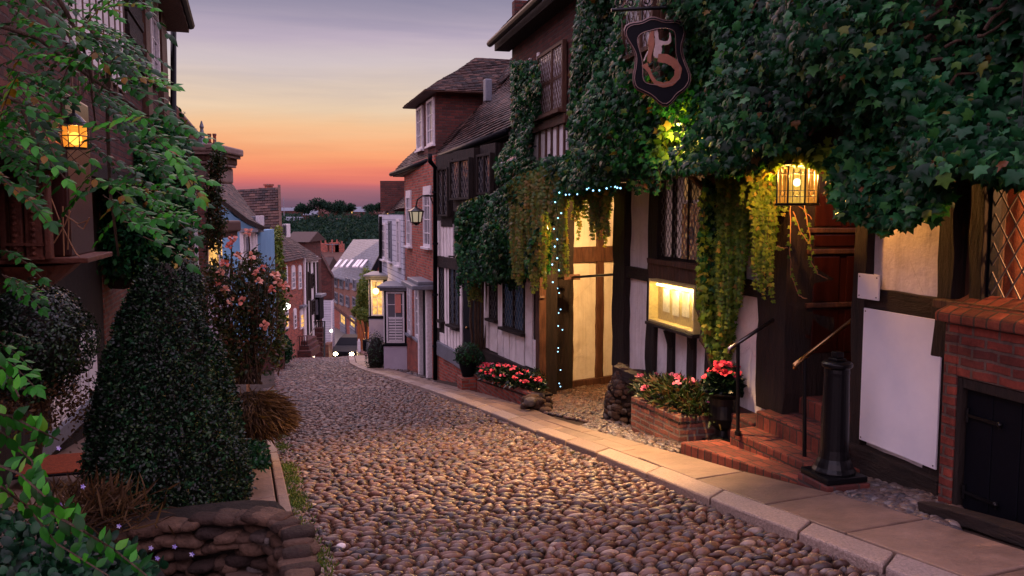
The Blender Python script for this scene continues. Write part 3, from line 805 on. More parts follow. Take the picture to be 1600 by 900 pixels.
# brown boarding round the lit window
g = MB(); WI.box(g, U(1547)-.0, U(1505), Zt(1548, 475)+.002, ZTOP, -.12, -.03); g.build('wall', M['brown'], inn)
g = MB(); WI.box(g, U(1750), U(1547)-.002, Zt(1580, 282), ZTOP, -.12, -.02); g.build('wall', M['timber'], inn)
def tpost(x0, x1, yt, yb, xr=None, wall=WI, o=(-.06, .045), par=inn, mat='timber', nm_='timber_post', jit=.019):
    u0, u1, z0, z1 = wall.rect(x0, x1, yt, yb, xr); g = MB(); wall.post(g, u1, u0, z0, z1, o[0], o[1], jit); return g.build(nm_, M[mat], par, bevel=.008)
def trail(x0, x1, yt, yb, xr=None, wall=WI, o=(-.06, .05), par=inn, mat='timber_h', nm_='timber_rail', jit=.017):
    u0, u1, z0, z1 = wall.rect(x0, x1, yt, yb, xr); g = MB(); wall.rail(g, u1, u0, z0, z1, o[0], o[1], jit); return g.build(nm_, M[mat], par, bevel=.008)
tpost(966, 984, 200, 575, 975, o=(-.3, .09), jit=.022)
trail(976, 1020, 418, 437, 1000, jit=.018)
tpost(1015, 1028, 430, 640, 1020)
tpost(1016, 1032, 200, 430, 1024)
trail(1020, 1100, 415, 443, 1060, o=(-.06, .07), mat='brown')
trail(1022, 1100, 408, 416, 1060, o=(-.05, .12), mat='brown')
tpost(1047, 1056, 512, 640, 1050, o=(-.05, .03)); tpost(1078, 1090, 512, 640, 1084, o=(-.05, .03)); tpost(1110, 1120, 440, 640, 1115)
for (a, b) in ((1028, 1050), (1062, 1084)):     # curved brackets under the display case
    g = MB(); p = WI.px(b-2, 545, .05); q = WI.px(b-10, 517, .16); g.beam(p, q, .05, .05, up=WI.n); g.build('bracket', M['timber'], inn, bevel=.006)
trail(1130, 1200, 436, 460, 1165, o=(-.06, .06))
tpost(1193, 1238, 150, 645, 1215, o=(-.5, .06), mat='timber')
tpost(1150, 1166, 250, 440, 1158)
g = MB(); wa_ = WI.p(U(984)-.05, 0, -.32); g.box(V((wa_.x, wa_.y, -3.6)), -WI.n*5.5, -WI.d*.15, V((0,0,4.3))); g.build('passage_side_wall', M['plaster_y'], inn)
# window with stained glass panel
uA, uB, z0, z1 = WI.rect(1030, 1112, 150, 410, 1070)
g = MB(); WI.box(g, U(1112), U(1030), z0, z1, -.62, -.60); g.build('window_recess', m_emit('lit_room_beyond_glass', (.55,.22,.10), .30, 0, .9, 3.2), inn)
f = window(WI, (U(1112), U(1030), z0, z1), inn, off=-.02, fr='timber', glass='glasst', fw=.045, lat=(.10, .15, .011), mull=[.42, .72], depth=.03)
us0, us1, zs0, zs1 = WI.rect(1064, 1094, 318, 406, 1078)
g = MB(); WI.box(g, us1, us0, zs0, zs1, -.012, -.004)
m, nt_, b_ = nm('stained_glass'); uvx = uvn(nt_)
c = noise(nt_, geo(nt_), 16, 3, .6); cc = ramp(nt_, c, [(.3, (.16,.05,.02)), (.5, (.34,.16,.06)), (.62, (.5,.3,.12)), (.75, (.2,.09,.05))], 'CONSTANT')
nt_.links.new(cc, b_.inputs['Base Color']); nt_.links.new(cc, b_.inputs['Emission Color']); b_.inputs['Emission Strength'].default_value = .28; b_.inputs['Roughness'].default_value = .15
g.build('stained_pane', m, f)
g = MB(); cu, cz = (us0+us1)/2, zs0+(zs1-zs0)*.62
ring = [WI.p(cu+.095*math.cos(t)*1.0, cz+.25*math.sin(t), -.01) for t in [i*math.pi/12 for i in range(25)]]; g.tube(ring, .012, 6); g.build('oval_border', M['slate'], f)
g = MB(); pts = [WI.p(cu+x, cz+y, -.012) for x, y in ((-.045,.02),(.045,.02),(.045,.11),(.02,.15),(-.02,.15),(-.045,.11))]; g.prism(pts, WI.n*.006); g.build('orange_panel', m_emit('orange_glass', (.8,.34,.12), .7), f)
g = MB(); ring = [WI.p(cu+.06*math.cos(t), cz-.1+.07*math.sin(t), -.008) for t in [i*math.pi/8 for i in range(17)]]; g.tube(ring, .014, 6)
g.tube([WI.p(cu+.015*math.sin(k*1.1), cz-.15+.02*k, -.005) for k in range(6)], .008, 6); g.build('figure_emblem', M['leadg'], f)
for k, (a, bb, y0, y1) in enumerate(((1064,1094,262,312),(1098,1112,255,405))):
    u0_, u1_, q0, q1 = WI.rect(a, bb, y0, y1, 1080); g = MB(); WI.box(g, u1_, u0_, q0, q1, -.034, -.030); g.build('lit_pane', M['litdim'], f)
# small upper window behind the sign
u0_, u1_, q0, q1 = WU.rect(1035, 1088, -40, 92, 1060)
window(WU, (u1_, u0_, q0, q1), inn, off=.5, fr='brown', glass='glassw', fw=.05, lat=(.13, .2, .011), mull=[.4], depth=.04, latmat='brown')
g = MB(); WU.box(g, u1_-.04, u0_+.04, q0-.3, q1+.1, 0, .46); g.build('window_bay', M['brown'], inn)
# posts by the entrance and the near panel
tpost(1345, 1364, 150, 700, 1352, o=(-.35, .06))
tpost(1476, 1503, 150, 560, 1490, o=(-.1, .07))
trail(1362, 1478, 452, 484, 1372, o=(-.06, .04))
trail(1330, 1500, 692, 742, 1345, o=(-.1, .10), nm_='sill_beam')
tpost(1466, 1503, 480, 800, 1490, o=(-.1, .045)); tpost(1528, 1549, 270, 480, 1540, o=(-.1, .08))
# stone plinth
def rubble(name, pts_uvo, par, rows, mat='stone', s=(.10,.20), label=None, cat=None):
    pass
def rubble_wall(wall, u0, u1, z0, z1, o0, o1, parent, name='plinth', mat='stone', s=.13, dens=1.0):
    cs=[];ax=[];ay=[];az=[]
    z = z0
    while z < z1:
        u = u0; h = s*RG.uniform(.35, .55)
        while u < u1:
            L = s*RG.uniform(.5, 1.1); p = wall.p(u+L, z+h, RG.uniform(o1-.04, o1)-.06)
            cs.append(p); ax.append(wall.d*L*1.02); ay.append(wall.n*RG.uniform(.09, .13)); az.append(V((0,0,h*1.1))); u += 2*L*.94
        z += 2*h*.92
    v, f, k = stones(np.array(cs), np.array(ax), np.array(ay), np.array(az), 2, .07, .6)
    g = np_mesh(name, v, f, M[mat], parent, np.repeat(NR.rand(len(cs)), k), False)
    return g
g = MB(); WI.box(g, 3.5, 13.5, -3.4, -2.0, -.3, -.03); g.build('footing', M['brick_d'], inn)
rubble_wall(WI, U(1500), U(1335), -2.8, -2.36, -.1, .06, inn)
# upper storey shell, jetty, eaves
WU_l = WU.uz(800, 400)[0]; 
EZ = 3.3
g = MB(); WU.box(g, 1.5, WU_l, .62, EZ, -.35, 0); g.build('upper_wall', M['brick_d'], inn)  # dark brick replaces plaster and timber so gaps in the ivy look shaded
g = MB(); WU.rail(g, 1.5, WU_l, .42, .64, -.2, .02); g.build('jetty_beam', M['timber_h'], inn)
g = MB(); WU.box(g, 1.5, WU_l, .66, .74, -JET-.4, -.02); g.build('jetty_soffit', M['timber'], inn)
# returning end wall over the passage / above the neighbour
e0 = WU.p(WU_l, .6, 0); inw = -WI.n
g = MB(); g.box(e0, inw*6, -WU.d*.2, V((0,0,EZ-.6+.8))); g.build('end_wall', M['brick_d'], inn)
# window on the upper wall with stud panels under it
u0_, u1_, q0, q1 = WU.rect(846, 886, 76, 178, 866)
g = MB(); WU.box(g, u1_-.05, WU.uz(832, 100)[0], .9, q0-.02, .003, .03); g.build('wall', M['plaster'], inn)
for px_ in (829, 842): a = WU.uz(px_, 200)[0]; g = MB(); WU.box(g, a-.06, a+.05, q0, q1+.1, .003, .03); g.build('plaster_strip', M['plaster'], inn)
window(WU, (u1_, u0_, q0, q1), inn, off=.06, fr='brown', glass='glassw', fw=.05, lat=(.13, .19, .012), mull=[.42], depth=.035, hb=1, bar=.05, latmat='brown', sill=.12)
for px in (834, 847, 857, 866, 876, 886):
    a = WU.uz(px, 200)[0]; g = MB(); WU.post(g, a-.035, a+.035, .7, Zt(866, 196, WU), .02, .06); g.build('stud', M['brown'], inn, bevel=.006)
tpost(824, 831, 95, 240, 828, WU, (0, .06), mat='brown'); tpost(836, 840, 95, 180, 838, WU, (0, .06), mat='brown')
g = MB(); a = Zt(866, 188, WU); WU.rail(g, WU.uz(890, 200)[0], WU.uz(832, 200)[0], a-.12, a+.02, .02, .09); g.build('timber_rail', M['brown'], inn, bevel=.006)
# roof and gutter
ea = WU.p(WU_l+.25, EZ+.12, .32); eb = WU.p(2.0, EZ+.12, .32)
up = inw*3.6+V((0,0,4.0))
roof('roof', eb, ea, ea+up, eb+up, 'tile', inn)
gutter([WU.p(WU_l+.2, EZ+.03, .40), WU.p(6, EZ+.06, .40), WU.p(2, EZ+.06, .40)], .065, inn, 'blackp')
g = MB(); WU.box(g, 2, WU_l+.22, EZ-.1, EZ+.04, .0, .30); g.build('soffit', M['timber'], inn)

# doorway recess: side walls, dark door, brick floor
du0, du1 = U(1345), U(1236)
g = MB(); WI.box(g, du0-.14, du0-.04, -2.6, .7, -1.5, -.35); g.build('jamb', M['timber'], inn)
g = MB(); WI.box(g, du1+.03, du1+.16, -2.6, .7, -1.5, -.1); g.build('jamb', M['timber'], inn)
o_j = WI.p(du1+.03, 0, -.12)
WJ = Wall(o_j.x, o_j.y, 1); WJ.o = V((o_j.x, o_j.y, 0)); WJ.d = -WI.n; WJ.n = -WI.d
idoor = MB(); WJ.box(idoor, .06, 1.2, -1.5, .3, .0, .04); idoor = idoor.build('inner_door', M['door'], inn, bevel=.006)
for (a, b, z0_, z1_) in ((.12,.42,-1.4,-.95),(.5,.85,-1.4,-.95),(.12,.42,-.88,-.42),(.5,.85,-.88,-.42),(.12,.85,-.32,-.2),(.12,.42,-.12,.22),(.5,.85,-.12,.22)):
    g = MB(); WJ.box(g, a, b, z0_, z1_, .041, .06); g.build('door_panel', M['door'], idoor, bevel=.012)
g = MB()
for z_ in (-.91,-.37,-.16): WJ.box(g, .04, 1.2, z_-.025, z_+.025, .04, .085)
g.build('moulding', M['brown'], idoor, bevel=.01)
dr = MB(); WI.box(dr, du0-.14, du1+.16, -1.5, .7, -1.62, -1.5); dr = dr.build('door', M['door'], inn)
zz = [-1.45, -1.05, -.62, -.15, .35]
for a, b in zip(zz, zz[1:]):
    for k in range(2):
        u_a = du0+.03+(du1-du0)*k*.5; g = MB(); WI.box(g, u_a+.05, u_a+(du1-du0)*.5-.05, a+.05, b-.05, -1.51, -1.47); g.build('door_panel', M['door'], dr, bevel=.02)
g = MB()
for z in zz: WI.box(g, du0, du1, z-.03, z+.03, -1.5, -1.46)
g.build('moulding', M['door'], dr, bevel=.01)
# brick steps inside the doorway + in front (one thing)
steps = thing('brick_steps', G(1180, 740), 'worn red brick steps climbing from the pavement to the inn door', 'steps')
def stepslab(pts, z, h, name='step'):
    g = MB(); g.prism([V((p.x, p.y, z-h)) for p in pts], (0,0,h)); return g.build(name, M['step'], steps, bevel=.018)
def onz(px, py, z): r = ray(px, py); return r*(z/r.z)
s1a = onz(1063, 690, -2.36); s1b = onz(1292, 764, -2.225)
wl = lambda u, off=-.05: WI.p(u, 0, off)
g = MB(); pq = [s1b, s1a, s1a-WI.n*.45, s1b-WI.n*.45]; g.prism([p-V((0,0,.5)) for p in pq], (0,0,.5)); g.build('step', M['step'], steps, bevel=.018)
uu = lambda p: (V((p.x,p.y,0))-WI.o).dot(WI.d)
p2a = onz(1117, 672, -2.185); p2b = onz(1330, 735, -2.185)
u2a, u2b = uu(p2a), uu(p2b)
stepslab([WI.p(u2b, 0, .44), WI.p(u2a, 0, .52), WI.p(u2a+.1, 0, -.02), WI.p(u2b, 0, -.02)], -2.185, .4)
u3a = U(1190, WI, .2)
stepslab([WI.p(du0-.1, 0, .16), WI.p(u3a, 0, .22), WI.p(u3a+.05, 0, -.3), WI.p(du0-.1, 0, -.3)], -2.01, .4)
for k, (z, o) in enumerate(((-1.835, -.12), (-1.66, -.46), (-1.50, -.8))):
    stepslab([WI.p(du0-.06, 0, o), WI.p(du1-.02+.03*k, 0, o), WI.p(du1-.02, 0, -1.48), WI.p(du0-.06, 0, -1.48)], z, .35)
g = MB(); WI.box(g, u3a+.02, U(1160), -2.6, -2.14, -.02, .25); g.build('side_wall', M['brick_d'], steps, bevel=.02)

def handrail(pb, pt, pend, label, mat, w1=.045):
    t = thing('handrail', pb, label, 'handrail')
    g = MB(); g.tube([pb, pt], .019, 10); g.tube([pb, pb+V((0,0,.04))], .035, 10); g.build('post', M['iron'], t, smooth=False)
    d = (pend-pt).normalized(); s_ = pt-d*.14
    g = MB(); g.tube([s_-V((0,0,.05))+d*.03, s_-V((0,0,.03)), s_, pt, pend], [.012,.016,.02,.02,.02], 10); g.build('rail', M[mat], t, smooth=True)
    return t
handrail(P(1153, 680, 8.15), P(1153, 536, 8.15), P(1257, 467, 8.75), 'left iron handrail of the brick steps, its end under the hanging vines', 'steel')
handrail(P(1257, 722, 7.38), P(1257, 558, 7.38), P(1344, 490, 7.75), 'right handrail of the brick steps, rising behind the black bollard and catching golden light', 'brass')

# bollard (old cast iron lamp or cannon post) on its brick plinth
bc = P(1302, 748, 6.6); 
bt = thing('bollard', bc-V((0,0,.28)), 'black cast iron post with square knob standing on a brick plinth at the steps', 'bollard')
g = MB(); g.cbox((bc.x, bc.y, bc.z-.32), .40, .40, .33, .25); g.build('plinth', M['brick_d'], bt, bevel=.012)
g = MB(); g.cbox((bc.x, bc.y, bc.z+.012), .37, .37, .05, .25); g.build('base', M['iron'], bt, bevel=.01)
g = MB(); g.lathe((bc.x, bc.y, bc.z+.05), [(.165,0),(.17,.03),(.15,.06),(.135,.10),(.12,.13),(.112,.2),(.098,.80),(.10,.83),(.098,.86),(.118,.875),(.12,.90),(.105,.915),(.08,.92)], 28); g.build('shaft', M['iron'], bt, smooth=False, bevel=.004)
g = MB(); g.cbox((bc.x, bc.y, bc.z+.97), .10, .10, .025, .3); g.cbox((bc.x, bc.y, bc.z+.995), .07, .07, .05, .3); g.build('knob', M['iron'], bt, bevel=.008)

# notice boards on the panel
def board(x0, x1, yt, yb, xr, label, off=.06):
    u0, u1, z0, z1 = WI.rect(x0, x1, yt, yb, xr, off); t = thing('notice_board', WI.p((u0+u1)/2, z0, off), label, 'board')
    g = MB(); WI.box(g, u1, u0, z0, z1, off-.008, off+.008); g.build('panel', M['board'], t, bevel=.003)
    g = MB()
    for a in (u1+.025, u0-.025):
        for z in (z0+.025, z1-.025): g.ball(WI.p(a, z, off+.009), .007, n=8, m=5)
    g.build('screws', M['lead'], t)
board(1354, 1478, 482, 692, 1358, 'large blank white board covering the timber panel right of the steps')
board(1343, 1376, 427, 466, 1345, 'small square blank white plate screwed to the post above the large board', .075)

# lit window at the right edge with room behind it
wu0, wu1, wz0, wz1 = WI.rect(1548, 1760, 282, 474, 1560); wu0, wu1 = min(wu0, wu1), max(wu0, wu1)
window(WI, (wu0, wu1, wz0, wz1), inn, off=0, fr='blackp', glass='glasst', fw=.035, lat=(.135, .205, .011), depth=.04)
g = MB(); WI.box(g, wu0-.5, wu1+.6, wz0-.3, wz1+.4, -1.5, -1.42); g.build('room_back', M['wood_post'], inn)
g = MB(); WI.box(g, wu1+.45, wu1+.55, wz0-.3, wz1+.4, -1.42, -.16); g.build('room_side', M['carved'], inn)
g = MB(); WI.box(g, wu0-.5, wu1+.6, wz1+.41, wz1+.5, -1.5, -.16); g.build('room_ceiling', M['carved'], inn)
g = MB(); WI.box(g, wu0-.5, wu1+.6, wz0-.36, wz0-.3, -1.5, -.16); g.build('room_floor', M['brown'], inn)
g = MB()
for k in range(5):
    a = wu0+.1+k*.3; WI.box(g, a, a+.2, wz0+.0, wz1+.1, -1.42, -1.38)
g.build('wall_panelling', M['wood_post'], inn, bevel=.015)
g = MB(); WI.post(g, wu1-.26, wu1-.02, wz0-.3, wz1+.4, -.7, -.5); g.build('inner_post', M['carved'], inn, bevel=.02)
lamp('room_light', WI.p(wu0-.1, wz1+.05, -.75), 380, (1, .46, .16), .08, inn)
g = MB(); WI.box(g, wu0-.2, U(1488), wz0-.07, wz0-.005, -.03, .16); g.build('window_sill', M['brown'], inn, bevel=.01)

g = MB(); WI.box(g, .6, WI.uz(1765, 400)[0], -2.5, ZTOP, -.16, -.02); g.build('wall', M['plaster'], inn)
for u_ in (.7, 1.9, 3.1): g = MB(); WI.post(g, u_-.1, u_+.1, -2.4, ZTOP, -.05, .05); g.build('timber_post', M['timber'], inn, bevel=.008)
# brick buttress with cellar door
BO = .24
bu0, bu1 = U(1700, WI, BO), U(1482, WI, BO)
bth = Zt(1500, 500, WI, BO)
cel = thing('brick_cellar_hatch', WI.p((bu0+bu1)/2, -2.3, BO), 'projecting red brick block with a sloping top and black plank cellar door', 'cellar hatch')
dU1, dU0 = U(1503, WI, BO), U(1700, WI, BO)-.02; dzt, dzb = Zt(1503, 590, WI, BO), Zt(1503, 812, WI, BO)
g = MB(); WI.box(g, dU1+.002, bu1, -2.6, bth-.03, -.02, BO); g.build('pier', M['brick_p'], cel, bevel=.01)
g = MB(); WI.box(g, bu0, dU1, dzt+.002, bth-.03, -.02, BO); g.build('lintel_wall', M['brick_p'], cel, bevel=.006)
g = MB(); a = [WI.p(bu0, bth-.03, BO+.05), WI.p(bu1+.06, bth-.03, BO+.05), WI.p(bu1+.04, bth+.10, -.0), WI.p(bu0, bth+.10, -.0)]
g.prism(a, (0,0,.075)); g.build('coping', M['step'], cel, bevel=.02)
dd = MB(); dd2 = MB(); n = 4
for k in range(n):
    a = dU0+(dU1-.05-dU0)*k/n; b = dU0+(dU1-.05-dU0)*(k+1)/n-.006; WI.box(dd, a, b, dzb+.02, dzt-.08, BO-.09, BO-.05)
cd = dd.build('door', M['blackp'], cel, bevel=.006)
g = MB(); WI.box(g, dU1-.045, dU1-.002, -2.6, dzt-.002, BO-.1, BO-.01); WI.box(g, dU0, dU1-.047, dzt-.075, dzt-.002, BO-.1, BO-.012); g.build('door_frame', M['timber'], cel, bevel=.006)
for py in (652, 775):
    z = Zt(1515, py, WI, BO); g = MB(); a = WI.p(dU1-.08, z, BO-.035); b = WI.p(dU1-.36, z, BO-.035); g.beam(a, b, .012, .022, jit=0)
    g.ball(b, .02, n=10, m=6); g.tube([a-V((0,0,.05)), a+V((0,0,.05))], .012, 8); g.tube([b, b-V((0,0,.035))], .008, 6); g.build('strap_hinge', M['iron'], cd)
g = MB(); a = G(1440, 812); b = G(1640, 880); g.beam(a+V((.05,.05,.07)), b+V((.12,.0,.07)), .13, .10, jit=.02); 
tag(g.build('timber_baulk', M['timber_h'], bevel=.01), 'weathered timber beam lying at the foot of the cellar door', 'beam')

# menu display case
cu0, cu1, cz0, cz1 = WI.rect(1094, 1024, 452, 506, 1026, .10)
cz0 = Zt(1026, 500, WI, .14); cz1 = Zt(1026, 440, WI, .14)
mc = thing('menu_case', WI.p((cu0+cu1)/2, cz0, .1), 'glazed display case of menu sheets lit by a strip light under the window', 'display case')
g = MB(); WI.box(g, cu0, cu1, cz0, cz1, .035, .05); bk = g.build('back_panel', M['casein'], mc)
g = MB(); WI.box(g, cu0-.03, cu0, cz0-.03, cz1+.03, .03, .18); WI.box(g, cu1, cu1+.03, cz0-.03, cz1+.03, .03, .18); WI.box(g, cu0, cu1, cz0-.03, cz0, .03, .178); WI.box(g, cu0, cu1, cz1, cz1+.03, .03, .178); g.build('frame', M['casein'], mc, bevel=.004)
g = MB(); WI.box(g, cu0-.06, cu1+.05, cz0-.075, cz0-.035, .02, .22); g.build('shelf', M['timber_h'], mc, bevel=.005)
for k in range(4):
    a = cu0+.06+k*.29; g = MB(); WI.box(g, a, a+.2, cz0+.10+.02*(k % 2), cz1-.09, .055, .059); g.build('menu_sheet', M['paper'], mc)
g = MB(); g.tube([WI.p(cu0+.06, cz1-.035, .13), WI.p(cu1-.14, cz1-.035, .13)], .016, 8); g.build('strip_light', M['tubew'], mc)
lamp('case_light', WI.p((cu0+cu1)/2, cz1-.07, .12), 7, (1, .70, .28), .05, mc)
lamp('case_light', WI.p(cu0+.3, cz1-.07, .12), 7, (1, .70, .28), .05, mc)
lamp('case_light', WI.p(cu1-.3, cz1-.07, .12), 7, (1, .70, .28), .05, mc)
g = MB(); WI.box(g, cu0, cu1, cz0, cz1, .172, .175); g.build('glass_door', M['glasst'] if False else m_glass('case_glass', (.3,.28,.2), .04, .93), mc)

# porch lantern (octagonal, leaded, lit)
lc = P(1247, 285, 7.45)
lt = thing('porch_lantern', lc-V((0,0,.2)), 'large many sided leaded glass lantern glowing yellow over the inn doorway', 'lantern')
g = MB(); R0 = .185; nS = 8
for (z0, z1, r) in ((.18,.205,R0+.025),(.205,.25,R0-.03),(-.205,-.185,R0+.02)):
    g.lathe(lc+V((0,0,z0)), [(r, 0), (r*.96, z1-z0)], nS)
for k in range(nS):
    t = 2*math.pi*k/nS; g.tube([lc+V((R0*math.cos(t), R0*math.sin(t), -.19)), lc+V((R0*math.cos(t), R0*math.sin(t), .19))], .008, 6)
g.tube([lc+V((0,0,.24)), lc+V((0,0,.42))], .012, 6)
g.build('frame', M['iron'], lt)
for k in range(nS):
    t0 = 2*math.pi*k/nS; t1 = 2*math.pi*(k+1)/nS; rr = R0-.008
    a = lc+V((rr*math.cos(t0), rr*math.sin(t0), -.18)); b = lc+V((rr*math.cos(t1), rr*math.sin(t1), -.18))
    g = MB(); g.add([a, b, b+V((0,0,.36)), a+V((0,0,.36))], [(0,1,2,3)]); g.build('pane', M['lamp_y' if k % 2 else 'lamp_a'], lt, recalc=False)
g = MB()
for k in range(nS):
    t0 = 2*math.pi*k/nS; t1 = 2*math.pi*(k+1)/nS; a = lc+V((R0*math.cos(t0), R0*math.sin(t0), 0)); b = lc+V((R0*math.cos(t1), R0*math.sin(t1), 0))
    for f_ in (.28, .72): q = a.lerp(b, f_); g.tube([q-V((0,0,.18)), q+V((0,0,.18))], .0035, 4)
    for z in (-.13,-.075,.075,.13): g.tube([a+V((0,0,z)), b+V((0,0,z))], .0035, 4)
    for z in (-.1, .1):
        q = a.lerp(b, .5)+V((0,0,z)); e = (b-a).normalized(); g.tube([q+e*.025*math.cos(s)+V((0,0,.025*math.sin(s))) for s in [i*math.pi/5 for i in range(11)]], .003, 4)
g.build('leading', M['lead'], lt)
g = MB(); g.ball(lc+V((-.01,0,.0)), .035, n=12, m=8); g.build('bulb', M['hot'], lt)
lamp('lantern_light', lc+V((0,0,.06)), 430, (1, .42, .09), .05, lt)
g = MB(); g.beam(P(1180, 215, 7.95), P(1345, 290, 8.0), .09, .09, jit=.012); g.build('porch_brace', M['brown'], inn, bevel=.01)
g = MB(); g.beam(P(1247, 262, 7.45), P(1247, 215, 7.45), .03, .03); g.beam(P(1247, 218, 7.45), P(1262, 210, 8.1), .04, .04); g.build('lantern_bracket', M['iron'], inn)
# plaster gable over the porch, glimpsed through the leaves
pg = WI.rect(1286, 1345, 190, 300, 1310); g = MB(); WI.box(g, pg[1], pg[0], pg[2], pg[3], -.10, -.04); g.build('porch_gable', M['plaster_y'], inn)
# tiny lantern at the right edge
q = P(1594, 224, 4.6); lamp('small_lantern_light', q-V((.0,0,.07)), 30, (1,.55,.18), .04)
t = thing('small_lantern', q, 'tiny lit brass lantern hanging at the right edge among the leaves', 'lantern')
g = MB(); g.lathe(q+V((0,0,-.03)), [(.02,0),(.034,.03),(.036,.05),(.01,.075)], 8); g.build('frame', M['iron'], t)
g = MB(); g.lathe(q+V((0,0,-.028)), [(.016,0),(.036,.028),(.037,.04)], 8); g.build('glass', m_emit('small_lamp_glass', (1,.75,.4), 2.5), t)
g = MB(); g.tube([q+V((0,0,.04)), q+V((0,0,.5))], .004, 5); g.build('chain', M['iron'], t)
# flood light hidden in the ivy
q = P(1062, 196, 8.6); t = thing('flood_light', q, 'small floodlight shining yellow green out of the ivy below the hanging sign', 'flood light')
g = MB(); g.ball(q, .035, n=12, m=8); g.build('bulb', m_emit('flood_bulb', (1,.86,.2), 10), t)
g = MB(); g.lathe(q+V((0,0,.02)), [(.06,0),(.05,.05),(.02,.08)], 12); g.build('shade', M['iron'], t)
lamp('flood_light_glow', q+WI.n*.12-V((0,0,.05)), 22, (1,.80,.12), .04, t)
lamp('flood_light_beam', q+WI.n*.45-V((0,0,.12)), 1500, (1,.58,.24), .05, t, spot=(G(930, 715)-q, 88))
# ------------------------------------------------------------------ carriage passage of the inn
WP = Wall(.72, 16.4, 1.4, side=-1)
pu0 = WP.uz(884, 500)[0]
def prect(x0, x1, yt, yb, xr=None): return WP.rect(x0, x1, yt, yb, xr)
g = MB(); WP.box(g, pu0, 4.2, -3.7, .7, -.2, 0); g.build('passage_wall', M['plaster_y'], inn)
def ppost(x0, x1, yt, yb, o=(0,.05), mat='brown', par=inn):
    u0, u1, z0, z1 = prect(x0, x1, yt, yb, x0); g = MB(); WP.post(g, u0, u1, z0, z1, o[0]-.03, o[1], .012); return g.build('timber_post', M[mat], par, bevel=.006)
ppost(931, 942, 285, 610)
u0, u1, z0, z1 = prect(884, 985, 386, 410, 900); g = MB(); WP.rail(g, u0, u1+.4, z0, z1, -.02, .06, .012); g.build('timber_rail', M['brown'], inn, bevel=.006)
u0, u1, z0, z1 = prect(884, 985, 594, 616, 900); g = MB(); WP.rail(g, u0, u1+.6, z0, z1, -.02, .08, .012); g.build('sill_beam', M['brown'], inn, bevel=.006)
ppost(872, 890, 280, 620, (-.1, .14))
# passage back and far soffit
bk0 = WP.p(4.2, -4, 0); g = MB(); g.box(bk0, V((-.2,-5.6,0)), V((.15,0,0)), V((0,0,5))); g.build('passage_end_wall', M['brick_d'], inn)
g = MB(); g.prism([WU.p(11.5,.66,-.02), WU.p(16.9,.66,-.02), WU.p(16.9,.66,-5), WU.p(11.5,.66,-5)], (0,0,.04)); g.build('passage_ceiling', M['timber'], inn)
PL = P(932, 306, 14.3)
lamp('passage_lamp_light', PL-V((0,0,.12)), 800, (1, .56, .22), .12, inn)
lp_ = thing('passage_lamp', PL, 'plain ceiling lamp inside the carriage passage, hidden behind the hanging ivy', 'lamp')
g = MB(); g.lathe(PL, [(.05,.2),(.06,.12),(.1,.1),(.1,.08)], 12); g.build('holder', M['iron'], lp_)
g = MB(); g.ball(PL+V((0,0,.02)), .05, n=12, m=8); g.build('bulb', M['hot'], lp_)
# horizontal iron bar over the passage
bar = thing('passage_bar', P(835, 433, 15.6), 'long dark iron bar crossing the carriage passage at head height', 'bar')
g = MB(); g.tube([P(832, 436, 15.3), P(888, 434, 15.9)], .028, 8); g.tube([P(886, 434, 15.9), P(970, 428, 13.0)], .022, 8); g.build('rod', M['iron'], bar)
g = MB(); g.cbox(P(893, 437, 15.6), .32, .10, .10, .2); g.build('block', M['brown'], bar, bevel=.01)

# ------------------------------------------------------------------ timbered neighbour (T)
tb = thing('timbered_house', WT.p(17, -3.5), 'low timbered house with white studs and leaded windows under a long tiled roof', 'house')
TU = lambda px, off=0: WT.uz(px, 400, off)[0]
uN, uF = TU(852), TU(681)
g = MB(); WT.box(g, uN, uF, -4.6, 1.45, -.25, -.02); g.build('wall', M['timber'], tb)
def tp(x0, x1, yt, yb, mat='plaster', o=(-.02, .02), nm_='panel', xr=None):
    xr = (x0+x1)/2 if xr is None else xr
    u0, u1, z0, z1 = WT.rect(x0, x1, yt, yb, xr); g = MB(); WT.box(g, u1, u0, z0, z1, *o); return g.build(nm_, M[mat], tb, bevel=.004)
for a in [(757,764,420,543),(779,787,425,556),(822,833,425,573),(766,778,505,549),(788,797,512,560),(798,807,520,565),(808,820,525,570),(834,841,532,577),
          (683,686,400,512),(687,694,520,537),(695,698,400,540),(700,703,400,545),(704,708,515,546),(709,713,517,549),(714,718,518,551),(719,722,400,552),
          (685,689,345,400),(690,694,347,401),(695,699,348,402),(700,704,349,403),(705,709,350,404),(765,768,245,300)]:
    tp(*a)
u0, u1, z0, z1 = WT.rect(682, 722, 401, 418, 695); g = MB(); WT.rail(g, u1, u0, z0, z1, -.02, .08); g.build('timber_rail', M['timber_h'], tb, bevel=.006)
g = MB(); g.beam(WT.px(682, 542, .05), WT.px(724, 566, .05), .1, .34); g.build('sill_beam', M['leadg'], tb, bevel=.01)
g = MB(); g.beam(WT.px(755, 557, .05), WT.px(848, 600, .05), .1, .34); g.build('sill_beam', M['timber_h'], tb, bevel=.01)
for (x0, x1, yt, yb) in ((766,778,400,498),(787,821,400,515),(687,695,400,500),(703,718,400,508)):
    r = WT.rect(x0, x1, yt, yb, (x0+x1)/2); window(WT, r, tb, off=.0, fr='timber', glass='glass', fw=.03, lat=(.13,.2,.008), depth=.035, sill=.12, mull=[.5] if x1-x0 > 14 else None)
r = WT.rect(724, 754, 430, 575, 740); g = MB(); WT.box(g, r[1], r[0], r[2], r[3], -.03, .015); dd = g.build('door', M['blackp'], tb)
g = MB(); g.ball(WT.px(729, 512, .04), .03); g.build('handle', M['brass'], dd, smooth=True)
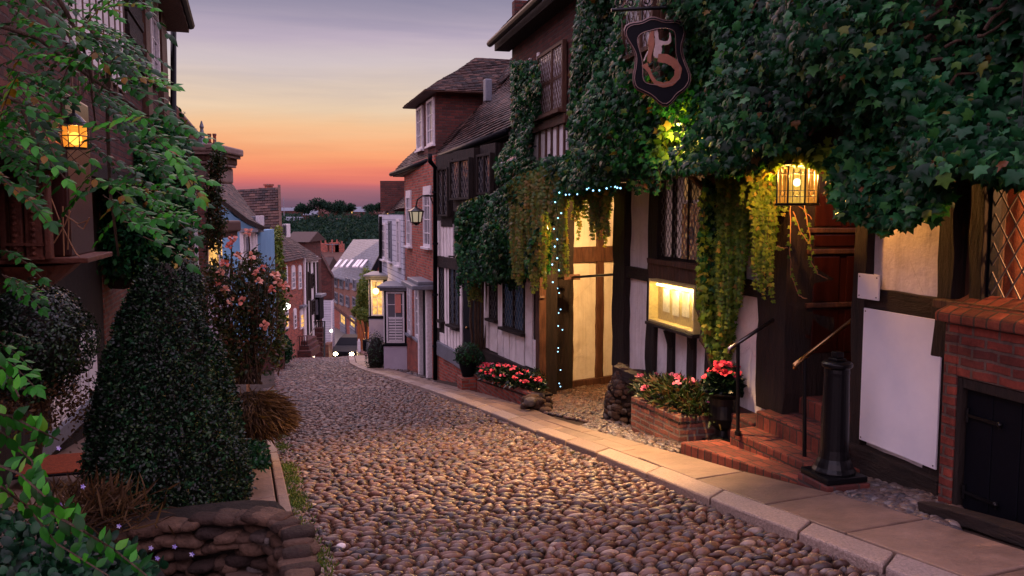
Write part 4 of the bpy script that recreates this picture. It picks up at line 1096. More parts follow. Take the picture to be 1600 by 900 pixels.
g = MB(); g.beam(WT.px(845, 430, .06), WT.px(845, 612, .06), .17, .14, up=WT.n, jit=.012); g.build('corner_post', M['brown'], tb, bevel=.008)
g = MB(); g.beam(WT.px(826, 405, .10), WT.px(846, 468, .08), .10, .10, jit=.012); g.build('corner_brace', M['brown'], tb, bevel=.008)
# brick plinth under the left part
g = MB(); WT.box(g, TU(726), uF, -5, Zt(700, 560, WT), 0, .05); g.build('plinth', M['brick'], tb)
# jettied oriel windows upstairs
for (x0, x1, yt, yb, of) in ((685, 701, 262, 338, .12), (704, 735, 248, 312, .35), (746, 768, 240, 304, .22)):
    r = WT.rect(x0, x1, yt, yb, (x0+x1)/2, of); u0, u1, z0, z1 = min(r[0],r[1]), max(r[0],r[1]), r[2], r[3]
    g = MB(); WT.box(g, u0-.02, u1+.02, z0-.25, z1+.2, -.1, of-.08); g.build('oriel_body', M['timber'], tb)
    window(WT, (u0, u1, z0, z1), tb, off=of-.03, fr='timber', glass='glass', fw=.05, lat=(.16,.24,.012), depth=.06, mull=[.5])
    # cheek facing the camera
    ck = Wall(WT.p(u0, 0, of-.08).x, WT.p(u0, 0, of-.08).y, 1/.44*-1 if False else 2.27, side=-1)
u0 = TU(684); 
# drainpipe between the houses
dpt = thing('drainpipe', WT.px(680, 600, .12), 'black drainpipe between the timbered house and the red brick house', 'drainpipe')
g = MB(); g.tube([WT.px(672, 240, .45), WT.px(672, 252, .45), WT.px(680, 262, .12), WT.px(680, 602, .12)], .055, 10); g.build('pipe', M['blackp'], dpt, smooth=True)
g = MB()
for y in (300, 380, 460, 540): g.tube([WT.px(680, y-1, .12), WT.px(680, y+2, .12)], .075, 10)
g.build('bracket', M['blackp'], dpt)
dp2 = thing('drainpipe', P(859, 612, 15.7), 'dark drainpipe beside the string of fairy lights at the passage corner', 'drainpipe')
g = MB(); g.tube([P(859, 300, 15.7), P(859, 628, 15.7)], .06, 10); g.build('pipe', M['blackp'], dp2, smooth=True)
g = MB()
for y in (455, 585, 600): g.tube([P(859, y, 15.7), P(859, y+6, 15.7)], .078, 12)
g.build('bracket', M['brown'], dp2)
# dark jamb the lights climb
g = MB(); g.box(P(852, 630, 15.9), P(888, 630, 16.25)-P(852, 630, 15.9), V((.1,.3,0)), V((0,0,4.2))); g.build('passage_jamb', M['timber'], inn)

# fairy lights
fl = thing('fairy_lights', P(870, 600, 15.6), 'string of tiny ice blue fairy lights climbing the dark passage post', 'string lights', 'fairy light strings')
bulb = None; wire = []
me_b = MB().ball((0,0,0), .013, n=8, m=5)
def bulbs(t, pts):
    o0 = None
    for p in pts:
        if o0 is None:
            o0 = MB().ball(p, .0115, n=8, m=5).build('bulb', M['fairy'], t)
            base = V(p)
        else:
            c = o0.copy(); COL.objects.link(c); c.parent = t; c.location = V(p)-base
    g = MB(); g.tube([V(p)+V((.004,.01,0)) for p in pts[::2]], .004, 4); g.build('wire', M['blackp'], t)
pts = []; y = 604
while y > 300:
    pts.append(P(870+6*math.sin(y*.21)+RG.uniform(-3, 3), y, (15.6 if y > 445 else 12.3)+RG.uniform(-.05, .05))); y -= RG.uniform(4, 11) if y > 445 else RG.uniform(7, 20)
bulbs(fl, pts)
fl2 = thing('fairy_lights', P(935, 292, 13.5), 'string of ice blue fairy lights along the ivy over the carriage passage', 'string lights', 'fairy light strings')
pts = []; x = 884
while x < 972:
    t = (x-884)/88; pts.append(P(x, 302-12*t+RG.uniform(-4, 4), 12.2-1.9*t)); x += RG.uniform(3, 9)
bulbs(fl2, pts)

# ------------------------------------------------------------------ hanging inn sign
SY = 8.2
def SP(px, py, dy=0): return P(px, py, SY+dy)
so_pts = [(1019,25),(1040,34),(1060,31),(1072,42),(1070,56),(1064,72),(1068,92),(1078,115),(1079,128),(1070,141),(1058,148),(1050,160),(1040,167),(1030,162),(1020,151),(1004,143),(992,138),(989,122),(993,105),(994,85),(985,68),(976,55),(976,42),(986,36),(1003,35)]
si_pts = [(1030,45),(1046,46),(1054,50),(1055,62),(1055,80),(1058,96),(1062,112),(1060,124),(1050,129),(1030,132),(1012,130),(1005,124),(1005,108),(1004,92),(998,72),(996,60),(1004,52),(1016,49)]
def smooth_loop(p, it=2):
    for _ in range(it):
        q = []
        for i in range(len(p)):
            a, b = p[i], p[(i+1) % len(p)]
            q += [(a[0]*.75+b[0]*.25, a[1]*.75+b[1]*.25), (a[0]*.25+b[0]*.75, a[1]*.25+b[1]*.75)]
        p = q
    return p
sgn = thing('hanging_sign', SP(1028, 20), 'black shield shaped hanging sign with a cut out pale mermaid with copper tail', 'pub sign')
O = smooth_loop(so_pts); I = smooth_loop(si_pts)
def resamp(p, n, c):
    r = []
    for k in range(n):
        a = 2*math.pi*k/n; dx, dy = math.cos(a), math.sin(a); best = 0
        for i in range(len(p)):
            x0, y0 = p[i][0]-c[0], p[i][1]-c[1]; x1, y1 = p[(i+1) % len(p)][0]-c[0], p[(i+1) % len(p)][1]-c[1]
            ex, ey = x1-x0, y1-y0; den = dx*ey-dy*ex
            if abs(den) < 1e-9: continue
            t = (x0*ey-y0*ex)/den; s = (x0*dy-y0*dx)/den
            if t > 0 and -1e-6 <= s <= 1+1e-6: best = max(best, t)
        r.append((c[0]+dx*best, c[1]+dy*best))
    return r
cc_ = (1029, 92); n = 72; o_ = resamp(O, n, cc_); i_ = resamp(I, n, cc_)
g = MB(); vs = []; fs = []
for dy in (-.022, .022):
    for k in range(n): vs.append(SP(*o_[k], dy))
    for k in range(n): vs.append(SP(*i_[k], dy))
for k in range(n):
    k2 = (k+1) % n
    fs += [(k, k2, n+k2, n+k), (2*n+k2, 2*n+k, 3*n+k, 3*n+k2), (k2, k, 2*n+k, 2*n+k2), (n+k, n+k2, 3*n+k2, 3*n+k)]
g.add(vs, fs); g.build('board', M['blackp'], sgn)
g = MB()
def inset(p, s): return [(cc_[0]+(a-cc_[0])*s, cc_[1]+(b-cc_[1])*s) for a, b in p]
q = [SP(*a, -.028) for a in inset(o_, .955)]; g.tube(q+[q[0]], .0045, 5); q = [SP(*a, -.026) for a in inset(i_, 1.03)]; g.tube(q+[q[0]], .005, 5)
q = [SP(*a, 0) for a in o_]; g.tube(q+[q[0]], .012, 6); g.build('moulded_rim', M['rib'], sgn)
# figure: torso, arms and head; hair; curled tail
def plate(pts, name, mat, dy=0, th=.03):
    g = MB(); g.prism([SP(x, y, dy) for x, y in smooth_loop(pts, 1)], (0, th, 0)); return g.build(name, M[mat], sgn, bevel=.006)
plate([(1021,46),(1027,45),(1029,52),(1029,60),(1031,63),(1043,65),(1047,58),(1046,48),(1049,56),(1049,66),(1044,70),(1033,70),(1035,78),(1033,84),(1034,90),(1023,91),(1021,84),(1023,74),(1022,64),(1024,60),(1022,54)], 'mermaid_torso', 'skin', -.012)
plate([(1013,78),(1016,76),(1010,88),(1007,97),(1005,95),(1009,86)], 'mermaid_arm', 'skin', -.01)
plate([(1018,46),(1023,46),(1022,56),(1024,66),(1022,76),(1018,88),(1019,97),(1012,99),(1011,88),(1014,76),(1012,66),(1015,54)], 'mermaid_hair', 'tail', -.02)
g = MB(); tl = [(1028,90),(1042,92),(1053,98),(1060,108),(1058,120),(1049,130),(1036,133),(1024,129),(1018,120),(1014,110),(1009,104),(1006,98)]
pp = []
for i in range(len(tl)-1):
    for t in (0,.34,.67): pp.append((tl[i][0]*(1-t)+tl[i+1][0]*t, tl[i][1]*(1-t)+tl[i+1][1]*t))
wd = [7,8,8.5,8.5,8,8,7.5,7.5,7,6.5,6.5,6,6,5.5,5.5,5,5,5,4.5,4.5,4,4,3.5,3.5,3,3,3,3.5,4,4,5,6,6]
L_ = []; R_ = []
for i, (x, y) in enumerate(pp):
    a = pp[max(0, i-1)]; b = pp[min(len(pp)-1, i+1)]; dx, dy = b[0]-a[0], b[1]-a[1]; l = math.hypot(dx, dy); w_ = wd[min(i, len(wd)-1)]*.85
    L_.append((x-dy/l*w_, y+dx/l*w_)); R_.append((x+dy/l*w_, y-dx/l*w_))
vs = [SP(*a, -.03) for a in L_]+[SP(*a, -.03) for a in R_]+[SP(*a, .01) for a in L_]+[SP(*a, .01) for a in R_]; m_ = len(L_); fs = []
for i in range(m_-1): fs += [(i, i+1, m_+i+1, m_+i), (2*m_+i+1, 2*m_+i, 3*m_+i, 3*m_+i+1), (i+1, i, 2*m_+i, 2*m_+i+1), (m_+i, m_+i+1, 3*m_+i+1, 3*m_+i)]
g.add(vs, fs); g.build('mermaid_tail', M['tail'], sgn)
g = MB()
for x in (1003, 1058): g.tube([SP(x, 36), SP(x, 14)], .01, 6)
g.build('hanger', M['iron'], sgn)
brk = thing('sign_bracket', SP(1000, 14), 'wrought iron scroll bracket carrying the hanging sign across the top of the ivy', 'bracket')
g = MB(); a = SP(955, 16); b = P(1150, 6, 8.6); g.tube([a, SP(1060, 11), b], .018, 8); g.tube([SP(960, -8), P(1150, -12, 8.6)], .015, 8)
for (cx, cy, r) in ((968,4,9),(985,5,8),(1010,2,10),(1035,1,9),(1058,2,8)):
    g.tube([SP(cx+r*(1-k*.035)*math.cos(k*.45), cy+r*(1-k*.035)*math.sin(k*.45)) for k in range(22)], .007, 5)
g.build('scrollwork', M['iron'], brk)

# ------------------------------------------------------------------ roof shared by the timbered and the brick house
bh = thing('brick_house', WR.p(22, -4.6), 'narrow red brick house with white sash windows, canopied door and roof dormer', 'house')
A = P(616, 270, 26.3); B = P(800, 201, 16.6); inn_n = V((.96, .28, 0))
up = inn_n*2.9+V((0,0,3.15))
def mixp(a, b, t): return a.lerp(b, t)
sp = mixp(A, B, .47)
roof('roof', A, sp, sp+up, A+up, 'tile', bh, .105, .165, sag=.03)
roof('roof', sp, B, B+up, sp+up, 'tile', tb, .105, .165, sag=.03)
back = inn_n*3.1+V((0,0,-3.0))
g = MB(); g.add([A+up, sp+up, sp+up+back, A+up+back], [(0,1,2,3)]); g.build('rear_roof', M['tile'], bh, recalc=False)
g = MB(); g.add([sp+up, B+up, B+up+back, sp+up+back], [(0,1,2,3)]); g.build('rear_roof', M['tile'], tb, recalc=False)
gutter([A+V((-.1,0,-.05)), sp+V((-.1,0,-.05))], .07, bh, 'blackp'); gutter([sp+V((-.1,0,-.05)), B+V((-.1,0,-.05))], .07, tb, 'blackp')
g = MB(); g.beam(A+V((.2,.0,-.1)), sp+V((.2,0,-.1)), .5, .07, jit=0); g.build('soffit', M['brown'], bh)
g = MB(); g.beam(sp+V((.25,.0,-.1)), B+V((.25,0,-.1)), .6, .07, jit=0); g.build('soffit', M['timber'], tb)
# verge gable wall (far end) and brick front
RU = lambda px, off=0: WR.uz(px, 400, off)[0]
rN = RU(680); rF = RU(633)
g = MB(); WR.box(g, rN, rF, -5.5, 1.5, -.25, 0); g.build('wall', M['brick'], bh)
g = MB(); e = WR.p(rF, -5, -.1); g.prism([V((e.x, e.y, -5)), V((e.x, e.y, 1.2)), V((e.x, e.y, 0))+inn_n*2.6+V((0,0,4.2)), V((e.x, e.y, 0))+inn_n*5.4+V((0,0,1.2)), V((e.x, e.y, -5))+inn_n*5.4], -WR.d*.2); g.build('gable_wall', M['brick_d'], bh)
for (x0, x1, yt, yb, xr) in ((664,675,300,386,670),(637,644,306,384,640)):
    r = WR.rect(x0, x1, yt, yb, xr); window(WR, r, bh, off=.0, fr='white', glass='glassb', fw=.07, vb=1, hb=3, depth=.05, bar=.025, sill=.12, sillmat='white')
    g = MB(); WR.box(g, min(r[0],r[1])-.02, max(r[0],r[1])+.02, r[3]+.003, r[3]+.16, -.01, .04); g.build('lintel', M['white'], bh)
for (x0, x1, yt, yb, xr) in ((650,657,447,528,654),(638,643,441,520,640)):
    r = WR.rect(x0, x1, yt, yb, xr); window(WR, r, bh, off=.0, fr='white', glass='glassb', fw=.09, vb=1, hb=3, depth=.06, bar=.025, sill=.14, sillmat='leadg')
r = WR.rect(659, 674, 448, 590, 666); du_0, du_1, dz0, dz1 = min(r[0],r[1]), max(r[0],r[1]), r[2], r[3]
g = MB(); WR.box(g, du_0+.2, du_1-.2, dz0, dz1-.1, -.02, .02); dd = g.build('door', M['blackp'], bh)
for a in (du_0, du_1-.2):
    g = MB(); WR.box(g, a, a+.2, dz0, dz1, -.02, .14); g.build('pilaster', M['white'], bh, bevel=.02)
g = MB(); WR.box(g, du_0-.25, du_1+.2, dz1+.003, dz1+.12, -.02, .55); WR.box(g, du_0-.18, du_1+.12, dz1+.121, dz1+.22, -.02, .4); g.build('door_canopy', M['leadg'], bh, bevel=.02)
g = MB(); WR.box(g, du_0-.1, du_1+.1, dz0-.22, dz0-.01, 0, .55); g.build('door_step', M['slab'], bh, bevel=.02)
# dormer: front wall, cheek and hipped roof
dc = P(681, 218, 22.3); dn = V((-.96,-.28,0)); dd_ = WR.d
f0 = dc-V((0,0,.4)); wdt = 3.0; hgt = 1.65
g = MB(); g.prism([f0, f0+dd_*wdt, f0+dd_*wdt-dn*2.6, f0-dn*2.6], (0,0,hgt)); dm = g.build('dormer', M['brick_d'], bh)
WD = Wall(dc.x, dc.y, WR.d.x/WR.d.y)
for (a, b) in ((.12, 1.15), (1.85, 2.85)):
    window(WD, (a, b, dc.z-.1, dc.z+1.13), dm, off=.0, fr='white', glass='glassb', fw=.07, vb=2, hb=2, depth=.05, sill=.1)
ez = dc.z+1.2
e1 = V((dc.x,dc.y,ez))+dn*.35-dd_*.4; e2 = e1+dd_*(wdt+.8); e3 = e1-dn*3.6; r1 = V((dc.x,dc.y,ez))-dn*1.5+dd_*(wdt/2)+V((0,0,1.25)); r2 = r1-dn*2.2
roof('dormer_roof', e1, e2, r1, r1, 'tile', dm, .11, .17); roof('dormer_roof', e3, e1, r1, r2, 'tile', dm, .11, .17)
g = MB(); g.add([e2, e2-dn*3.9, r2, r1], [(0,1,2,3)]); g.build('dormer_roof', M['tile'], dm, recalc=False)
g = MB(); g.prism([e1, e2, e2-dn*3.6, e3], (0,0,.05)); g.build('dormer_fascia', M['brown'], dm)
q = P(762, 152, 19.2); g = MB(); g.cbox(q-V((0,0,.1)), .16, .2, .5, .3); g.build('roof_vent', M['leadg'], tb, bevel=.02)
# wall lantern on scroll bracket
wl_c = P(650, 335, 20.4); wlt = thing('wall_lantern', wl_c, 'black hexagonal lantern with pale panes hanging from a bracket on the brick house', 'lantern')
g = MB(); g.lathe(wl_c, [(.03,.21),(.04,.17),(.21,.08),(.19,.06)], 6); g.lathe(wl_c, [(.13,-.19),(.08,-.23),(.02,-.27)], 6)
for k in range(6):
    t = k*math.pi/3; g.tube([wl_c+V((.17*math.cos(t), .17*math.sin(t), .07)), wl_c+V((.13*math.cos(t), .13*math.sin(t), -.2))], .016, 5)
g.build('frame', M['iron'], wlt)
g = MB(); g.lathe(wl_c, [(.11,-.18),(.15,.06)], 6); g.build('glass', M['lamp_c'], wlt)
g = MB(); ap = [wl_c+V((0,0,.2)), P(652, 312, 20.4), P(660, 306, 20.5), P(680, 306, 20.7)]; g.tube(ap, .02, 6); g.tube([P(672, 307, 20.6), P(679, 325, 20.7)], .014, 5); g.build('bracket', M['iron'], wlt)

# ------------------------------------------------------------------ white weatherboard house with bays
wh = thing('weatherboard_house', WR.p(28, -5.6), 'pale weatherboarded house with tiled roof and two street bays below the brick house', 'house')
wN = RU(633)+.01; wF = RU(594.5)
g = MB(); WR.box(g, wN, wF, -7.5, Zt(615, 335, WR), -.25, .05); g.build('wall', M['whitebd'], wh)
for (x0, x1, yt, yb, xr) in ((624,629,342,415,627),(611,615,345,408,613),(600,606,348,405,603)):
    r = WR.rect(x0, x1, yt, yb, xr); window(WR, r, wh, off=.05, fr='white' if x0 != 611 else 'leadg', glass='glassb' if x0 != 611 else 'glass', fw=.09, vb=1, hb=3, depth=.05, bar=.03, sill=.14, sillmat='white')
ra = P(592.5, 337, 32.2); rb = P(634, 325, 26.0)
roof('roof', ra, rb, rb+inn_n*2.2+V((0,0,1.9)), ra+inn_n*2.2+V((0,0,1.9)), 'tile', wh, .12, .18, sag=.03)
g = MB(); q = P(593, 333, 31.8); g.box(P(594.5, 330, 30.5), V((2.6,0,0)), V((0,1.2,0)), V((0,0,1.1+.0))); g.build('upper_gable', M['brick_d'], wh)
g = MB(); g.tube([WR.px(594.5, 338, .15), WR.px(594.5, 440, .15)], .06, 8); g.build('drainpipe', M['iron'], wh)
def bay(px0, px1, ypx, Yc, ytop, ybase, ysill, label_par, lit=False, proj=.72, name='bay_window'):
    # px0 = outer corner at street side, px1 = where the cheek meets the wall
    c0 = P(px0, ypx, Yc); t = None
    z1 = P(px0, ytop, Yc).z; z0 = gz(c0.x, c0.y)-.2; zs = P(px0, ysill, Yc).z
    xr = (px1-800)/F*Yc; wdt_ = xr-c0.x
    depth = 1.7
    root = bpy.data.objects.new(name, None)
    COL.objects.link(root); root.parent = label_par; root.location = V((c0.x, Yc, z0))-wloc(label_par)
    g = MB(); g.abox(c0.x, xr+.8, Yc, Yc+depth, z0, zs-.0); g.build('bay_base', M['lilac'], root, bevel=.01)
    g = MB(); g.abox(c0.x+.03, xr+.8, Yc+.05, Yc+depth, zs+.08, z1-.1); g.build('bay_body', M['blackp'], root)
    g = MB(); g.abox(c0.x-.03, xr+.8, Yc-.03, Yc+depth, zs+.002, zs+.07); g.build('bay_sill', M['blackp'], root, bevel=.01)
    g = MB(); g.abox(c0.x-.16, xr+.8, Yc-.16, Yc+depth+.1, z1-.08, z1); g.abox(c0.x-.10, xr+.8, Yc-.08, Yc+depth+.05, z1-.17, z1-.083); g.build('bay_roof', M['leadg'], root, bevel=.015)
    wf = Wall(c0.x, Yc, 1e6, side=-1)          # cheek facing up the street (normal -Y)
    wf.o = V((c0.x, Yc+.05, 0)); wf.d = V((1,0,0)); wf.n = V((0,-1,0))
    window(wf, (.09, wdt_-.05, zs+.10, z1-.2), root, off=.0, fr='white', glass='lit' if lit else 'glassb', fw=.055, vb=1, hb=3, depth=.045, bar=.022)
    ws = Wall(c0.x, Yc, 0, side=1); ws.o = V((c0.x+.03, Yc, 0)); ws.d = V((0,1,0)); ws.n = V((-1,0,0))
    window(ws, (.12, .82, zs+.10, z1-.2), root, off=0, fr='white', glass='glassb', fw=.055, vb=1, hb=3, depth=.04, bar=.02)
    window(ws, (.88, 1.6, zs+.10, z1-.2), root, off=0, fr='white', glass='glassb', fw=.055, vb=1, hb=3, depth=.04, bar=.02)
    return root, c0, xr, zs, z1
b1 = bay(600, 633, 580, 25.7, 446, 582, 541, wh)
b2 = bay(577, 600, 560, 29.6, 429, 560, 498, wh, lit=True)
# shutters behind the lower part of the near bay window
g = MB()
for k in range(9):
    z = b1[3]+.16+k*.085; g.abox(b1[1].x+.17, b1[2]-.12, 25.70-.0, 25.725, z, z+.05)
g.build('louvre_shutter', M['white'], b1[0])
g = MB(); g.abox(b1[1].x+.37, b1[1].x+.55, 25.70, 25.73, b1[3]+1.05, b1[4]-.28); g.build('curtain', M['petalr'], b1[0])
q = P(587, 455, 29.35); t = thing('bay_lamp', q, 'glowing yellow lamp on the far bay window of the weatherboard house', 'lamp')
g = MB(); g.ball(q, .11, n=12, m=8); g.build('globe', m_emit('bay_lamp_globe', (1,.62,.16), 9), t)
g = MB(); g.tube([q+V((0,0,.1)), q+V((0,.1,.3)), q+V((0,.25,.3))], .015, 6); g.build('arm', M['iron'], t)
lamp('lamp_glow', q+V((-.1,-.25,0)), 22, (1,.55,.15), .1, t)
q = P(587, 490, 33); 
# dark clipped bush in front of the near bay
def bushball(name, c, rx, ry, rz, n, size, mat, label, cat='bush', shape='oval', body='soil', group=None, jit=.16, flat=False, parent=None, core=.80):
    t = parent or thing(name, V(c)-V((0,0,rz)), label, cat, group)
    u = unit(NR.normal(0, 1, (n, 3))); r = 1+NR.uniform(-jit, .05, (n, 1))
    lump = 1+.07*np.sin(u[:, :1]*7+u[:, 2:3]*5+c[0])+.05*np.sin(u[:, 1:2]*11+1)
    pos = np.array(c)+u*r*lump*np.array([rx, ry, rz])
    nr = u+NR.normal(0, .45, (n, 3)); tip = np.cross(u, NR.normal(0, 1, (n, 3)))+np.array([0, 0, -.25])+u*.4
    leaves('foliage', pos, tip, nr, NR.uniform(.6, 1.15, n)*size, shape, M[mat], t)
    g = MB(); g.ball(c, 1, rx*core, ry*core, rz*core, 14, 10, .03); g.build('stems_or_shade_core', M[body], t, smooth=True)  # solid dark core added under the leaves in place of inner shade
    return t
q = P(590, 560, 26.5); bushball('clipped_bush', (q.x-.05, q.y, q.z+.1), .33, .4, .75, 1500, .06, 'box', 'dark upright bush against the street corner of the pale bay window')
# ================================================================== PLANTERS, URN
def sheet3(fn, nu, nv, s=1):
    pass
# stone and brick planter by the passage
pA = G(1060, 697); pB = G(985, 678); pC = G(1106, 690)
top = -2.27
pl = thing('brick_planter', pA, 'low brick planter with a rough flint end, full of pink flowers by the menu case', 'planter')
wd_ = (pB-pA); wd_.z = 0; wdn = wd_.normalized(); inn2 = V((.97,.24,0))
q0 = V((pA.x, pA.y, -3.3)); q1 = q0+wd_; 
def wallseg(p, q, th, z0, z1, mat, name, par, side=1, slope=0):
    d = (q-p); d.z = 0; n = V((d.y, -d.x, 0)).normalized()*th*side
    g = MB(); g.box(V((p.x, p.y, z0)), V((q.x-p.x, q.y-p.y, 0)), n, V((0,0,z1-z0))); return g.build(name, M[mat], par, bevel=.015)
wallseg(pA, pB, .12, -3.4, top, 'brick_o', 'front_wall', pl, 1)
pr = V((pA.x, pA.y, 0))+inn2*.50
wallseg(V((pr.x, pr.y, 0)), V((pA.x, pA.y, 0)), .12, -3.4, top-.002, 'brick_o', 'side_wall', pl, 1)
# sloping brick cap that climbs to the flint end
g = MB()
cs = []; ax = []; ay = []; az = []
pe = P(972, 600, 11.35)
for i in range(330):
    t = RG.random(); a = RG.uniform(-1.2, 1.9); rr = .36
    z = RG.uniform(-3.1, -2.12)
    prof = .30+.09*math.sin((z+3.1)*4.2)
    c = V((pe.x+.18, pe.y+.12, z)); dv = V((-math.cos(a), -math.sin(a)*1.0, 0))
    cs.append(c+dv*prof); s = RG.uniform(.035, .07); ax.append(V((-dv.y, dv.x, 0))*s*1.1); ay.append(dv*s*.7); az.append(V((0, 0, s*.75)))
v, f, k = stones(np.array(cs), np.array(ax), np.array(ay), np.array(az), 2, .10, .75)
np_mesh('flint_end', v, f, M['stone'], pl, np.repeat(NR.rand(len(cs)), k), False)
g = MB(); g.lathe((pe.x+.18, pe.y+.12, -3.2), [(.34,0),(.30,.3),(.33,.6),(.28,1.0)], 16); g.build('flint_core', M['stone'], pl, smooth=True)
g = MB(); g.beam(P(964, 578, 11.5), P(1008, 598, 10.9), .16, .14, jit=.025); g.build('timber_sill', M['timber_h'], pl, bevel=.01)
g = MB(); g.prism([V((pA.x, pA.y, top-.09)), V((pB.x, pB.y, top-.09)), V((pB.x, pB.y, top-.09))+inn2*.75, V((pA.x, pA.y, top-.09))+inn2*.6], (0,0,.03)); g.build('soil', M['soil'], pl)

def flowers(name, cen, ext, n, nl, lsize, lmat, heads, petal, label, cat='flowers', hs=.05, shape='long', hp=8, parent=None, axis=None):
    """mound of leaves with flower heads; ext in (along, across, up)"""
    t = thing(name, V(cen)-V((0,0,ext[2]*.5)), label, cat)
    a = np.array(axis if axis is not None else (1,0,0), float); b = np.array((-a[1], a[0], 0)); up = np.array((0,0,1.))
    u = unit(NR.normal(0, 1, (nl, 3))); u[:, 2] = np.abs(u[:, 2]); r = NR.uniform(.35, 1, (nl, 1))**.6
    q = u*r*np.array(ext); pos = np.array(cen)+q[:, :1]*a+q[:, 1:2]*b+q[:, 2:3]*up-np.array((0,0,ext[2]*.4))
    tip = u[:, :1]*a+u[:, 1:2]*b+NR.uniform(.0, .9, (nl, 1))*up+NR.normal(0, .4, (nl, 3)); nr = up+NR.normal(0, .45, (nl, 3))
    leaves('leaves', pos, tip, nr, NR.uniform(.6, 1.2, nl)*lsize, shape, M[lmat], t)
    P_ = []; T_ = []; N_ = []; S_ = []; rn = []
    for i in range(heads):
        uu_ = NR.normal(0, 1, 3); uu_ /= np.linalg.norm(uu_); uu_[2] = abs(uu_[2])*.8+.35
        c = np.array(cen)+uu_[0]*ext[0]*.92*a+uu_[1]*ext[1]*.92*b+up*(uu_[2]*ext[2]*.85-ext[2]*.35+.02)
        r0 = RG.random()
        for k in range(hp):
            d = NR.normal(0, 1, 3); d /= np.linalg.norm(d); d[2] = abs(d[2])*.6
            P_.append(c+d*hs*.35); T_.append(d+NR.normal(0, .3, 3)); N_.append(up*1.0+d*.3+NR.normal(0, .35, 3)-np.array((0,.5,0))); S_.append(hs*RG.uniform(.6, 1)); rn.append(min(1, max(0, r0+RG.uniform(-.2, .2))))
    leaves('blossoms', P_, T_, N_, np.array(S_), 'round', M[petal], t, np.array(rn))
    return t
mid = (V((pA.x, pA.y, 0))+V((pB.x, pB.y, 0)))/2+inn2*.33
flowers('flower_bed', (mid.x, mid.y, top+.12), (.98,.34,.26), 0, 1500, .13, 'rose', 15, 'petalp', 'pink flowers with long pale green leaves filling the brick and flint planter', 'flowers', .062, 'long', 9, axis=(wdn.x, wdn.y, 0))
bushball('planter_shrub', P(1085, 618, 9.75)-V((0,0,.02)), .22, .2, .17, 900, .06, 'rose', 'dark leafy growth at the near end of the flint planter', 'plant', 'oval')
# urn with geraniums
uc = P(1131, 612, 9.0); ur = thing('urn', V((uc.x, uc.y, uc.z-.55)), 'black cast iron urn beside the bottom step, holding bright geraniums', 'urn')
g = MB(); g.lathe((uc.x, uc.y, uc.z-.56), [(.15,0),(.15,.05),(.09,.08),(.08,.14),(.14,.19),(.165,.28),(.15,.42),(.155,.50),(.205,.545),(.21,.56),(.17,.565)], 28); g.build('bowl', M['iron'], ur, smooth=False, bevel=.003)
g = MB(); g.cbox((uc.x, uc.y, uc.z-.64), .34, .34, .09, .2); g.build('foot', M['iron'], ur, bevel=.01)
flowers('geraniums', (uc.x, uc.y, uc.z+.12), (.20,.18,.26), 0, 700, .07, 'box', 15, 'petal', 'bunch of bright red pink geraniums growing in the black urn', 'flowers', .062, 'round', 14)
# long brick planter of the timbered house, and its small brick pier with a pot
a = G(737, 611); b = G(828, 640); 
tpn = thing('brick_planter', b, 'long red brick planter with red flowers in front of the timbered house', 'planter')
za = P(737, 586, a.y).z; zb = P(826, 614, b.y).z
g = MB(); nrm_ = V((b.y-a.y, -(b.x-a.x), 0)).normalized()*-.15
g.add([V((a.x,a.y,a.z-.2)), V((b.x,b.y,b.z-.2)), V((b.x,b.y,zb)), V((a.x,a.y,za)), V((a.x,a.y,a.z-.2))+nrm_, V((b.x,b.y,b.z-.2))+nrm_, V((b.x,b.y,zb))+nrm_, V((a.x,a.y,za))+nrm_], [(0,1,2,3),(7,6,5,4),(0,4,5,1),(1,5,6,2),(2,6,7,3),(3,7,4,0)]); g.build('front_wall', M['brick'], tpn, bevel=.015)
nb = nrm_.normalized()*-1
inr = -nrm_.normalized() if nrm_.x > 0 else nrm_.normalized()*-1
dirin = V((.92,.4,0))
g = MB(); g.box(V((a.x,a.y,a.z-.2)), dirin*.9, V((-.05,.15,0)), V((0,0,za-a.z+.2))); g.build('side_wall', M['brick'], tpn, bevel=.01)
g = MB(); g.prism([V((a.x,a.y,za-.08)), V((b.x,b.y,zb-.08)), V((b.x,b.y,zb-.08))+dirin*.42, V((a.x,a.y,za-.08))+dirin*.5], (0,0,.03)); g.build('soil', M['soil'], tpn)
rubb = []
cs = []; ax = []; ay = []; az = []
for i in range(60):
    q = G(RG.uniform(822, 856), RG.uniform(628, 648)); s = RG.uniform(.06, .12); th = RG.uniform(0, 3.1)
    cs.append(q+V((0,0,RG.uniform(0,.22)*(1-abs(q.x-.2)*.3)))); ax.append(V((math.cos(th), math.sin(th), 0))*s*1.3); ay.append(V((-math.sin(th), math.cos(th), 0))*s); az.append(V((0,0,s*.8)))
v, f, k = stones(np.array(cs), np.array(ax), np.array(ay), np.array(az), 2, .08, .65)
tag(np_mesh('rock_edging', v, f, M['stone'], None, np.repeat(NR.rand(len(cs)), k), False), 'heap of rough stones ending the long brick planter at the passage', 'rocks')
m_ = (a+b)/2; dd3 = (b-a).normalized()
zt_ = (za+zb)/2
t = flowers('red_flower_bed', (m_.x+.16, m_.y+.06, zt_+.13), ((b-a).length*.52,.30,.24), 0, 2600, .10, 'box', 46, 'petal', 'red flowers massed along the long brick planter of the timbered house', 'flowers', .06, 'oval', 8, axis=(dd3.x, dd3.y, 0))
for o in list(t.children):      # follow the slope of the bed
    me = o.data; sl = (zb-za)/(b-a).length
    for vx in me.vertices:
        vx.co.z += ((vx.co.x+t.location.x-m_.x)*dd3.x+(vx.co.y+t.location.y-m_.y)*dd3.y)*sl
q = P(722, 612, 17.6); q2 = G(723, 614)
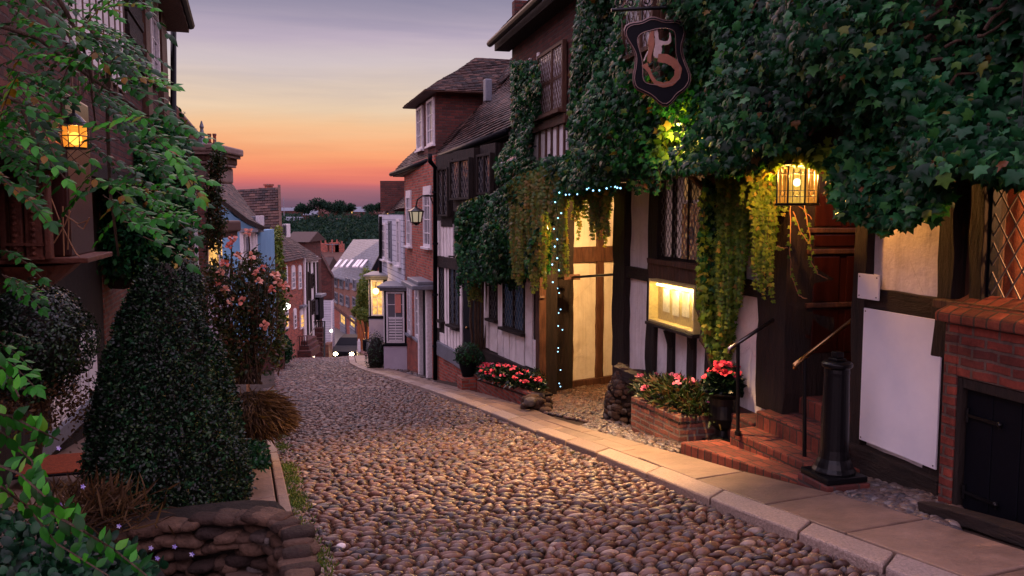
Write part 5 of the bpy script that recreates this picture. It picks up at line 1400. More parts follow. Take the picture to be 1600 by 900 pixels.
t = thing('brick_pier', q2, 'small square brick pier carrying a black pot beside the long planter', 'pier')
g = MB(); g.cbox((q2.x+.1, q2.y+.15, q2.z-.1), .36, .4, .42, .3); g.build('wall', M['brick'], t, bevel=.012)
pc = V((q2.x+.1, q2.y+.15, q2.z+.325)); t = thing('plant_pot', pc, 'black pot with a round green shrub standing on the small brick pier', 'plant pot')
g = MB(); g.lathe(pc, [(.12,0),(.17,.2),(.19,.3),(.17,.31)], 20); g.build('pot', M['blackp'], t)
g = MB(); g.ball(pc+V((0,0,.32)), .12, n=10, m=7); g.build('soil', M['soil'], t)
bushball('pot_shrub', pc+V((0,0,.45)), .27, .27, .24, 1100, .055, 'under', 'round green shrub growing in the black pot on the brick pier', 'shrub')
bushball('pot_shrub', P(752, 568, 17.9), .28, .26, .28, 1000, .055, 'under', 'dark green shrub behind the pot, before the black door', 'shrub')
bushball('planter_shrub', P(833, 600, 15.0), .24, .22, .26, 800, .06, 'box', 'dark bush at the near end of the red flower planter beside the corner post', 'shrub')

# ================================================================== BIRDS
def bird(c, hd, mats, label, sc_=1.0, pitch=0.0, tailup=0):
    t = thing('pigeon', c, label, 'bird')
    R_ = Matrix.Rotation(hd, 3, 'Z') @ Matrix.Rotation(-pitch, 3, 'Y')
    def X(x, y, z): return V(c)+(R_ @ V((x, y, z)))*sc_
    g = MB(); prof = [(-.17,.012,.10),(-.12,.035,.105),(-.06,.058,.11),(0,.068,.115),(.05,.062,.125),(.085,.045,.15),(.10,.032,.175),(.112,.030,.195),(.13,.026,.205),(.15,.014,.20),(.165,.006,.192)]
    g.tube([X(x, 0, z) for x, r, z in prof], [r*sc_ for x, r, z in prof], 12); g.build('body', M[mats[0]], t, smooth=True)
    g = MB()
    for s in (-1, 1):
        g.prism([X(.05, s*.062, .13), X(.0, s*.07, .09), X(-.13, s*.03, .09), X(-.15, s*.02, .11), X(-.02, s*.066, .15)], (R_ @ V((0, s*.01, 0)))*sc_)
    g.build('wings', M[mats[1]], t)
    g = MB(); g.prism([X(-.12,-.03,.10), X(-.12,.03,.10), X(-.25,.04,.085+tailup), X(-.25,-.04,.085+tailup)], (0,0,.012*sc_)); g.build('tail', M[mats[1]], t)
    g = MB()
    for s in (-1, 1): g.tube([X(.01, s*.02, .06), X(.015, s*.022, -.01), X(.04, s*.025, -.012)], .006*sc_, 5)
    g.build('legs', M['tail'], t)
    g = MB(); g.tube([X(.16,0,.192), X(.185,0,.182)], [.006*sc_, .002], 5); g.build('beak', M['lead'], t)
BY = 14.6
bird(P(812, 262, 15.6), math.radians(15), ('bird_p','bird_w'), 'buff and white pigeon perched leftmost on top of the ivy', 1.35, .1)
bird(P(846, 246, 15.0), math.radians(60), ('bird_w','bird_g'), 'white pigeon perched on the ivy under the white studs', 1.3, -.2)
bird(P(863, 244, 14.7), math.radians(150), ('bird_g','bird_g'), 'blue grey pigeon perched on the ivy beside the white one', 1.35, .0)

# ================================================================== LEFT SIDE
WL = Wall(-5.1+.3*9.3, 0, -.30, side=-1)                 # near left house, ground floor
WLU = Wall(-5.1+.3*9.3, 0, -.30, side=-1, off=.5)
lh = thing('left_timbered_house', WL.p(9, -2.6), 'dark timber and brick house on the left with a carved bay window', 'house')
LU = lambda px, W=WL, off=0: W.uz(px, 400, off)[0]
def lrect(W, x0, x1, yt, yb, xr=None, off=0):
    xr = (x0+x1)/2 if xr is None else xr
    u0, u1 = W.uz(x0, 400, off)[0], W.uz(x1, 400, off)[0]; return min(u0,u1), max(u0,u1), W.uz(xr, yb, off)[1], W.uz(xr, yt, off)[1]
def lbox(W, x0, x1, yt, yb, mat, nm_, o=(-.02,.03), par=lh, xr=None, bev=.004):
    r = lrect(W, x0, x1, yt, yb, xr); g = MB(); W.box(g, *r, *o); return g.build(nm_, M[mat], par, bevel=bev)
g = MB(); WL.box(g, 3.5, LU(160), -4.2, .9, -.3, -.02); g.build('wall', M['timber'], lh)
g = MB(); WL.box(g, LU(160)+.002, LU(215), -4.5, .9, -.3, -.0); g.build('wall', M['brick_o'], lh)
# white studs low down with a timber plinth
for k, (x0, x1) in enumerate(((70,79),(83,95),(98,112),(115,126),(129,142))):
    yb = 700-k*17-1.0*(x0-70)*0; yb = 694-1.03*(x0-70); lbox(WL, x0, x1, 540-k*3, yb, 'plaster', 'panel', (-.02,.02), xr=x0)
g = MB(); g.beam(WL.px(52, 714, .03), WL.px(146, 628, .03), .12, .16); g.build('sill_beam', M['leadg'], lh)
# upper floor
g = MB(); WLU.box(g, 3.0, LU(272, WLU), .55, 4.4, -.3, 0); g.build('upper_wall', M['brick_d'], lh)
g = MB(); WLU.box(g, 3.0, LU(272, WLU), .40, .548, -.9, .03); g.build('jetty_beam', M['timber'], lh)
x = 122
lbox(WLU, 118, 204, -60, 152, 'plaster', 'stud_panel', (.0,.03), xr=200)
for x in (118,129,140,151,161,171,180,189,197,203): lbox(WLU, x, x+1.8, -60, 154, 'brown', 'stud', (.03,.038), xr=x)
# dark cladding return
for k in range(12): lbox(WLU, 207, 230, -40+k*16, -26+k*16, 'timber_h', 'cladding_board', (.02,.06+.02*(k%2)))
r = lrect(WLU, 241, 253, -30, 136); window(WLU, r, lh, off=.03, fr='white', glass='glassb', fw=.08, vb=1, hb=5, depth=.06, sill=.1)
lbox(WLU, 232, 239, -60, 190, 'brown', 'post', (.0,.09)); lbox(WLU, 257, 265, -60, 200, 'brown', 'post', (.0,.09))
g = MB(); g.tube([WLU.px(271, -10, .12), WLU.px(271, 205, .12)], .06, 8); g.build('drainpipe', M['iron'], lh)
ea = WLU.p(3, 4.1, .55); eb = WLU.p(LU(275, WLU)+.3, 3.95, .55)
eb = P(290, 40, 16.8)
upl = V((-2.6,-.8,2.4))
roof('roof', ea, eb, eb+upl, ea+upl, 'tile', lh)
gutter([ea+V((.1,0,0)), eb+V((.1,0,0))], .08, lh, 'blackp')
g = MB(); g.beam(ea-V((.25,0,.08)), eb-V((.25,0,.08)), .6, .08); g.build('soffit', M['brown'], lh)
# carved oriel with lantern light
def obox(c, sx, sy, sz, mat, nm_, bev=.01, par=None): g = MB(); g.cbox(c, sx, sy, sz, .29); return g.build(nm_, M[mat], par, bevel=bev)
oc = P(52, 405, 7.6)
ori = bpy.data.objects.new('carved_bay', None); COL.objects.link(ori); ori.parent = lh; ori.location = oc-wloc(lh)
obox(oc+V((-.35,.3,-.03)), 1.5, 1.3, .05, 'carved', 'bay_shelf', .01, ori)
obox(oc+V((-.42,.38,.021)), 1.25, 1.1, 1.5, 'door', 'bay_body', .02, ori)
for k, (px, wd2) in enumerate(((12,.05),(33,.10),(50,.04),(62,.11),(80,.05))):
    q = P(px, 405, 7.35); g = MB(); g.cbox(q+V((0,-.02,0)), wd2, .1, .75, .2); g.build('pilaster', M['carved'], ori, bevel=.012)
    if wd2 > .09:
        g = MB()
        for j in range(13):
            g.ball(q+V((0,-.08,.05+j*.052)), .022, n=8, m=5)
        for j in (0.0, .12, .62, .70): g.cbox(q+V((0,-.03,j)), wd2+.04, .14, .025, .2)
        g.build('carving', M['carved'], ori)
for z in (.70, .78): 
    g = MB(); g.beam(P(-30, 405, 7.2)+V((0,0,z)), P(100, 405, 7.7)+V((0,0,z)), .12, .05); g.build('cornice', M['carved'], ori, bevel=.01)
g = MB(); c_ = oc+V((-.25,.25,-.06)); g.lathe(c_-V((0,0,.5)), [(.05,0),(.1,.08),(.2,.25),(.42,.42),(.5,.5)], 14); g.build('corbel', M['carved'], ori)
for k in range(4):
    q = P(20+k*30, 255+k*3, 7.7); 
for k, z in enumerate((.92, 1.02, 1.13, 1.24)):
    g = MB(); g.beam(P(40, 405, 7.9)+V((0,0,z+.45)), P(125, 405, 8.3)+V((0,0,z+.45)), .1, .06); g.build('louvre', M['carved'], lh, bevel=.01)
g = MB(); g.beam(P(60, 400, 7.9), P(62, 190, 7.9), .14, .16, up=(0,1,0), jit=.01); g.build('porch_post', M['carved'], lh, bevel=.015)
g = MB(); g.beam(P(62, 265, 7.9), P(100, 215, 8.1), .1, .1, up=(0,1,0), jit=.01); g.build('porch_brace', M['carved'], lh, bevel=.015)
lc2 = P(117, 215, 7.7); t = thing('wall_lantern', lc2, 'round orange glowing lantern on the left house behind the wisteria leaves', 'lantern')
g = MB(); g.lathe(lc2+V((0,0,.10)), [(.13,0),(.12,.02),(.06,.09),(.02,.12)], 16); g.lathe(lc2+V((0,0,-.105)), [(.105,0),(.105,.015)], 16)
for k in range(8):
    a = k*math.pi/4; g.tube([lc2+V((.112*math.cos(a), .112*math.sin(a), -.1)), lc2+V((.118*math.cos(a), .118*math.sin(a), .1))], .005, 5)
g.tube([lc2+V((.116*math.cos(k*.3), .116*math.sin(k*.3), .01)) for k in range(22)], .005, 5)
g.tube([lc2+V((0,0,.2)), lc2+V((0,0,.36)), lc2+V((-.3,.2,.36))], .014, 6); g.build('frame', M['iron'], t)
g = MB(); g.lathe(lc2+V((0,0,-.09)), [(.10,0),(.108,.09),(.105,.19)], 16); g.build('glass', M['lamp_o'], t)
g = MB(); g.ball(lc2+V((0,0,-.01)), .06, n=12, m=8); g.build('bulb', M['hoto'], t)
lamp('lantern_light', lc2+V((0,-.0,0)), 240, (1, .34, .07), .06, t)
# door mat and step on the terrace
mt = G(92, 727, TER+.03)
t = thing('door_mat', mt, 'orange red coir door mat on the terrace left of the cone bush', 'door mat')
g = MB(); g.cbox(mt+V((0,0,.0)), .56, .62, .022, .29); g.build('coir', M['mat'], t, bevel=.005)
g = MB(); g.cbox(mt+V((0,0,-.006)), .62, .68, .018, .29); g.build('border', M['blackp'], t, bevel=.004)

# portico bay on the left (B)
def hbox(px0, px1, y0, y1, Y, dep, mat, nm_, par, bev=.01, dx=0):
    a = P(px0, y0, Y); b = P(px1, y1, Y); g = MB(); g.abox(min(a.x,b.x), max(a.x,b.x), Y, Y+dep, min(a.z,b.z), max(a.z,b.z)); return g.build(nm_, M[mat], par, bevel=bev)
ph = thing('corniced_bay_house', P(290, 560, 16.5), 'cream house front with heavy cornice and lit shop bay between the creepers on the left', 'house')
hbox(250, 339, 224, 236, 16, 1.6, 'cornice', 'cornice', ph, .03); hbox(254, 335, 236, 241, 16.03, 1.55, 'cornice', 'cornice', ph, .01); hbox(258, 331, 241, 252, 16.08, 1.5, 'brown', 'cornice', ph, .02)
hbox(252, 329, 252, 256, 16.06, 1.5, 'cornice', 'frieze', ph, .01); hbox(250, 325, 256, 283, 16.1, 1.5, 'cornice', 'frieze', ph, .04); hbox(300, 313, 283, 620, 16.12, .16, 'white', 'corner_post', ph, .01)
hbox(250, 300, 283, 330, 16.2, .1, 'litdim', 'lit_pane', ph); hbox(254, 299, 333, 560, 16.2, .1, 'litdim', 'lit_pane', ph)
for y in (283, 331, 375, 440): hbox(250, 300, y, y+6, 16.14, .1, 'white', 'glazing_bar', ph, .004)
for x in (262, 281): hbox(x, x+3, 283, 560, 16.15, .1, 'white', 'glazing_bar', ph, .004)
g = MB()
for (x0, x1) in ((322,327),(330,335)):
    a = P(x0, 225, 16.6); b = P(x1, 211, 16.6); g.lathe(((a.x+b.x)/2, 16.7, a.z), [((b.x-a.x)/2, 0), ((b.x-a.x)/2*.9, .16), ((b.x-a.x)/2*1.15, .18), ((b.x-a.x)/2*1.15, .21)], 12)
g.build('chimney_pots', M['brick'], ph)
g = MB(); a = P(313, 225, 16.5); g.lathe((a.x, 16.6, a.z), [(.10,0),(.06,.12),(.03,.3),(.045,.34),(.01,.46)], 10); g.build('finial', M['leadg'], ph)
# big roof behind it (brown gable)
gbl = thing('gabled_house', P(290, 560, 20), 'tall brown tiled gable rising behind the cornice on the left', 'house')
a = P(262, 165, 19); b = P(322, 228, 19); 
roof('roof', P(322, 232, 18.5), P(328, 240, 23), P(272, 172, 23), P(262, 150, 18.5), 'tile', gbl)
g = MB(); g.prism([P(240, 560, 18.7), P(318, 560, 18.7), P(318, 232, 18.7), P(266, 165, 18.7), P(240, 165, 18.7)], (0,.3,0)); g.build('wall', M['brick_d'], gbl)
g = MB(); g.beam(P(266, 166, 18.5), P(322, 232, 18.5), .12, .2, jit=0); g.build('barge_board', M['brown'], gbl)
# second shop bay with awning
sb = thing('shop_bay', P(330, 560, 20), 'small lit shop bay with fringed tile hood beside the blue house', 'shop front')
hbox(308, 346, 362, 372, 20, 1.2, 'brown', 'fascia', sb, .02); hbox(306, 350, 345, 363, 19.95, 1.3, 'tile', 'tile_hood', sb, .05)
hbox(310, 346, 373, 420, 20.2, .1, 'lit', 'lit_pane', sb); hbox(308, 343, 420, 560, 20.1, 1, 'lilac', 'base_wall', sb)
for x in (310, 322, 340): hbox(x, x+4, 372, 420, 20.12, .1, 'white', 'glazing_bar', sb, .004)
# blue house
bl = thing('blue_house', P(370, 560, 23), 'pale blue rendered house with sweeping brown tiled roof and white door', 'house')
g = MB(); g.prism([P(334, 560, 23), P(403, 560, 23), P(403, 358, 23), P(388, 352, 23), P(366, 338, 23), P(340, 312, 23), P(334, 300, 23)], (0,.3,0)); g.build('wall', M['blue'], bl)
g = MB(); g.box(P(403, 560, 23), V((-.6,4,0)), V((-.2,0,0)), V((0,0,P(403,362,23).z-P(403,560,23).z))); g.build('side_wall', M['blue'], bl)
# bell cast roof in two slopes
r1_ = [P(412, 357, 22.7), P(386, 345, 22.7), P(338, 308, 22.7)]; r2_ = [P(408, 350, 27.3), P(384, 318, 27.3), P(334, 250, 27.3)]
roof('roof', r1_[0], r2_[0], r2_[1], r1_[1], 'tile', bl, .12, .17); roof('roof', r1_[1], r2_[1], r2_[2], r1_[2], 'tile', bl, .12, .17)
g = MB(); g.beam(r1_[0], r1_[1], .1, .12, jit=0); g.beam(r1_[1], r1_[2], .1, .12, jit=0); g.build('barge_board', M['timber'], bl)
hbox(374, 401, 362, 430, 22.9, .1, 'white', 'porch', bl, .01)
for x in (379, 391, 400): hbox(x, x+3, 366, 425, 22.84, .06, 'white', 'porch_post', bl, .006)
hbox(384, 390, 370, 400, 22.86, .05, 'glassb', 'pane', bl); hbox(370, 404, 357, 363, 22.7, .5, 'leadg', 'porch_roof', bl)
# small lead dormer on the roof
hbox(391, 401, 338, 352, 24.5, .8, 'leadg', 'dormer', bl); hbox(399, 405, 337, 353, 24.4, .5, 'white', 'dormer_window', bl)
# dark house with big front roof slope (D)
dh = thing('dark_gabled_house', P(410, 560, 31), 'tall dark tiled house with one chimney pot and ivy on its street edge', 'house')
roof('roof', P(360, 440, 28.5), P(439, 440, 28.5), P(434, 293, 31.5), P(371, 297, 31.5), 'tile', dh, .13, .18)
g = MB(); q0, q1, q2_ = P(434, 293, 31.5), P(439, 440, 28.5), P(441, 560, 28.5)
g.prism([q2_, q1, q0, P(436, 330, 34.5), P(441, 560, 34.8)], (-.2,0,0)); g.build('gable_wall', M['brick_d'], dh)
g = MB(); g.beam(q0+V((.05,0,.05)), q1+V((.05,0,.05)), .1, .15, jit=0); g.build('barge_board', M['brown'], dh)
g = MB(); g.abox(P(360,560,28.6).x, P(440,560,28.6).x, 28.7, 29, P(400,600,28.6).z, P(400,440,28.6).z); g.build('wall', M['brick_d'], dh)
g = MB(); q = P(420, 296, 31.8); g.lathe(q, [(.17,-.2),(.15,.12),(.2,.14),(.2,.2)], 12); g.cbox(q-V((0,0,.5)), .7, .5, .55, .2); g.build('chimney', M['brick'], dh)
# brick house with arched windows (E)
WE = Wall(-10.3, 0, 0, side=-1)
eh = thing('arched_window_house', WE.p(41, -7), 'red brick house down the hill with white arched windows and brown roof', 'house')
eu0, eu1 = WE.uz(438, 450)[0], WE.uz(474.5, 450)[0]
ez_ = WE.uz(474, 402)[1]
g = MB(); WE.box(g, eu0, eu1, -10, ez_, -.3, 0); g.build('wall', M['brick'], eh)
roof('roof', WE.p(eu0, ez_, .25), WE.p(eu1, ez_, .25), WE.p(eu1, ez_+2.0, -2.2), WE.p(eu0, ez_+2.6, -2.6), 'tile', eh, .14, .2)
def arched(px0, px1, yt, yb, mat='glassb'):
    r = lrect(WE, px0, px1, yt, yb); u0, u1, z0, z1 = r; cu = (u0+u1)/2; hw = (u1-u0)/2
    out_ = [(u0,z0),(u1,z0)]+[(cu+hw*math.cos(t), z1-hw*.6+hw*.6*math.sin(t)) for t in [i*math.pi/8 for i in range(9)]]
    g = MB(); g.prism([WE.p(u, z, .0) for u, z in out_], WE.n*.05); f = g.build('window', M['white'], eh)
    for k in range(2):
        for j in range(3):
            a = u0+.08+(u1-u0-.16)*k/2; b = a+(u1-u0-.16)/2-.04; z = z0+.1+(z1-z0-.4)*j/3; g = MB(); WE.box(g, a, b, z, z+(z1-z0-.4)/3-.05, .04, .06); g.build('pane', M[mat], f)
for (a, b) in ((442.5,447.5),(454,459.5),(465,469.5)): arched(a, b, 414, 452)
for (a, b, m_n) in ((443,447.5,'lit'),(456,460,'glassb'),(466,471,'lit')): arched(a, b, 482, 515, m_n)
hbox(441, 448, 350, 371, 34.5, .6, 'white', 'dormer_window', eh); 
for x in (442.2, 445): hbox(x, x+2, 352, 368, 34.4, .1, 'glassb', 'dormer_pane', eh, 0)
g = MB(); g.tube([WE.px(476, 400, .1), WE.px(476, 545, .1)], .06, 8); g.build('drainpipe', M['white'], eh)
hbox(455, 474, 478, 482, 40, .8, 'leadg', 'door_hood', eh)
# black and white houses (F) further down
WF = Wall(-10.7+.115*43, 0, -.115, side=-1)
fh = thing('white_gabled_cottage', WF.p(52, -8.5), 'narrow black and white cottage with box window down the hill on the left', 'house')
fu0, fu1 = WF.uz(476.5, 450)[0], WF.uz(498, 450)[0]; fz = WF.uz(478, 408)[1]
g = MB(); WF.box(g, fu0, fu1, -12, fz, -.3, 0); g.build('wall', M['white'], fh)
for x in (477, 482, 489, 494): 
    r = lrect(WF, x, x+1.6, 410, 545); g = MB(); WF.box(g, *r, .0, .06); g.build('timber_post', M['timber'], fh)
for (x0, x1, yt, yb) in ((484,488,428,450),(484,488,470,492),(479,481.5,425,470)):
    r = lrect(WF, x0, x1, yt, yb); window(WF, r, fh, off=.03, fr='timber', glass='glass', fw=.06, vb=1, hb=2)
roof('roof', WF.p(fu0, fz, .2), WF.p(fu1, fz-.2, .2), WF.p(fu1, fz+1.4, -2), WF.p(fu0, fz+1.6, -2), 'tile', fh, .15, .2)
hbox(486, 500, 464, 500, 46.5, 1.0, 'blackp', 'box_window', fh); hbox(485, 502, 461, 465, 46.3, 1.3, 'leadg', 'window_hood', fh); hbox(489, 497, 468, 492, 46.44, .05, 'glassb', 'pane', fh)
# dark roofed end house with white clapboard side
ch = thing('clapboard_house', P(508, 545, 58), 'white clapboard house with steep dark brick and tile gable at the bottom of the street', 'house')
g = MB(); g.abox(P(488,470,58).x, P(518,470,58).x, 58, 58.8, P(500,545,58).z-1, P(500,469,58).z); g.build('wall', M['whitebd'], ch)
g = MB(); g.abox(P(488,470,57.9).x, P(519,470,57.9).x, 57.9, 58, P(500,549,58).z-1.5, P(500,541,58).z); g.build('plinth', M['brick_d'], ch)
g = MB(); g.prism([P(488,468,57.95), P(519,468,57.95), P(518,432,57.95), P(497,391,57.95), P(488,398,57.95)], (0,.8,0)); g.build('tile_hung_gable', M['brick_d'], ch)
roof('roof', P(520,434,57.6), P(522,433,59), P(499,389,59), P(496,388,57.6), 'tile', ch, .15, .2)
g = MB(); g.tube([P(518.5,470,57.8), P(518.5,545,57.8)], .07, 8); g.build('drainpipe', M['white'], ch)
q = P(517.5, 517, 57.5); t = thing('street_globe', q, 'small white lit globe at the corner of the clapboard house', 'lamp'); g = MB(); g.ball(q, .11, n=10, m=8); g.build('globe', m_emit('corner_globe', (1,.9,.75), 5), t)
g = MB(); g.tube([q, q+V((-.2,.4,.1))], .02, 5); g.build('arm', M['iron'], t)
# round white globe lamp by the roses
q = P(446, 478, 33); t = thing('globe_lamp', q, 'bright white globe lamp above the lane beside the rose bush', 'lamp')
g = MB(); g.ball(q, .2, 1, 1, .8, 16, 10); g.build('globe', m_emit('white_globe', (1,.95,.9), 3.5), t)
g = MB(); g.tube([q+V((0,0,.15)), q+V((0,0,.3)), q+V((-.6,.2,.3))], .02, 6); g.build('arm', M['iron'], t)
lamp('globe_glow', q+V((.1,-.3,-.1)), 25, (1,.9,.8), .15, t)
# stoops with railings
st = thing('stone_stoop', P(470, 555, 40), 'brown stone stoop with low iron railing below the arched window house', 'stoop')
for k, y in enumerate((556, 548, 541)): hbox(452-k*0, 486-k*3, y-7.5, y+4, 39.5+k*.35, 2, 'brick_d', 'step', st, .02)
for x in range(456, 484, 4): g = MB(); g.tube([P(x, 541, 39.6), P(x, 526, 39.6)], .018, 5); g.build('railing_bar', M['iron'], st)
g = MB(); g.tube([P(455, 527, 39.6), P(484, 524, 39.6), P(494, 508, 41)], .03, 6); g.build('handrail', M['steel'], st)
st = thing('stair_flight', P(497, 560, 44), 'dark stair flight with tall iron railings leading to the box window cottage', 'stairs')
for k in range(7): hbox(492, 504, 558-k*7.5, 565-k*7.5, 43+k*.3, .6, 'brick_d', 'step', st, .01)
for x in range(492, 508, 3): g = MB(); g.tube([P(x, 518, 45.2), P(x, 503, 45.2)], .02, 5); g.build('railing_bar', M['iron'], st)
g = MB(); g.tube([P(490, 503, 45.2), P(508, 502, 45.2)], .03, 6); g.tube([P(507, 502, 45), P(507, 560, 43)], .05, 6); g.build('handrail', M['iron'], st)
hbox(505, 514, 538, 566, 46, 1.0, 'brick_o', 'end_wall', st, .03)
# wooden bollard on the left
q = P(388, 552, 9.2); t = thing('wooden_bollard', G(388, 600), 'round topped pale wooden post by the left kerb under the rose bush', 'bollard')
q = G(388, 612); qz = P(388, 533, q.y).z
g = MB(); g.lathe(q, [(.042,-.1),(.042,qz-q.z-.03),(.034,qz-q.z-.01),(.015,qz-q.z)], 14); tag(t) ; g.build('post', M['wood_post'], t, smooth=False, bevel=.003)

# ================================================================== LOWER STREET BUILDINGS
sA = G(516, 509); sB = G(616, 553)
kx = (sB.x-sA.x)/(sB.y-sA.y)
WS = Wall(sA.x-kx*sA.y, 0, kx, side=1)
if WS.n.dot(-sA) < 0: WS.n = -WS.n
def srect(x0, x1, yt, yb, xr=None, off=0):
    xr = (x0+x1)/2 if xr is None else xr
    u0, u1 = WS.uz(x0, 400, off)[0], WS.uz(x1, 400, off)[0]; return min(u0,u1), max(u0,u1), WS.uz(xr, yb, off)[1], WS.uz(xr, yt, off)[1]
sh = thing('stone_warehouse', (sA+sB)/2, 'stone and red brick warehouse with slate roof and lit shop windows across the lower street', 'warehouse')
us0, us1 = sorted((WS.uz(514, 500)[0], WS.uz(640, 500)[0])); sez = WS.uz(520, 431)[1]; smid = WS.uz(520, 476)[1]
g = MB(); WS.box(g, us0, us1, smid+.002, sez, -6, 0); g.build('upper_wall', M['brick_o'], sh)
g = MB(); WS.box(g, us0, us1, -13, smid, -6, .08); g.build('lower_wall', M['brick'], sh)
for (x0, x1, yt, yb) in ((523,527,433,447),(531,536,433,449),(540.5,545,434,450),(523,527,456,471),(531,536,459,474),(540.5,545,462,477),(552,556,436,452),(551,556,464,478)):
    r = srect(x0, x1, yt, yb); f = window(WS, r, sh, off=.03, fr='leadg', glass='glass', fw=.1, vb=1, hb=1, sill=.15)
for (x0, x1, yt, yb) in ((531,539,489,506),(546.5,554.5,494,511)):
    r = srect(x0, x1, yt, yb, off=.1); f = window(WS, r, sh, off=.12, fr='leadg', glass='litfar', fw=.14, vb=1, hb=1, sill=.15)
    g = MB(); WS.box(g, r[0]-.1, r[1]+.1, r[2]-1.0, r[2]-.08, .1, .2); g.build('stall_riser', M['slate'], sh)
g = MB(); WS.box(g, us0, us1, smid-.1, smid+.1, .08, .2); g.build('string_course', M['brick_d'], sh)
e0_ = WS.p(us1+.3, sez, .5); e1_ = WS.p(us0-.3, sez, .5)
iw = -WS.n
def rf(name, pts, mat, par): g = MB(); g.prism(pts, (0,0,.12)); return g.build(name, M[mat], par)
rfp = [P(513,431,80.5), P(596,457,62), P(596,376,70), P(552,376,86)]
rf('roof', rfp, 'slate', sh)
for x in (527, 536, 545, 555, 560, 567):
    a = P(x, 415, 76); d_ = (P(x+9, 404, 78)-a); g = MB(); g.beam(P(x-3, 417.5, 73.8-(x-527)*.16), P(x+6, 406.5, 76.6-(x-527)*.16), .22, .12, jit=0); g.build('skylight', M['white'], sh)
g = MB(); g.prism([P(571,447,61.5), P(600,455,60), P(600,395,62), P(596,398,62)], (.0,.5,0)); g.build('gable_wall', M['brick'], sh)
g = MB(); g.beam(P(571,447,61.2), P(600,392,61.6), .3, .35, jit=0); g.build('barge_board', M['blackp'], sh)
# pale building and wooden fence behind the bays
pb = thing('pale_lean_to', P(585, 440, 48), 'pale rendered building peeping above the bay roofs behind the green tree', 'building')
hbox(568, 640, 434, 560, 50, 4, 'white', 'wall', pb); 
fc = thing('wooden_fence', P(573, 545, 46), 'orange lit timber fence beside the shrub at the bend', 'fence')
g = MB()
for k in range(14):
    a = P(560+k*2.4, 546, 47-k*.2); g.cbox(a, .075, .05, P(560,496,47).z-P(560,546,47).z-RG.uniform(0,.05), .1)
g.build('boards', M['fence'], fc)
for x in (561, 577): g = MB(); a = P(x, 549, 46.6); g.cbox(a, .14, .12, 2.0, .1); g.build('post', M['fence'], fc)
q = P(572, 520, 45.5); t = thing('fence_lamp', q, 'small orange lamp glowing on the timber fence', 'lamp'); g = MB(); g.ball(q, .07, n=10, m=8); g.build('bulb', m_emit('fence_bulb', (1,.5,.15), 8), t); g = MB(); g.lathe(q+V((0,0,.05)), [(.08,0),(.03,.1)], 8); g.build('cap', M['iron'], t); lamp('lamp_glow', q-V((0,.4,.1)), 14, (1,.45,.12), .1, t)
for k, (x, y, lab) in enumerate(((561, 545, 'white'), (571, 549, 'black'), (576, 551, 'grey'))):
    c_ = P(x, y, 44); t = thing('litter_bin' if k else 'stone_post', c_, ('short white stone post at the corner of the timber fence','black bin standing before the timber fence','grey bin between the black bin and the bush')[k], ('post','bin','bin')[k])
    g = MB(); g.lathe(c_-V((0,0,.2)), [(.13,0),(.15,.75),(.12,.8)] if k else [(.1,0),(.09,.6),(.02,.7)], 12); g.build('body', M[('white','blackp','leadg')[k]], t)
    g = MB(); g.lathe(c_-V((0,0,.2))+V((0,0,.8 if k else .7)), [(.165,0),(.12,.06)] if k else [(.05,0),(.04,.03)], 12); g.build('lid', M[('white','iron','iron')[k]], t)
# raised brick pavement at the bend
pv = [(548,546),(556,541),(580,541),(600,556),(600,566),(578,562)]
ps = [G(a, b) for a, b in pv]; g = MB(); g.prism([p-V((0,0,.3)) for p in ps], (0,0,.42)); tag(g.build('bend_pavement', M['redpave']), kind='structure')

# ================================================================== CAR
cc1, cc2 = P(519, 552, 48.5), P(543, 551, 48.5)
gc = gz((cc1.x+cc2.x)/2, 50)
cx = (cc1.x+cc2.x)/2+.22; hw = .82; cz = P(530, 552, 48.5).z-.62
car = thing('car', (cx, 52, cz), 'car climbing the hill with both headlights blazing, half hidden by the crest', 'car')
def CX(x, y, z): return V((cx+x, 48.5+y, cz+z*.9))
sec = [(0,.25,.62),(.05,.22,.78),(.9,.22,.95),(1.25,.22,1.0),(1.9,.22,1.42),(3.1,.22,1.46),(3.8,.22,1.05),(4.1,.25,.98),(4.15,.3,.5)]
vs = []; fs = []
for i, (y, zb_, zt_) in enumerate(sec):
    w1 = hw*(.86 if i in (0,8) else 1); w2 = w1*(.72 if zt_ > 1.2 else .93); bz = .82 if zt_ > 1.1 else zt_-.12
    vs += [CX(-w1,y,zb_), CX(-w1,y,bz), CX(-w2,y,zt_), CX(w2,y,zt_), CX(w1,y,bz), CX(w1,y,zb_)]
for i in range(len(sec)-1):
    for k in range(6): k2 = (k+1)%6; fs.append((i*6+k, i*6+k2, i*6+6+k2, i*6+6+k))
fs += [(0,1,2,3,4,5), tuple(reversed(range(48,54)))]
g = MB(); g.add(vs, fs); g.build('body', M['blackp'], car, bevel=.03)
g = MB(); g.add([CX(-.6,1.30,1.04), CX(.6,1.30,1.04), CX(.52,1.86,1.4), CX(-.52,1.86,1.4)], [(0,1,2,3)]); g.build('windscreen', M['blackp'], car)
for sx in (-1, 1):
    for y in (.75, 3.35):
        g = MB(); c_ = CX(sx*hw*.92, y, .3); g.tube([c_-V((.1,0,0)), c_+V((.1,0,0))], .3, 18); wh_ = g.build('wheel', M['tyre'], car); g = MB(); g.tube([c_-V((.105,0,0)), c_+V((.105,0,0))], .17, 12); g.build('rim', M['steel'], wh_)
    g = MB(); g.ball(CX(sx*.47, -.0, .64), .13, 1, .4, .8, 12, 8); g.build('headlight', m_emit('headlight_glass', (1,.75,.45), 45), car)
    lamp('headlight_beam', CX(sx*.6, -.25, .62), 160, (1,.72,.42), .08, car, spot=((-.0,-1,.02), 70))
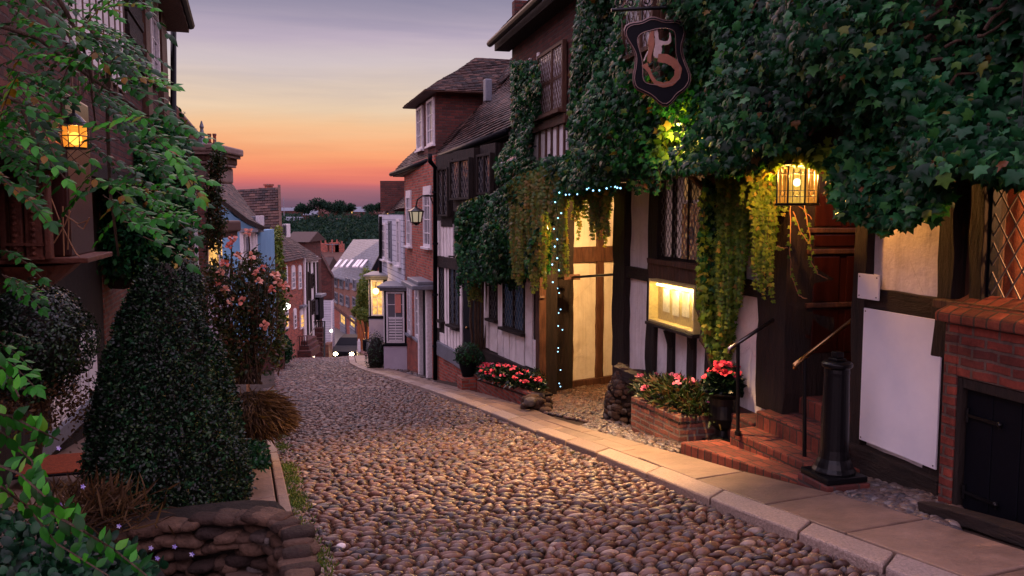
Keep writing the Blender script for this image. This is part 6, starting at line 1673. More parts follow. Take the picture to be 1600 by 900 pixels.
g = MB(); g.cbox(CX(0,-.02,.42), .9, .05, .14); g.build('grille', M['blackp'], car)

# ================================================================== FAR ROOFS AND HILL
def farhouse(px0, px1, yt, ym, yb, Y, wallm, label, roofm='tile', chim=(), lit=None, dep=7):
    a = P(px0, yb, Y); b = P(px1, ym, Y); zt = P(px0, yt, Y+dep/2).z; t = thing('distant_house', a, label, 'house', 'houses beyond the foot of the street')
    g = MB(); g.abox(a.x, b.x, Y, Y+dep, a.z-6, b.z); g.build('wall', M[wallm], t)
    e = .3; z1 = b.z
    g = MB(); g.add([V((a.x-e,Y-e,z1)), V((b.x+e,Y-e,z1)), V((b.x+e,Y+dep/2,zt)), V((a.x-e,Y+dep/2,zt)), V((b.x+e,Y+dep+e,z1)), V((a.x-e,Y+dep+e,z1))], [(0,1,2,3),(3,2,4,5),(1,4,2),(0,3,5)]); g.build('roof', M[roofm], t)
    for (cx_, w_, h_) in chim:
        q = P(cx_, yt, Y+dep/2); g = MB(); g.cbox((q.x, q.y, zt-1), w_, .8, 1+h_, 0); c = g.build('chimney', M['brick'], t)
        g = MB()
        for s in (-.25, .25): g.lathe((q.x+s*w_, q.y, zt+h_), [(.14,0),(.12,.4)], 8)
        g.build('chimney_pot', M['brick'], c)
    if lit:
        x0, x1, y0, y1 = lit; Yl = Y-e-.15; p = P(x0, y1, Yl); q = P(x1, y0, Yl); g = MB(); g.abox(p.x, q.x, Yl, Yl+.9, p.z, q.z); dmr = g.build('dormer', M[wallm], t); g = MB(); g.abox(p.x+.1, q.x-.1, Yl-.03, Yl-.005, p.z+.1, q.z-.1); g.build('window', M['litfar'], dmr)
    return t
farhouse(478, 552, 392, 412, 432, 115, 'brick_d', 'long red roofed house with a row of chimneys and one lit attic window', 'tile', ((486,1.6,1.0),(505,1.4,1.1),(523,1.4,1.2),(531,1.2,1.0)), (512,520,401,410))
farhouse(483, 508, 402, 422, 440, 100, 'brick_d', 'dark red roofed house before the long chimney row', 'tile', ((486,1.2,1.0),))
farhouse(536, 600, 402, 420, 440, 140, 'brick_d', 'red roof half hidden behind the slate warehouse', 'tile')
eh2 = farhouse(453, 477, 362, 378, 400, 50, 'brick_d', 'steep dark red roof above the arched window house', 'tile', (), None, 4)
for (px, py, Y, lab) in ((488,384,116,'thin television aerial on the long red roof, left of the lit attic window'),(519,380,118,'tall thin aerial pole rising behind the lit attic window')):
    q = P(px, py, Y); t = thing('roof_aerial', q-V((0,0,2.6)), lab, 'aerial')
    g = MB(); g.tube([q-V((0,0,2.8)), q], .05, 5); g.build('mast', M['leadg'], t)
    g = MB(); g.tube([q-V((.9,0,.2)), q+V((.9,0,-.2))], .035, 5)
    for k in range(-2, 3): g.tube([q+V((k*.35,-.35,-.2)), q+V((k*.35,.35,-.2))], .025, 4)
    g.build('antenna', M['leadg'], t)
for k in range(18):
    Y = RG.uniform(560, 820); px = RG.choice([RG.uniform(436, 600), RG.uniform(445, 500), RG.uniform(536, 598)]); x = (px-800)/F*Y; z = hillz(x, Y)
    wd3 = RG.uniform(8, 16); t = thing('distant_house', (x, Y, z), 'tiny house scattered on the far wooded hillside', 'house', 'tiny houses on the far hillside')
    g = MB(); g.abox(x, x+wd3, Y, Y+7, z-2, z+4.5); g.build('wall', M['brick_d'], t)
    g = MB(); g.add([V((x-.5,Y-.5,z+4.5)), V((x+wd3+.5,Y-.5,z+4.5)), V((x+wd3+.5,Y+3.5,z+7.5)), V((x-.5,Y+3.5,z+7.5)), V((x+wd3+.5,Y+7.5,z+4.5)), V((x-.5,Y+7.5,z+4.5))], [(0,1,2,3),(3,2,4,5),(1,4,2),(0,3,5)]); g.build('roof', M['brick_d' if k % 2 else 'slate'], t)
    if k < 7: g = MB(); g.abox(x+wd3*.4, x+wd3*.4+1.6, Y-.1, Y-.02, z+1, z+2.6); g.build('window', M['litfar'], t)
q = P(443.5, 322, 700); t = thing('radio_mast', (q.x, 700, hillz(q.x, 700)), 'thin mast standing on the skyline above the far hill', 'mast')
g = MB(); g.tube([(q.x,700,hillz(q.x,700)), (q.x,700,P(443.5,309,700).z)], [.35,.2], 6); g.build('pole', M['leadg'], t); g = MB(); zt_ = P(443.5,309,700).z; g.tube([(q.x,700,zt_-.1),(q.x,700,zt_+1)], .1, 5); g.build('antenna', M['leadg'], t)
# ================================================================== IVY
ivy = thing('ivy', P(1120, 575, 9.6), 'huge dark green ivy smothering the upper front of the inn', 'ivy')
n3 = np.array(WU.n); d3 = np.array(WU.d); o3 = np.array(WU.o)
def on_wall(nc, u0, u1, z0, z1, off, polys, holes=()):
    u = NR.uniform(u0, u1, nc); z = NR.uniform(z0, z1, nc); of = NR.uniform(off[0], off[1], nc)
    p = o3+u[:, None]*d3+of[:, None]*n3; p[:, 2] = z
    px, py = proj(p); k = np.zeros(nc, bool)
    for q in polys: k |= inpoly(px, py, q)
    for q in holes: k &= ~inpoly(px, py, q)
    return p[k], px[k], py[k]
main = [(905,-5),(896,70),(888,150),(886,235),(850,246),(815,262),(800,280),(770,300),(730,312),(714,330),(712,400),(722,425),(750,436),(790,436),(820,430),(860,425),(866,330),(886,304),(975,284),(985,272),(1020,262),(1040,270),(1110,262),(1130,280),(1165,270),(1205,262),(1225,235),(1290,235),(1320,270),(1300,300),(1310,330),(1345,345),(1395,358),(1425,345),(1440,330),(1478,328),(1485,300),(1478,268),(1500,262),(1545,275),(1600,275),(1700,280),(1700,-60),(1300,-60),(905,-60)]
left1 = [(800,95),(846,92),(845,176),(834,185),(838,240),(800,270),(780,290),(772,260),(790,225),(800,210)]
hole = [[(1036,-60),(1086,-60),(1082,30),(1078,80),(1060,90),(1040,92)], [(1300,195),(1330,188),(1340,215),(1318,228),(1345,250),(1330,300),(1300,290),(1290,245)]]
# outer surface bulges away from the wall
def bulge(p): 
    u = (p-o3) @ d3; return .22+.20*np.sin(u*1.7+p[:, 2]*2.3)+.14*np.sin(u*4.1-p[:, 2]*3.7)
sets = []
for (nc, off, sz, key) in ((52000, (-.02,.12), (.06,.10), 0), (80000, (.0,.22), (.04,.10), 1), (100000, (.1,.30), (.03,.098), 2)):
    p, px, py = on_wall(nc, 3.0, 24, -1.6, 4.0, off, [main, left1], hole)
    b = bulge(p); p = p+n3*(b*(.2+.45*key))[:, None]*np.clip((p[:, 2:3]+1.8)*.8, .2, 1)
    px, py = proj(p)
    k = inpoly(px, py, main) | inpoly(px, py, left1)
    k &= ~inpoly(px, py, [(846,70),(892,60),(889,240),(842,246)])
    # clumps: thin out some patches of the outer layer
    if key == 2:
        q = np.sin(p[:, 0]*5.3+p[:, 2]*3.1)+np.sin(p[:, 1]*4.7-p[:, 2]*6.1)+NR.normal(0, .5, len(p)); k &= q > -.25
    p = p[k]; n = len(p)
    nr = n3[None]*.8+np.array([[0, -.15, .55]])+NR.normal(0, .42, (n, 3)); tip = np.array([[0, 0, -1.0]])+NR.normal(0, .42, (n, 3))+n3[None]*.35
    sets.append((p, tip, nr, NR.uniform(*sz, n)))
P4 = np.vstack([s[0] for s in sets]); T4 = np.vstack([s[1] for s in sets]); N4 = np.vstack([s[2] for s in sets]); S4 = np.concatenate([s[3] for s in sets])
nearm = P4[:, 1] < 11.5
hf = NR.rand(len(P4)) < .55
for mk_, shp in ((nearm & hf, 'ivy'), (nearm & ~hf, 'ivy3')): leaves('leaves', P4[mk_], T4[mk_], N4[mk_], S4[mk_], shp, M['ivy'], ivy)
leaves('leaves', P4[~nearm], T4[~nearm], N4[~nearm], S4[~nearm]*1.1, 'ivy3', M['ivy'], ivy)
# overhanging lip above the doorway, closer to the street, with larger leaves
def clump(name, poly, Y, dY, n, size, mat, parent, shape='ivy', droop=.5, rn=None):
    """leaves through a volume whose outline follows a hanging clump; real depth dY"""
    x0 = min(a for a, b in poly); x1 = max(a for a, b in poly); y0 = min(b for a, b in poly); y1 = max(b for a, b in poly)
    q = NR.uniform(0, 1, (n*3, 2))*[x1-x0, y1-y0]+[x0, y0]; q = q[inpoly(q[:, 0], q[:, 1], poly)][:n]; m = len(q)
    Ys = (Y(q[:, 0]) if callable(Y) else np.full(m, Y))+NR.uniform(-dY, dY, m)
    pos = np.array([tuple(P(a, b, c)) for (a, b), c in zip(q, Ys)])
    nr = NR.normal(0, .5, (m, 3))+np.array([-.6, -.4, .5]); tip = NR.normal(0, .45, (m, 3))+np.array([-.1, -.1, -droop])
    return leaves(name, pos, tip, nr, NR.uniform(.7, 1.15, m)*size, shape, M[mat], parent, rn)
Yl = lambda x: 4.0/(((x-800)/1300.0)+.25)          # about .85 m in front of the inn wall
clump('leaves', [(1290,245),(1340,220),(1430,235),(1500,215),(1600,205),(1680,200),(1680,282),(1560,280),(1500,262),(1478,275),(1480,318),(1462,340),(1440,322),(1425,352),(1400,346),(1380,362),(1352,338),(1318,335),(1300,300)], lambda x: Yl(x)+.2, .28, 3400, .092, 'ivy', ivy)
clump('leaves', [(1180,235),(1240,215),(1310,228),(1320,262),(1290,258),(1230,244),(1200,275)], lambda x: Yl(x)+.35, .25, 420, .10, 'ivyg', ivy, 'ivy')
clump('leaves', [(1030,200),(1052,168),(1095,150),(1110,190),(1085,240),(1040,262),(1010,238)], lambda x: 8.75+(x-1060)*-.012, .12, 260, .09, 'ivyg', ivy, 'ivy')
# trunk, branches and woody stems
g = MB()
tr = [(1133,604,9.35,.10),(1125,570,9.45,.13),(1112,530,9.55,.15),(1104,480,9.6,.15),(1108,420,9.6,.13),(1112,360,9.5,.12),(1118,300,9.35,.10),(1140,255,9.1,.08),(1190,225,8.6,.06)]
for k in range(4):
    g.tube([P(x+RG.uniform(-9,9), y, Y+RG.uniform(-.08,.08)) for x, y, Y, r in tr], [r*.62 for *_, r in tr], 8)
g.build('trunk', M['bark'], ivy, smooth=True)
g = MB()
def vine(pts, r0, r1, jit=5):
    q = [P(x+RG.uniform(-jit, jit)*.3, y+RG.uniform(-jit, jit)*.3, Y) for x, y, Y in pts]; n = len(q); g.tube(q, [r0+(r1-r0)*i/(n-1) for i in range(n)], 6)
vine([(1180,215,8.3),(1240,232,8.0),(1300,265,7.8),(1345,292,7.7)], .045, .03); vine([(1110,300,9.2),(1060,262,9.8),(1000,258,11),(940,262,12.8)], .04, .02)
vine([(1150,250,8.9),(1250,190,7.9),(1400,160,6.6),(1560,140,5.6)], .03, .015)
for k in range(55):
    x = RG.uniform(900, 1560); y = RG.uniform(10, 230); Y = 4.0/((x-800)/1300+.25)-.12; pts = [(x, y, Y)]
    for j in range(4): x += RG.uniform(8, 26); y += RG.uniform(-22, 6); pts.append((x, y, Y-.0*j))
    vine(pts, .012, .004)
g.build('branches', M['bark'], ivy, smooth=True)
# hanging strands
def strands(specs, size, mat, parent, name='hanging_strands', shape='ivy3', stem=.0035, dens=.032, side=1.0):
    Pp = []; Tt = []; Nn = []; Ss = []; g = MB()
    for (x, y0, y1, Y) in specs:
        a = P(x, y0, Y); L = a.z-P(x, y1, Y).z; n = max(3, int(L/dens)); ph = RG.uniform(0, 6); pts = []
        sw = RG.uniform(-.05, .05)
        for i in range(n+1):
            t = i/n; p = a+V((.025*math.sin(ph+t*5)+sw*t, .02*math.cos(ph+t*4), -L*t)); pts.append(p)
            for s in ((-1, 1) if RG.random() < side else (RG.choice((-1, 1)),)):
                Pp.append(tuple(p)); Tt.append((s*RG.uniform(.5, 1), RG.uniform(-.5, .3), RG.uniform(-.9, -.1))); Nn.append((RG.gauss(-.2, .35), -1+RG.gauss(0, .4), RG.uniform(.0, .7))); Ss.append(size*RG.uniform(.55, 1.15)*(1-.35*t))
        g.tube(pts[::3]+[pts[-1]], stem, 4)
    leaves(name, Pp, Tt, Nn, np.array(Ss), shape, M[mat], parent); g.build('strand_stems', M['bark'], parent)
iv2 = thing('hanging_ivy', P(1150, 262, 9.0), 'curtain of pale green trailing ivy lit by the porch lantern', 'ivy')
sp_ = []
for i in range(60):
    x = RG.uniform(1100, 1172); yb = 300+RG.random()*130+(60 if x < 1150 else 0); sp_.append((x, RG.uniform(255, 300), min(yb+60, 540-(max(0, x-1130))*2.0), 9.15-.012*(x-1130)+RG.uniform(-.15,.15)))
for i in range(38):
    x = RG.gauss(1194, 12); sp_.append((x, RG.uniform(250, 285), RG.uniform(330, 440)-abs(x-1196)*1.5, 8.35+RG.uniform(-.12, .12)))
for (x, yb) in ((1188,465),(1204,470),(1198,452),(1212,440),(1182,450)): sp_.append((x, 280, yb, 8.3))
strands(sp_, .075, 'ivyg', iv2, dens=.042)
p_ = []; 
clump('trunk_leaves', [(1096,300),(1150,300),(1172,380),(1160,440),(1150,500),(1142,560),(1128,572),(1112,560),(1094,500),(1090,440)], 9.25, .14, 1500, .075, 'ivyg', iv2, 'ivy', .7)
clump('trunk_leaves', [(1100,280),(1160,280),(1165,400),(1140,470),(1100,440),(1094,380)], 9.3, .16, 1300, .08, 'ivy', iv2, 'ivy', .7)
sv = thing('trailing_stems', P(1262, 330, 7.9), 'few thin leafy tendrils hanging from the lantern across the dark doorway', 'ivy')
g = MB(); Pp=[];Tt=[];Nn=[];Ss=[]
for pts in ([(1235,318),(1234,380),(1236,430),(1248,462),(1264,468)], [(1256,320),(1266,370),(1268,410),(1278,428),(1298,438)], [(1240,330),(1250,360),(1262,378),(1268,384)], [(1215,385),(1224,388),(1232,386)], [(1244,318),(1258,330),(1270,345)]):
    q = [P(x, y, 7.9+RG.uniform(-.05,.05)) for x, y in pts]; fine = []
    for a, b in zip(q, q[1:]):
        for t in (0,.2,.4,.6,.8): fine.append(a.lerp(b, t)+V((RG.uniform(-.006,.006), 0, RG.uniform(-.005,.005))))
    g.tube(fine, .005, 5)
    for p in fine[2:-4]:
        if RG.random() < .75: Pp.append(tuple(p)); Tt.append((RG.choice((-1,1)), -.2, -.5)); Nn.append((0,-1,.3)); Ss.append(RG.uniform(.03,.055))
g.build('stems_or_shade_core', M['wood_post'], sv, smooth=True); leaves('leaves', Pp, Tt, Nn, np.array(Ss), 'ivy3', M['ivyg'], sv)
iv3 = thing('creeper_curtain', P(840, 300, 15.2), 'yellow brown creeper trailing in strands over the corner of the carriage passage', 'creeper')
sp_ = []
for i in range(120):
    x = RG.uniform(800, 886); top_ = 262+max(0, (840-x))*.4+RG.uniform(0, 30); bot = 440-abs(x-832)*.6+RG.uniform(-90, 20)
    if x > 866: bot = min(bot+30, 430)
    sp_.append((x, top_, bot, 13.3+(845-x)*.016+RG.uniform(-.25, .15)))
for i in range(55):
    x = RG.choice((RG.gauss(904, 5), RG.gauss(932, 7), RG.gauss(946, 4), RG.gauss(920, 10))); sp_.append((x, 286+RG.uniform(0, 8), RG.uniform(305, 345)+(30 if 926 < x < 950 else 0), 13.2-(x-880)*.02+RG.uniform(-.2,.2)))
for (x, yb) in ((931,366),(947,384),(903,372),(936,355)): sp_.append((x, 288, yb, 12.9))
for i in range(16): sp_.append((RG.uniform(732, 752), 415, RG.uniform(440, 478), 17.8))
strands(sp_, .085, 'ivyb', iv3, dens=.05, stem=.004)
sp2 = []
for i in range(46):
    x = RG.uniform(714, 812); sp2.append((x, RG.uniform(385, 415), RG.uniform(425, 452)+(14 if RG.random() < .2 else 0), 16.0-(x-800)*.02+RG.uniform(-.3,.1)))
for i in range(60):
    x = RG.uniform(800, 1040); sp2.append((x, 250 if x > 880 else 262, (288 if x > 880 else 320)+RG.uniform(-4, 16), 4.145/((x-800)/1300+.25)-.55+RG.uniform(-.2,.2)))
iv4 = thing('wall_ivy', P(790, 330, 16.6), 'glossy ivy bulging over the timbered house beside the trailing creeper', 'ivy')
clump('leaves', [(716,322),(740,308),(775,300),(805,270),(850,250),(875,262),(866,300),(850,380),(848,425),(815,436),(770,440),(728,430),(714,400),(712,350)], lambda x: 16.2-(x-800)*.022, .35, 5200, .115, 'ivy', iv4, 'ivy3', .7)
clump('leaves', [(716,322),(760,302),(800,300),(860,262),(885,262),(880,330),(850,425),(800,436),(728,430),(712,380)], lambda x: 16.5-(x-800)*.022, .3, 4200, .11, 'ivyb', iv4, 'ivy3', .7)
g = MB(); g.prism([P(720,330,17.9), P(860,280,15.9), P(856,425,15.9), P(725,420,17.9)], V((.5,.25,0))); g.build('shade_backing', M['soil'], iv4)  # dark block added behind the leaves, standing in for shade in the gaps
g = MB()
for k in range(5): g.tube([P(740+k*5, 430, 17.8), P(738+k*6+RG.uniform(-4,4), 500, 17.9), P(742+k*3, 575, 17.9)], .03, 6)
g.build('stems_or_shade_core', M['bark'], iv4, smooth=True)

iv5 = thing('ivy_fringe', P(770, 400, 16), 'ragged fringe of dark ivy shoots hanging above the fairy lights and timbered windows', 'ivy'); strands(sp2, .09, 'ivy', iv5, dens=.055, stem=.004)
# ================================================================== TOPIARY AND BUSHES, LEFT
tc_Y = 5.75
prof = [(815,215,345),(795,158,380),(765,134,392),(720,126,390),(680,127,383),(640,134,374),(600,143,363),(560,156,349),(520,174,330),(490,188,315),(460,203,299),(437,217,284),(422,229,271),(412,240,260)]
zs = [P(255, y, tc_Y).z for y, a, b in prof]; cxs = [((a+b)/2-804)/F*tc_Y for y, a, b in prof]; rs = [(b-a)/2/F*tc_Y*.87 for y, a, b in prof]
tp_ = thing('cone_topiary', (cxs[3], tc_Y, zs[0]), 'large clipped box cone standing in the raised bed at the left kerb', 'topiary bush')
def revolve_leaves(n, jit, size, mat, name):
    za = np.array(zs); ra = np.array(rs); ca = np.array(cxs); t = NR.uniform(0, 1, n*2)
    z = za[0]+(za[-1]-za[0])*t; r = np.interp(z, za, ra); c = np.interp(z, za, ca); k = NR.rand(n*2) < r/ra.max()+.05; z, r, c = z[k][:n], r[k][:n], c[k][:n]; m = len(z)
    a = NR.uniform(0, 6.283, m); lump = 1+.045*np.sin(a*5+z*6)+.04*np.sin(a*9-z*11); rr = r*lump*(1+NR.uniform(-jit, .03, m))
    pos = np.stack([c+rr*np.cos(a), tc_Y+rr*np.sin(a), z], 1); out = np.stack([np.cos(a), np.sin(a), np.full(m, .35)], 1)
    o = leaves(name, pos, out*.5+NR.normal(0, .6, (m, 3)), out+NR.normal(0, .5, (m, 3)), NR.uniform(.6, 1.25, m)*size, 'oval', M[mat], tp_)
    if name != 'foliage': o['kind'] = 'stuff'
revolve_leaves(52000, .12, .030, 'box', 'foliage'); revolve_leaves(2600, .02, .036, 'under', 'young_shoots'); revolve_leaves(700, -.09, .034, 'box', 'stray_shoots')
g = MB(); g.lathe((cxs[3], tc_Y, 0), [(r*.84, z) for r, z in zip(rs, zs)], 24); o = g.build('shade_core', M['soil'], tp_, smooth=True)  # dark solid body added inside to block light through the leaves
g = MB(); g.tube([(cxs[3], tc_Y, zs[0]-.35), (cxs[3], tc_Y, zs[3])], [.07,.05], 10); g.build('trunk', M['bark'], tp_)
c_ = P(297, 470, 6.6); bushball('narrow_shrub', c_, .11, .14, .34, 3000, .032, 'box', 'slim dark shrub rising just behind the right shoulder of the box cone', 'shrub')
c_ = P(52, 535, 6.1); rb_ = thing('round_bush', G(52, 760, .3), 'round clipped bush with dry brown leaves beneath, in front of the left timbered house', 'bush')
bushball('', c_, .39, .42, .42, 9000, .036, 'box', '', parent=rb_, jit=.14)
cc = np.array(P(70, 628, 6.0)); n = 1500; u = NR.normal(0, 1, (n, 3))*[.22,.2,.11]
leaves('dry_leaves', cc+u, NR.normal(0, 1, (n, 3))-[0,0,.5], NR.normal(0, 1, (n, 3)), NR.uniform(.02, .045, n), 'oval', M['dry'], rb_)
g = MB()
for k in range(6): g.tube([P(55+RG.uniform(-5,5), 720, 6.1), P(58+RG.uniform(-15,15), 640, 6.1), P(50+RG.uniform(-30,30), 560, 6.1)], [.022,.015,.008], 6)
g.build('trunk', M['bark'], rb_)

# low rubble retaining wall round the bed
lw = thing('rubble_wall', G(380, 930), 'low curved rubble stone wall holding the bed under the box cone', 'stone wall')
path = [(150,842),(240,818),(330,806),(400,800),(440,803),(463,822),(468,862),(476,905),(486,960)]
TP = [onz(x, y, -1.72+.0*x) if False else P(x, y, 4.55 if x < 430 else 4.4) for x, y in path]
TP = [P(x, y, Y) for (x, y), Y in zip(path, (4.7,4.75,4.75,4.75,4.7,4.55,4.3,4.0,3.6))]
cs=[];ax=[];ay=[];az=[]
def along(t):
    f_ = t*(len(TP)-1); i = min(int(f_), len(TP)-2); return TP[i].lerp(TP[i+1], f_-i), (TP[i+1]-TP[i]).normalized()
for rrow in range(7):
    t = RG.uniform(0, .03)
    while t < 1:
        p, d = along(t); L = RG.uniform(.045, .12); h = RG.uniform(.03, .06); d = V((d.x, d.y, 0)).normalized(); nn = V((d.y, -d.x, 0))
        dz = -.02-rrow*.085+RG.gauss(0,.012)*(rrow>0)
        cs.append(p+V((0,0,dz+RG.uniform(-.012,.012)))+nn*(.02*rrow*.5+RG.uniform(-.03,.03))); tl = RG.gauss(0, .1)
        ax.append(d*L+V((0,0,L*tl))); ay.append(nn*RG.uniform(.07,.13)); az.append(V((0,0,h*(.8 if rrow else .65)))); t += (L*1.85)/2.5/1.0*.62
v, f, k = stones(np.array(cs), np.array(ax), np.array(ay), np.array(az), 2, .07, .58)
np_mesh('stones', v, f, M['stone'], lw, np.repeat(NR.rand(len(cs)), k), False)
g = MB()
for i in range(20):
    p, d = along(i/19); q, _ = along((i+1)/19 if i < 19 else 1)
pl_ = [along(i/14)[0] for i in range(15)]
g.add([p+V((0,0,-.03)) for p in pl_]+[p+V((0,0,-1.2)) for p in pl_]+[V((p.x-.12,p.y+.3,p.z-.03)) for p in pl_], [(i,i+1,16+i,15+i) for i in range(14)]+[(i+1,i,30+i,31+i) for i in range(14)])
g.build('core', M['soil'], lw, recalc=False)
g = MB(); g.prism([P(120,850,4.9)+V((0,0,-.05)), P(395,812,4.9)+V((0,0,-.05)), P(385,775,5.6)+V((0,0,-.1)), P(365,740,6.4)+V((0,0,-.16)), P(150,750,6.6)+V((0,0,-.05))], (0,0,.04)); g.build('bed_soil', M['soil'], lw)

# rose bush
def cloud(name, t, blobs, n, size, mat, shape='oval', droop=.1):
    ws = np.array([b[3]*b[4]*b[5] for b in blobs])**.7; ws /= ws.sum(); Pp = []
    for b, w_ in zip(blobs, ws):
        m = int(n*w_); u = unit(NR.normal(0, 1, (m, 3)))*(NR.rand(m, 1)**.4); u *= 1+.25*np.sin(u[:, :1]*6+b[0]); Pp.append(np.array(P(b[0], b[1], b[2]))+u*np.array(b[3:6]))
    Pp = np.vstack(Pp); m = len(Pp)
    return leaves(name, Pp, NR.normal(0, 1, (m, 3))-[0,0,droop], NR.normal(0, .7, (m, 3))+[0,-.3,.6], NR.uniform(.6, 1.2, m)*size, shape, M[mat], t), Pp
rs_ = thing('rose_bush', G(400, 600), 'tall loose rose bush with coral pink blooms behind the wooden post', 'rose bush')
blobs = [(345,470,9.3,.32,.4,.5),(375,450,9.5,.35,.4,.42),(405,465,9.6,.28,.4,.5),(415,510,9.6,.25,.35,.4),(365,520,9.4,.3,.4,.4),(400,560,9.6,.28,.3,.25),(425,440,9.7,.15,.2,.25),(330,430,9.2,.2,.3,.2),(395,410,9.6,.12,.2,.18),(355,560,9.3,.25,.3,.3),(430,545,9.8,.12,.2,.15)]
cloud('leaves', rs_, blobs, 5200, .062, 'rose')
g = MB()
for k in range(46):
    x = RG.uniform(335, 425); q = [P(385+RG.uniform(-25,25), 600, 9.5+RG.uniform(-.2,.2))]
    x1 = RG.uniform(322, 438); y1 = RG.uniform(395, 500); mid_ = P((x+x1)/2+RG.uniform(-12,12), (600+y1)/2, 9.5)
    g.tube([q[0], mid_, P(x1, y1, 9.5+RG.uniform(-.3,.3))], [.012,.008,.004], 5)
g.build('stems_or_shade_core', M['bark'], rs_, smooth=True)
hp = [(388,362),(363,372),(361,384),(352,412),(365,432),(398,425),(404,440),(430,430),(435,440),(413,508),(372,398),(378,470),(340,440),(352,453),(392,400),(446,446),(345,425),(360,470),(425,452),(410,418)]
for (x, y) in hp:
    Pp=[];Tt=[];Nn=[];Ss=[];rn=[]
    c = np.array(P(x, y, 9.2+RG.uniform(-.2,.2))); r0 = RG.random()
    for k in range(12):
        d = NR.normal(0, 1, 3); d /= np.linalg.norm(d); Pp.append(c+d*.012); Tt.append(d); Nn.append(np.array((0,-.6,.6))+NR.normal(0,.4,3)); Ss.append(RG.uniform(.03,.055)); rn.append(r0)
    leaves('bloom', Pp, Tt, Nn, np.array(Ss), 'round', M['petalr'], rs_, np.array(rn))
g = MB()
for (x, y) in hp[:9]: g.tube([P(x, y+2, 9.2), P(x+RG.uniform(-8,8), y+80, 9.4)], .006, 5)
g.build('flower_stems', M['bark'], rs_)
# brown grassy plant under the roses, low plant by the kerb
bp = thing('brown_sedge', G(405, 690), 'dry brown arching grass clump spilling to the left gutter below the roses', 'plant')
n = 9000; c = np.array(P(398, 640, 8.6)); u = unit(NR.normal(0, 1, (n, 3))); u[:, 2] = np.abs(u[:, 2]); pos = c+u*NR.uniform(.25, 1, (n, 1))*[.32,.5,.36]-[0,0,.16]
tip = u*[1,1,.2]+[.15,0,-.55]+NR.normal(0, .25, (n, 3)); leaves('blades', pos, tip, NR.normal(0, 1, (n, 3)), NR.uniform(.10, .24, n), 'blade', M['dry'], bp)
g = MB(); g.ball(P(395, 640, 8.8)-V((0,0,.1)), 1, .22, .35, .3, 10, 8, .05); g.build('root_clump', M['soil'], bp)
cg = thing('kerb_plant', G(402, 722), 'small bright green leafy plant at the slab edge right of the box cone', 'plant')
cloud('leaves', cg, [(400,712,7.2,.10,.14,.10),(408,722,6.9,.07,.1,.06),(395,700,7.6,.1,.12,.08)], 700, .05, 'under')
# low plants under the cone on terrace side
c2 = thing('narrow_creeper', P(300, 300, 12.6), 'dark creeper clothing the corner of the left house above the box cone', 'creeper')
cloud('leaves', c2, [(250,300,12.6,.6,.4,.9),(235,360,12.4,.6,.4,.7),(256,340,12.8,.3,.4,.9),(220,260,12.3,.6,.4,.6),(262,270,12.9,.22,.3,.4),(262,225,12.9,.35,.3,.5),(200,330,12.2,.6,.4,.8),(180,390,12,.6,.4,.5),(225,410,12.4,.4,.4,.3),(190,270,12,.6,.4,.7)], 15000, .11, 'ivy', 'oval', .5)
g = MB()
for (x, y, Y, a, b, c) in ((250,310,12.8,.45,.3,.9),(215,370,12.6,.5,.3,.7),(200,300,12.5,.5,.3,.7),(190,400,12.4,.5,.3,.5)): g.ball(P(x, y, Y), 1, a, b, c, 12, 8, .05)
g.build('stems_or_shade_core', M['soil'], c2)  # dark balls added behind the leaves, their colour stands for shade
c3 = thing('bay_creeper', P(330, 300, 15.7), 'light creeper hanging from the corner of the corniced bay', 'creeper')
cloud('leaves', c3, [(338,262,15.7,.15,.2,.28),(334,300,15.7,.18,.2,.35),(336,340,15.7,.2,.2,.4),(332,370,15.7,.2,.2,.3),(345,245,15.7,.12,.15,.15)], 2600, .08, 'rose', 'oval', .5)
g = MB(); g.tube([P(322,232,15.7), P(338,230,15.7), P(352,238,15.7), P(356,262,15.7)], .012, 5); g.tube([P(330,240,15.7), P(328,320,15.8), P(322,400,15.9)], .02, 5); g.build('stems_or_shade_core', M['bark'], c3)
c4 = thing('gable_ivy', P(432, 500, 28), 'ivy climbing the street corner of the dark tiled house', 'ivy')
cloud('leaves', c4, [(433,380,28.2,.18,.3,.6),(432,430,28.2,.3,.3,.7),(430,480,28.2,.35,.3,.8),(428,530,28.1,.4,.3,.8)], 3600, .15, 'shrub', 'oval', .5); 
g = MB()
for x in (428, 434): g.tube([P(x, 560, 28.4), P(x+2, 380, 28.4)], .07, 6)
g.build('stems_or_shade_core', M['bark'], c4)
c5 = thing('lane_bush', P(440, 560, 31), 'dark bush at the lane corner below the white globe lamp', 'bush')
cloud('leaves', c5, [(440,545,31,.5,.5,.45),(425,520,31,.4,.5,.7),(448,555,31.5,.3,.3,.25)], 2600, .13, 'under'); g = MB(); g.ball(P(432,535,31.3), 1, .4,.4,.6, 10, 8, .05); g.build('stems_or_shade_core', M['soil'], c5)  # dark ball added as a core, its colour stands for shade among leaves

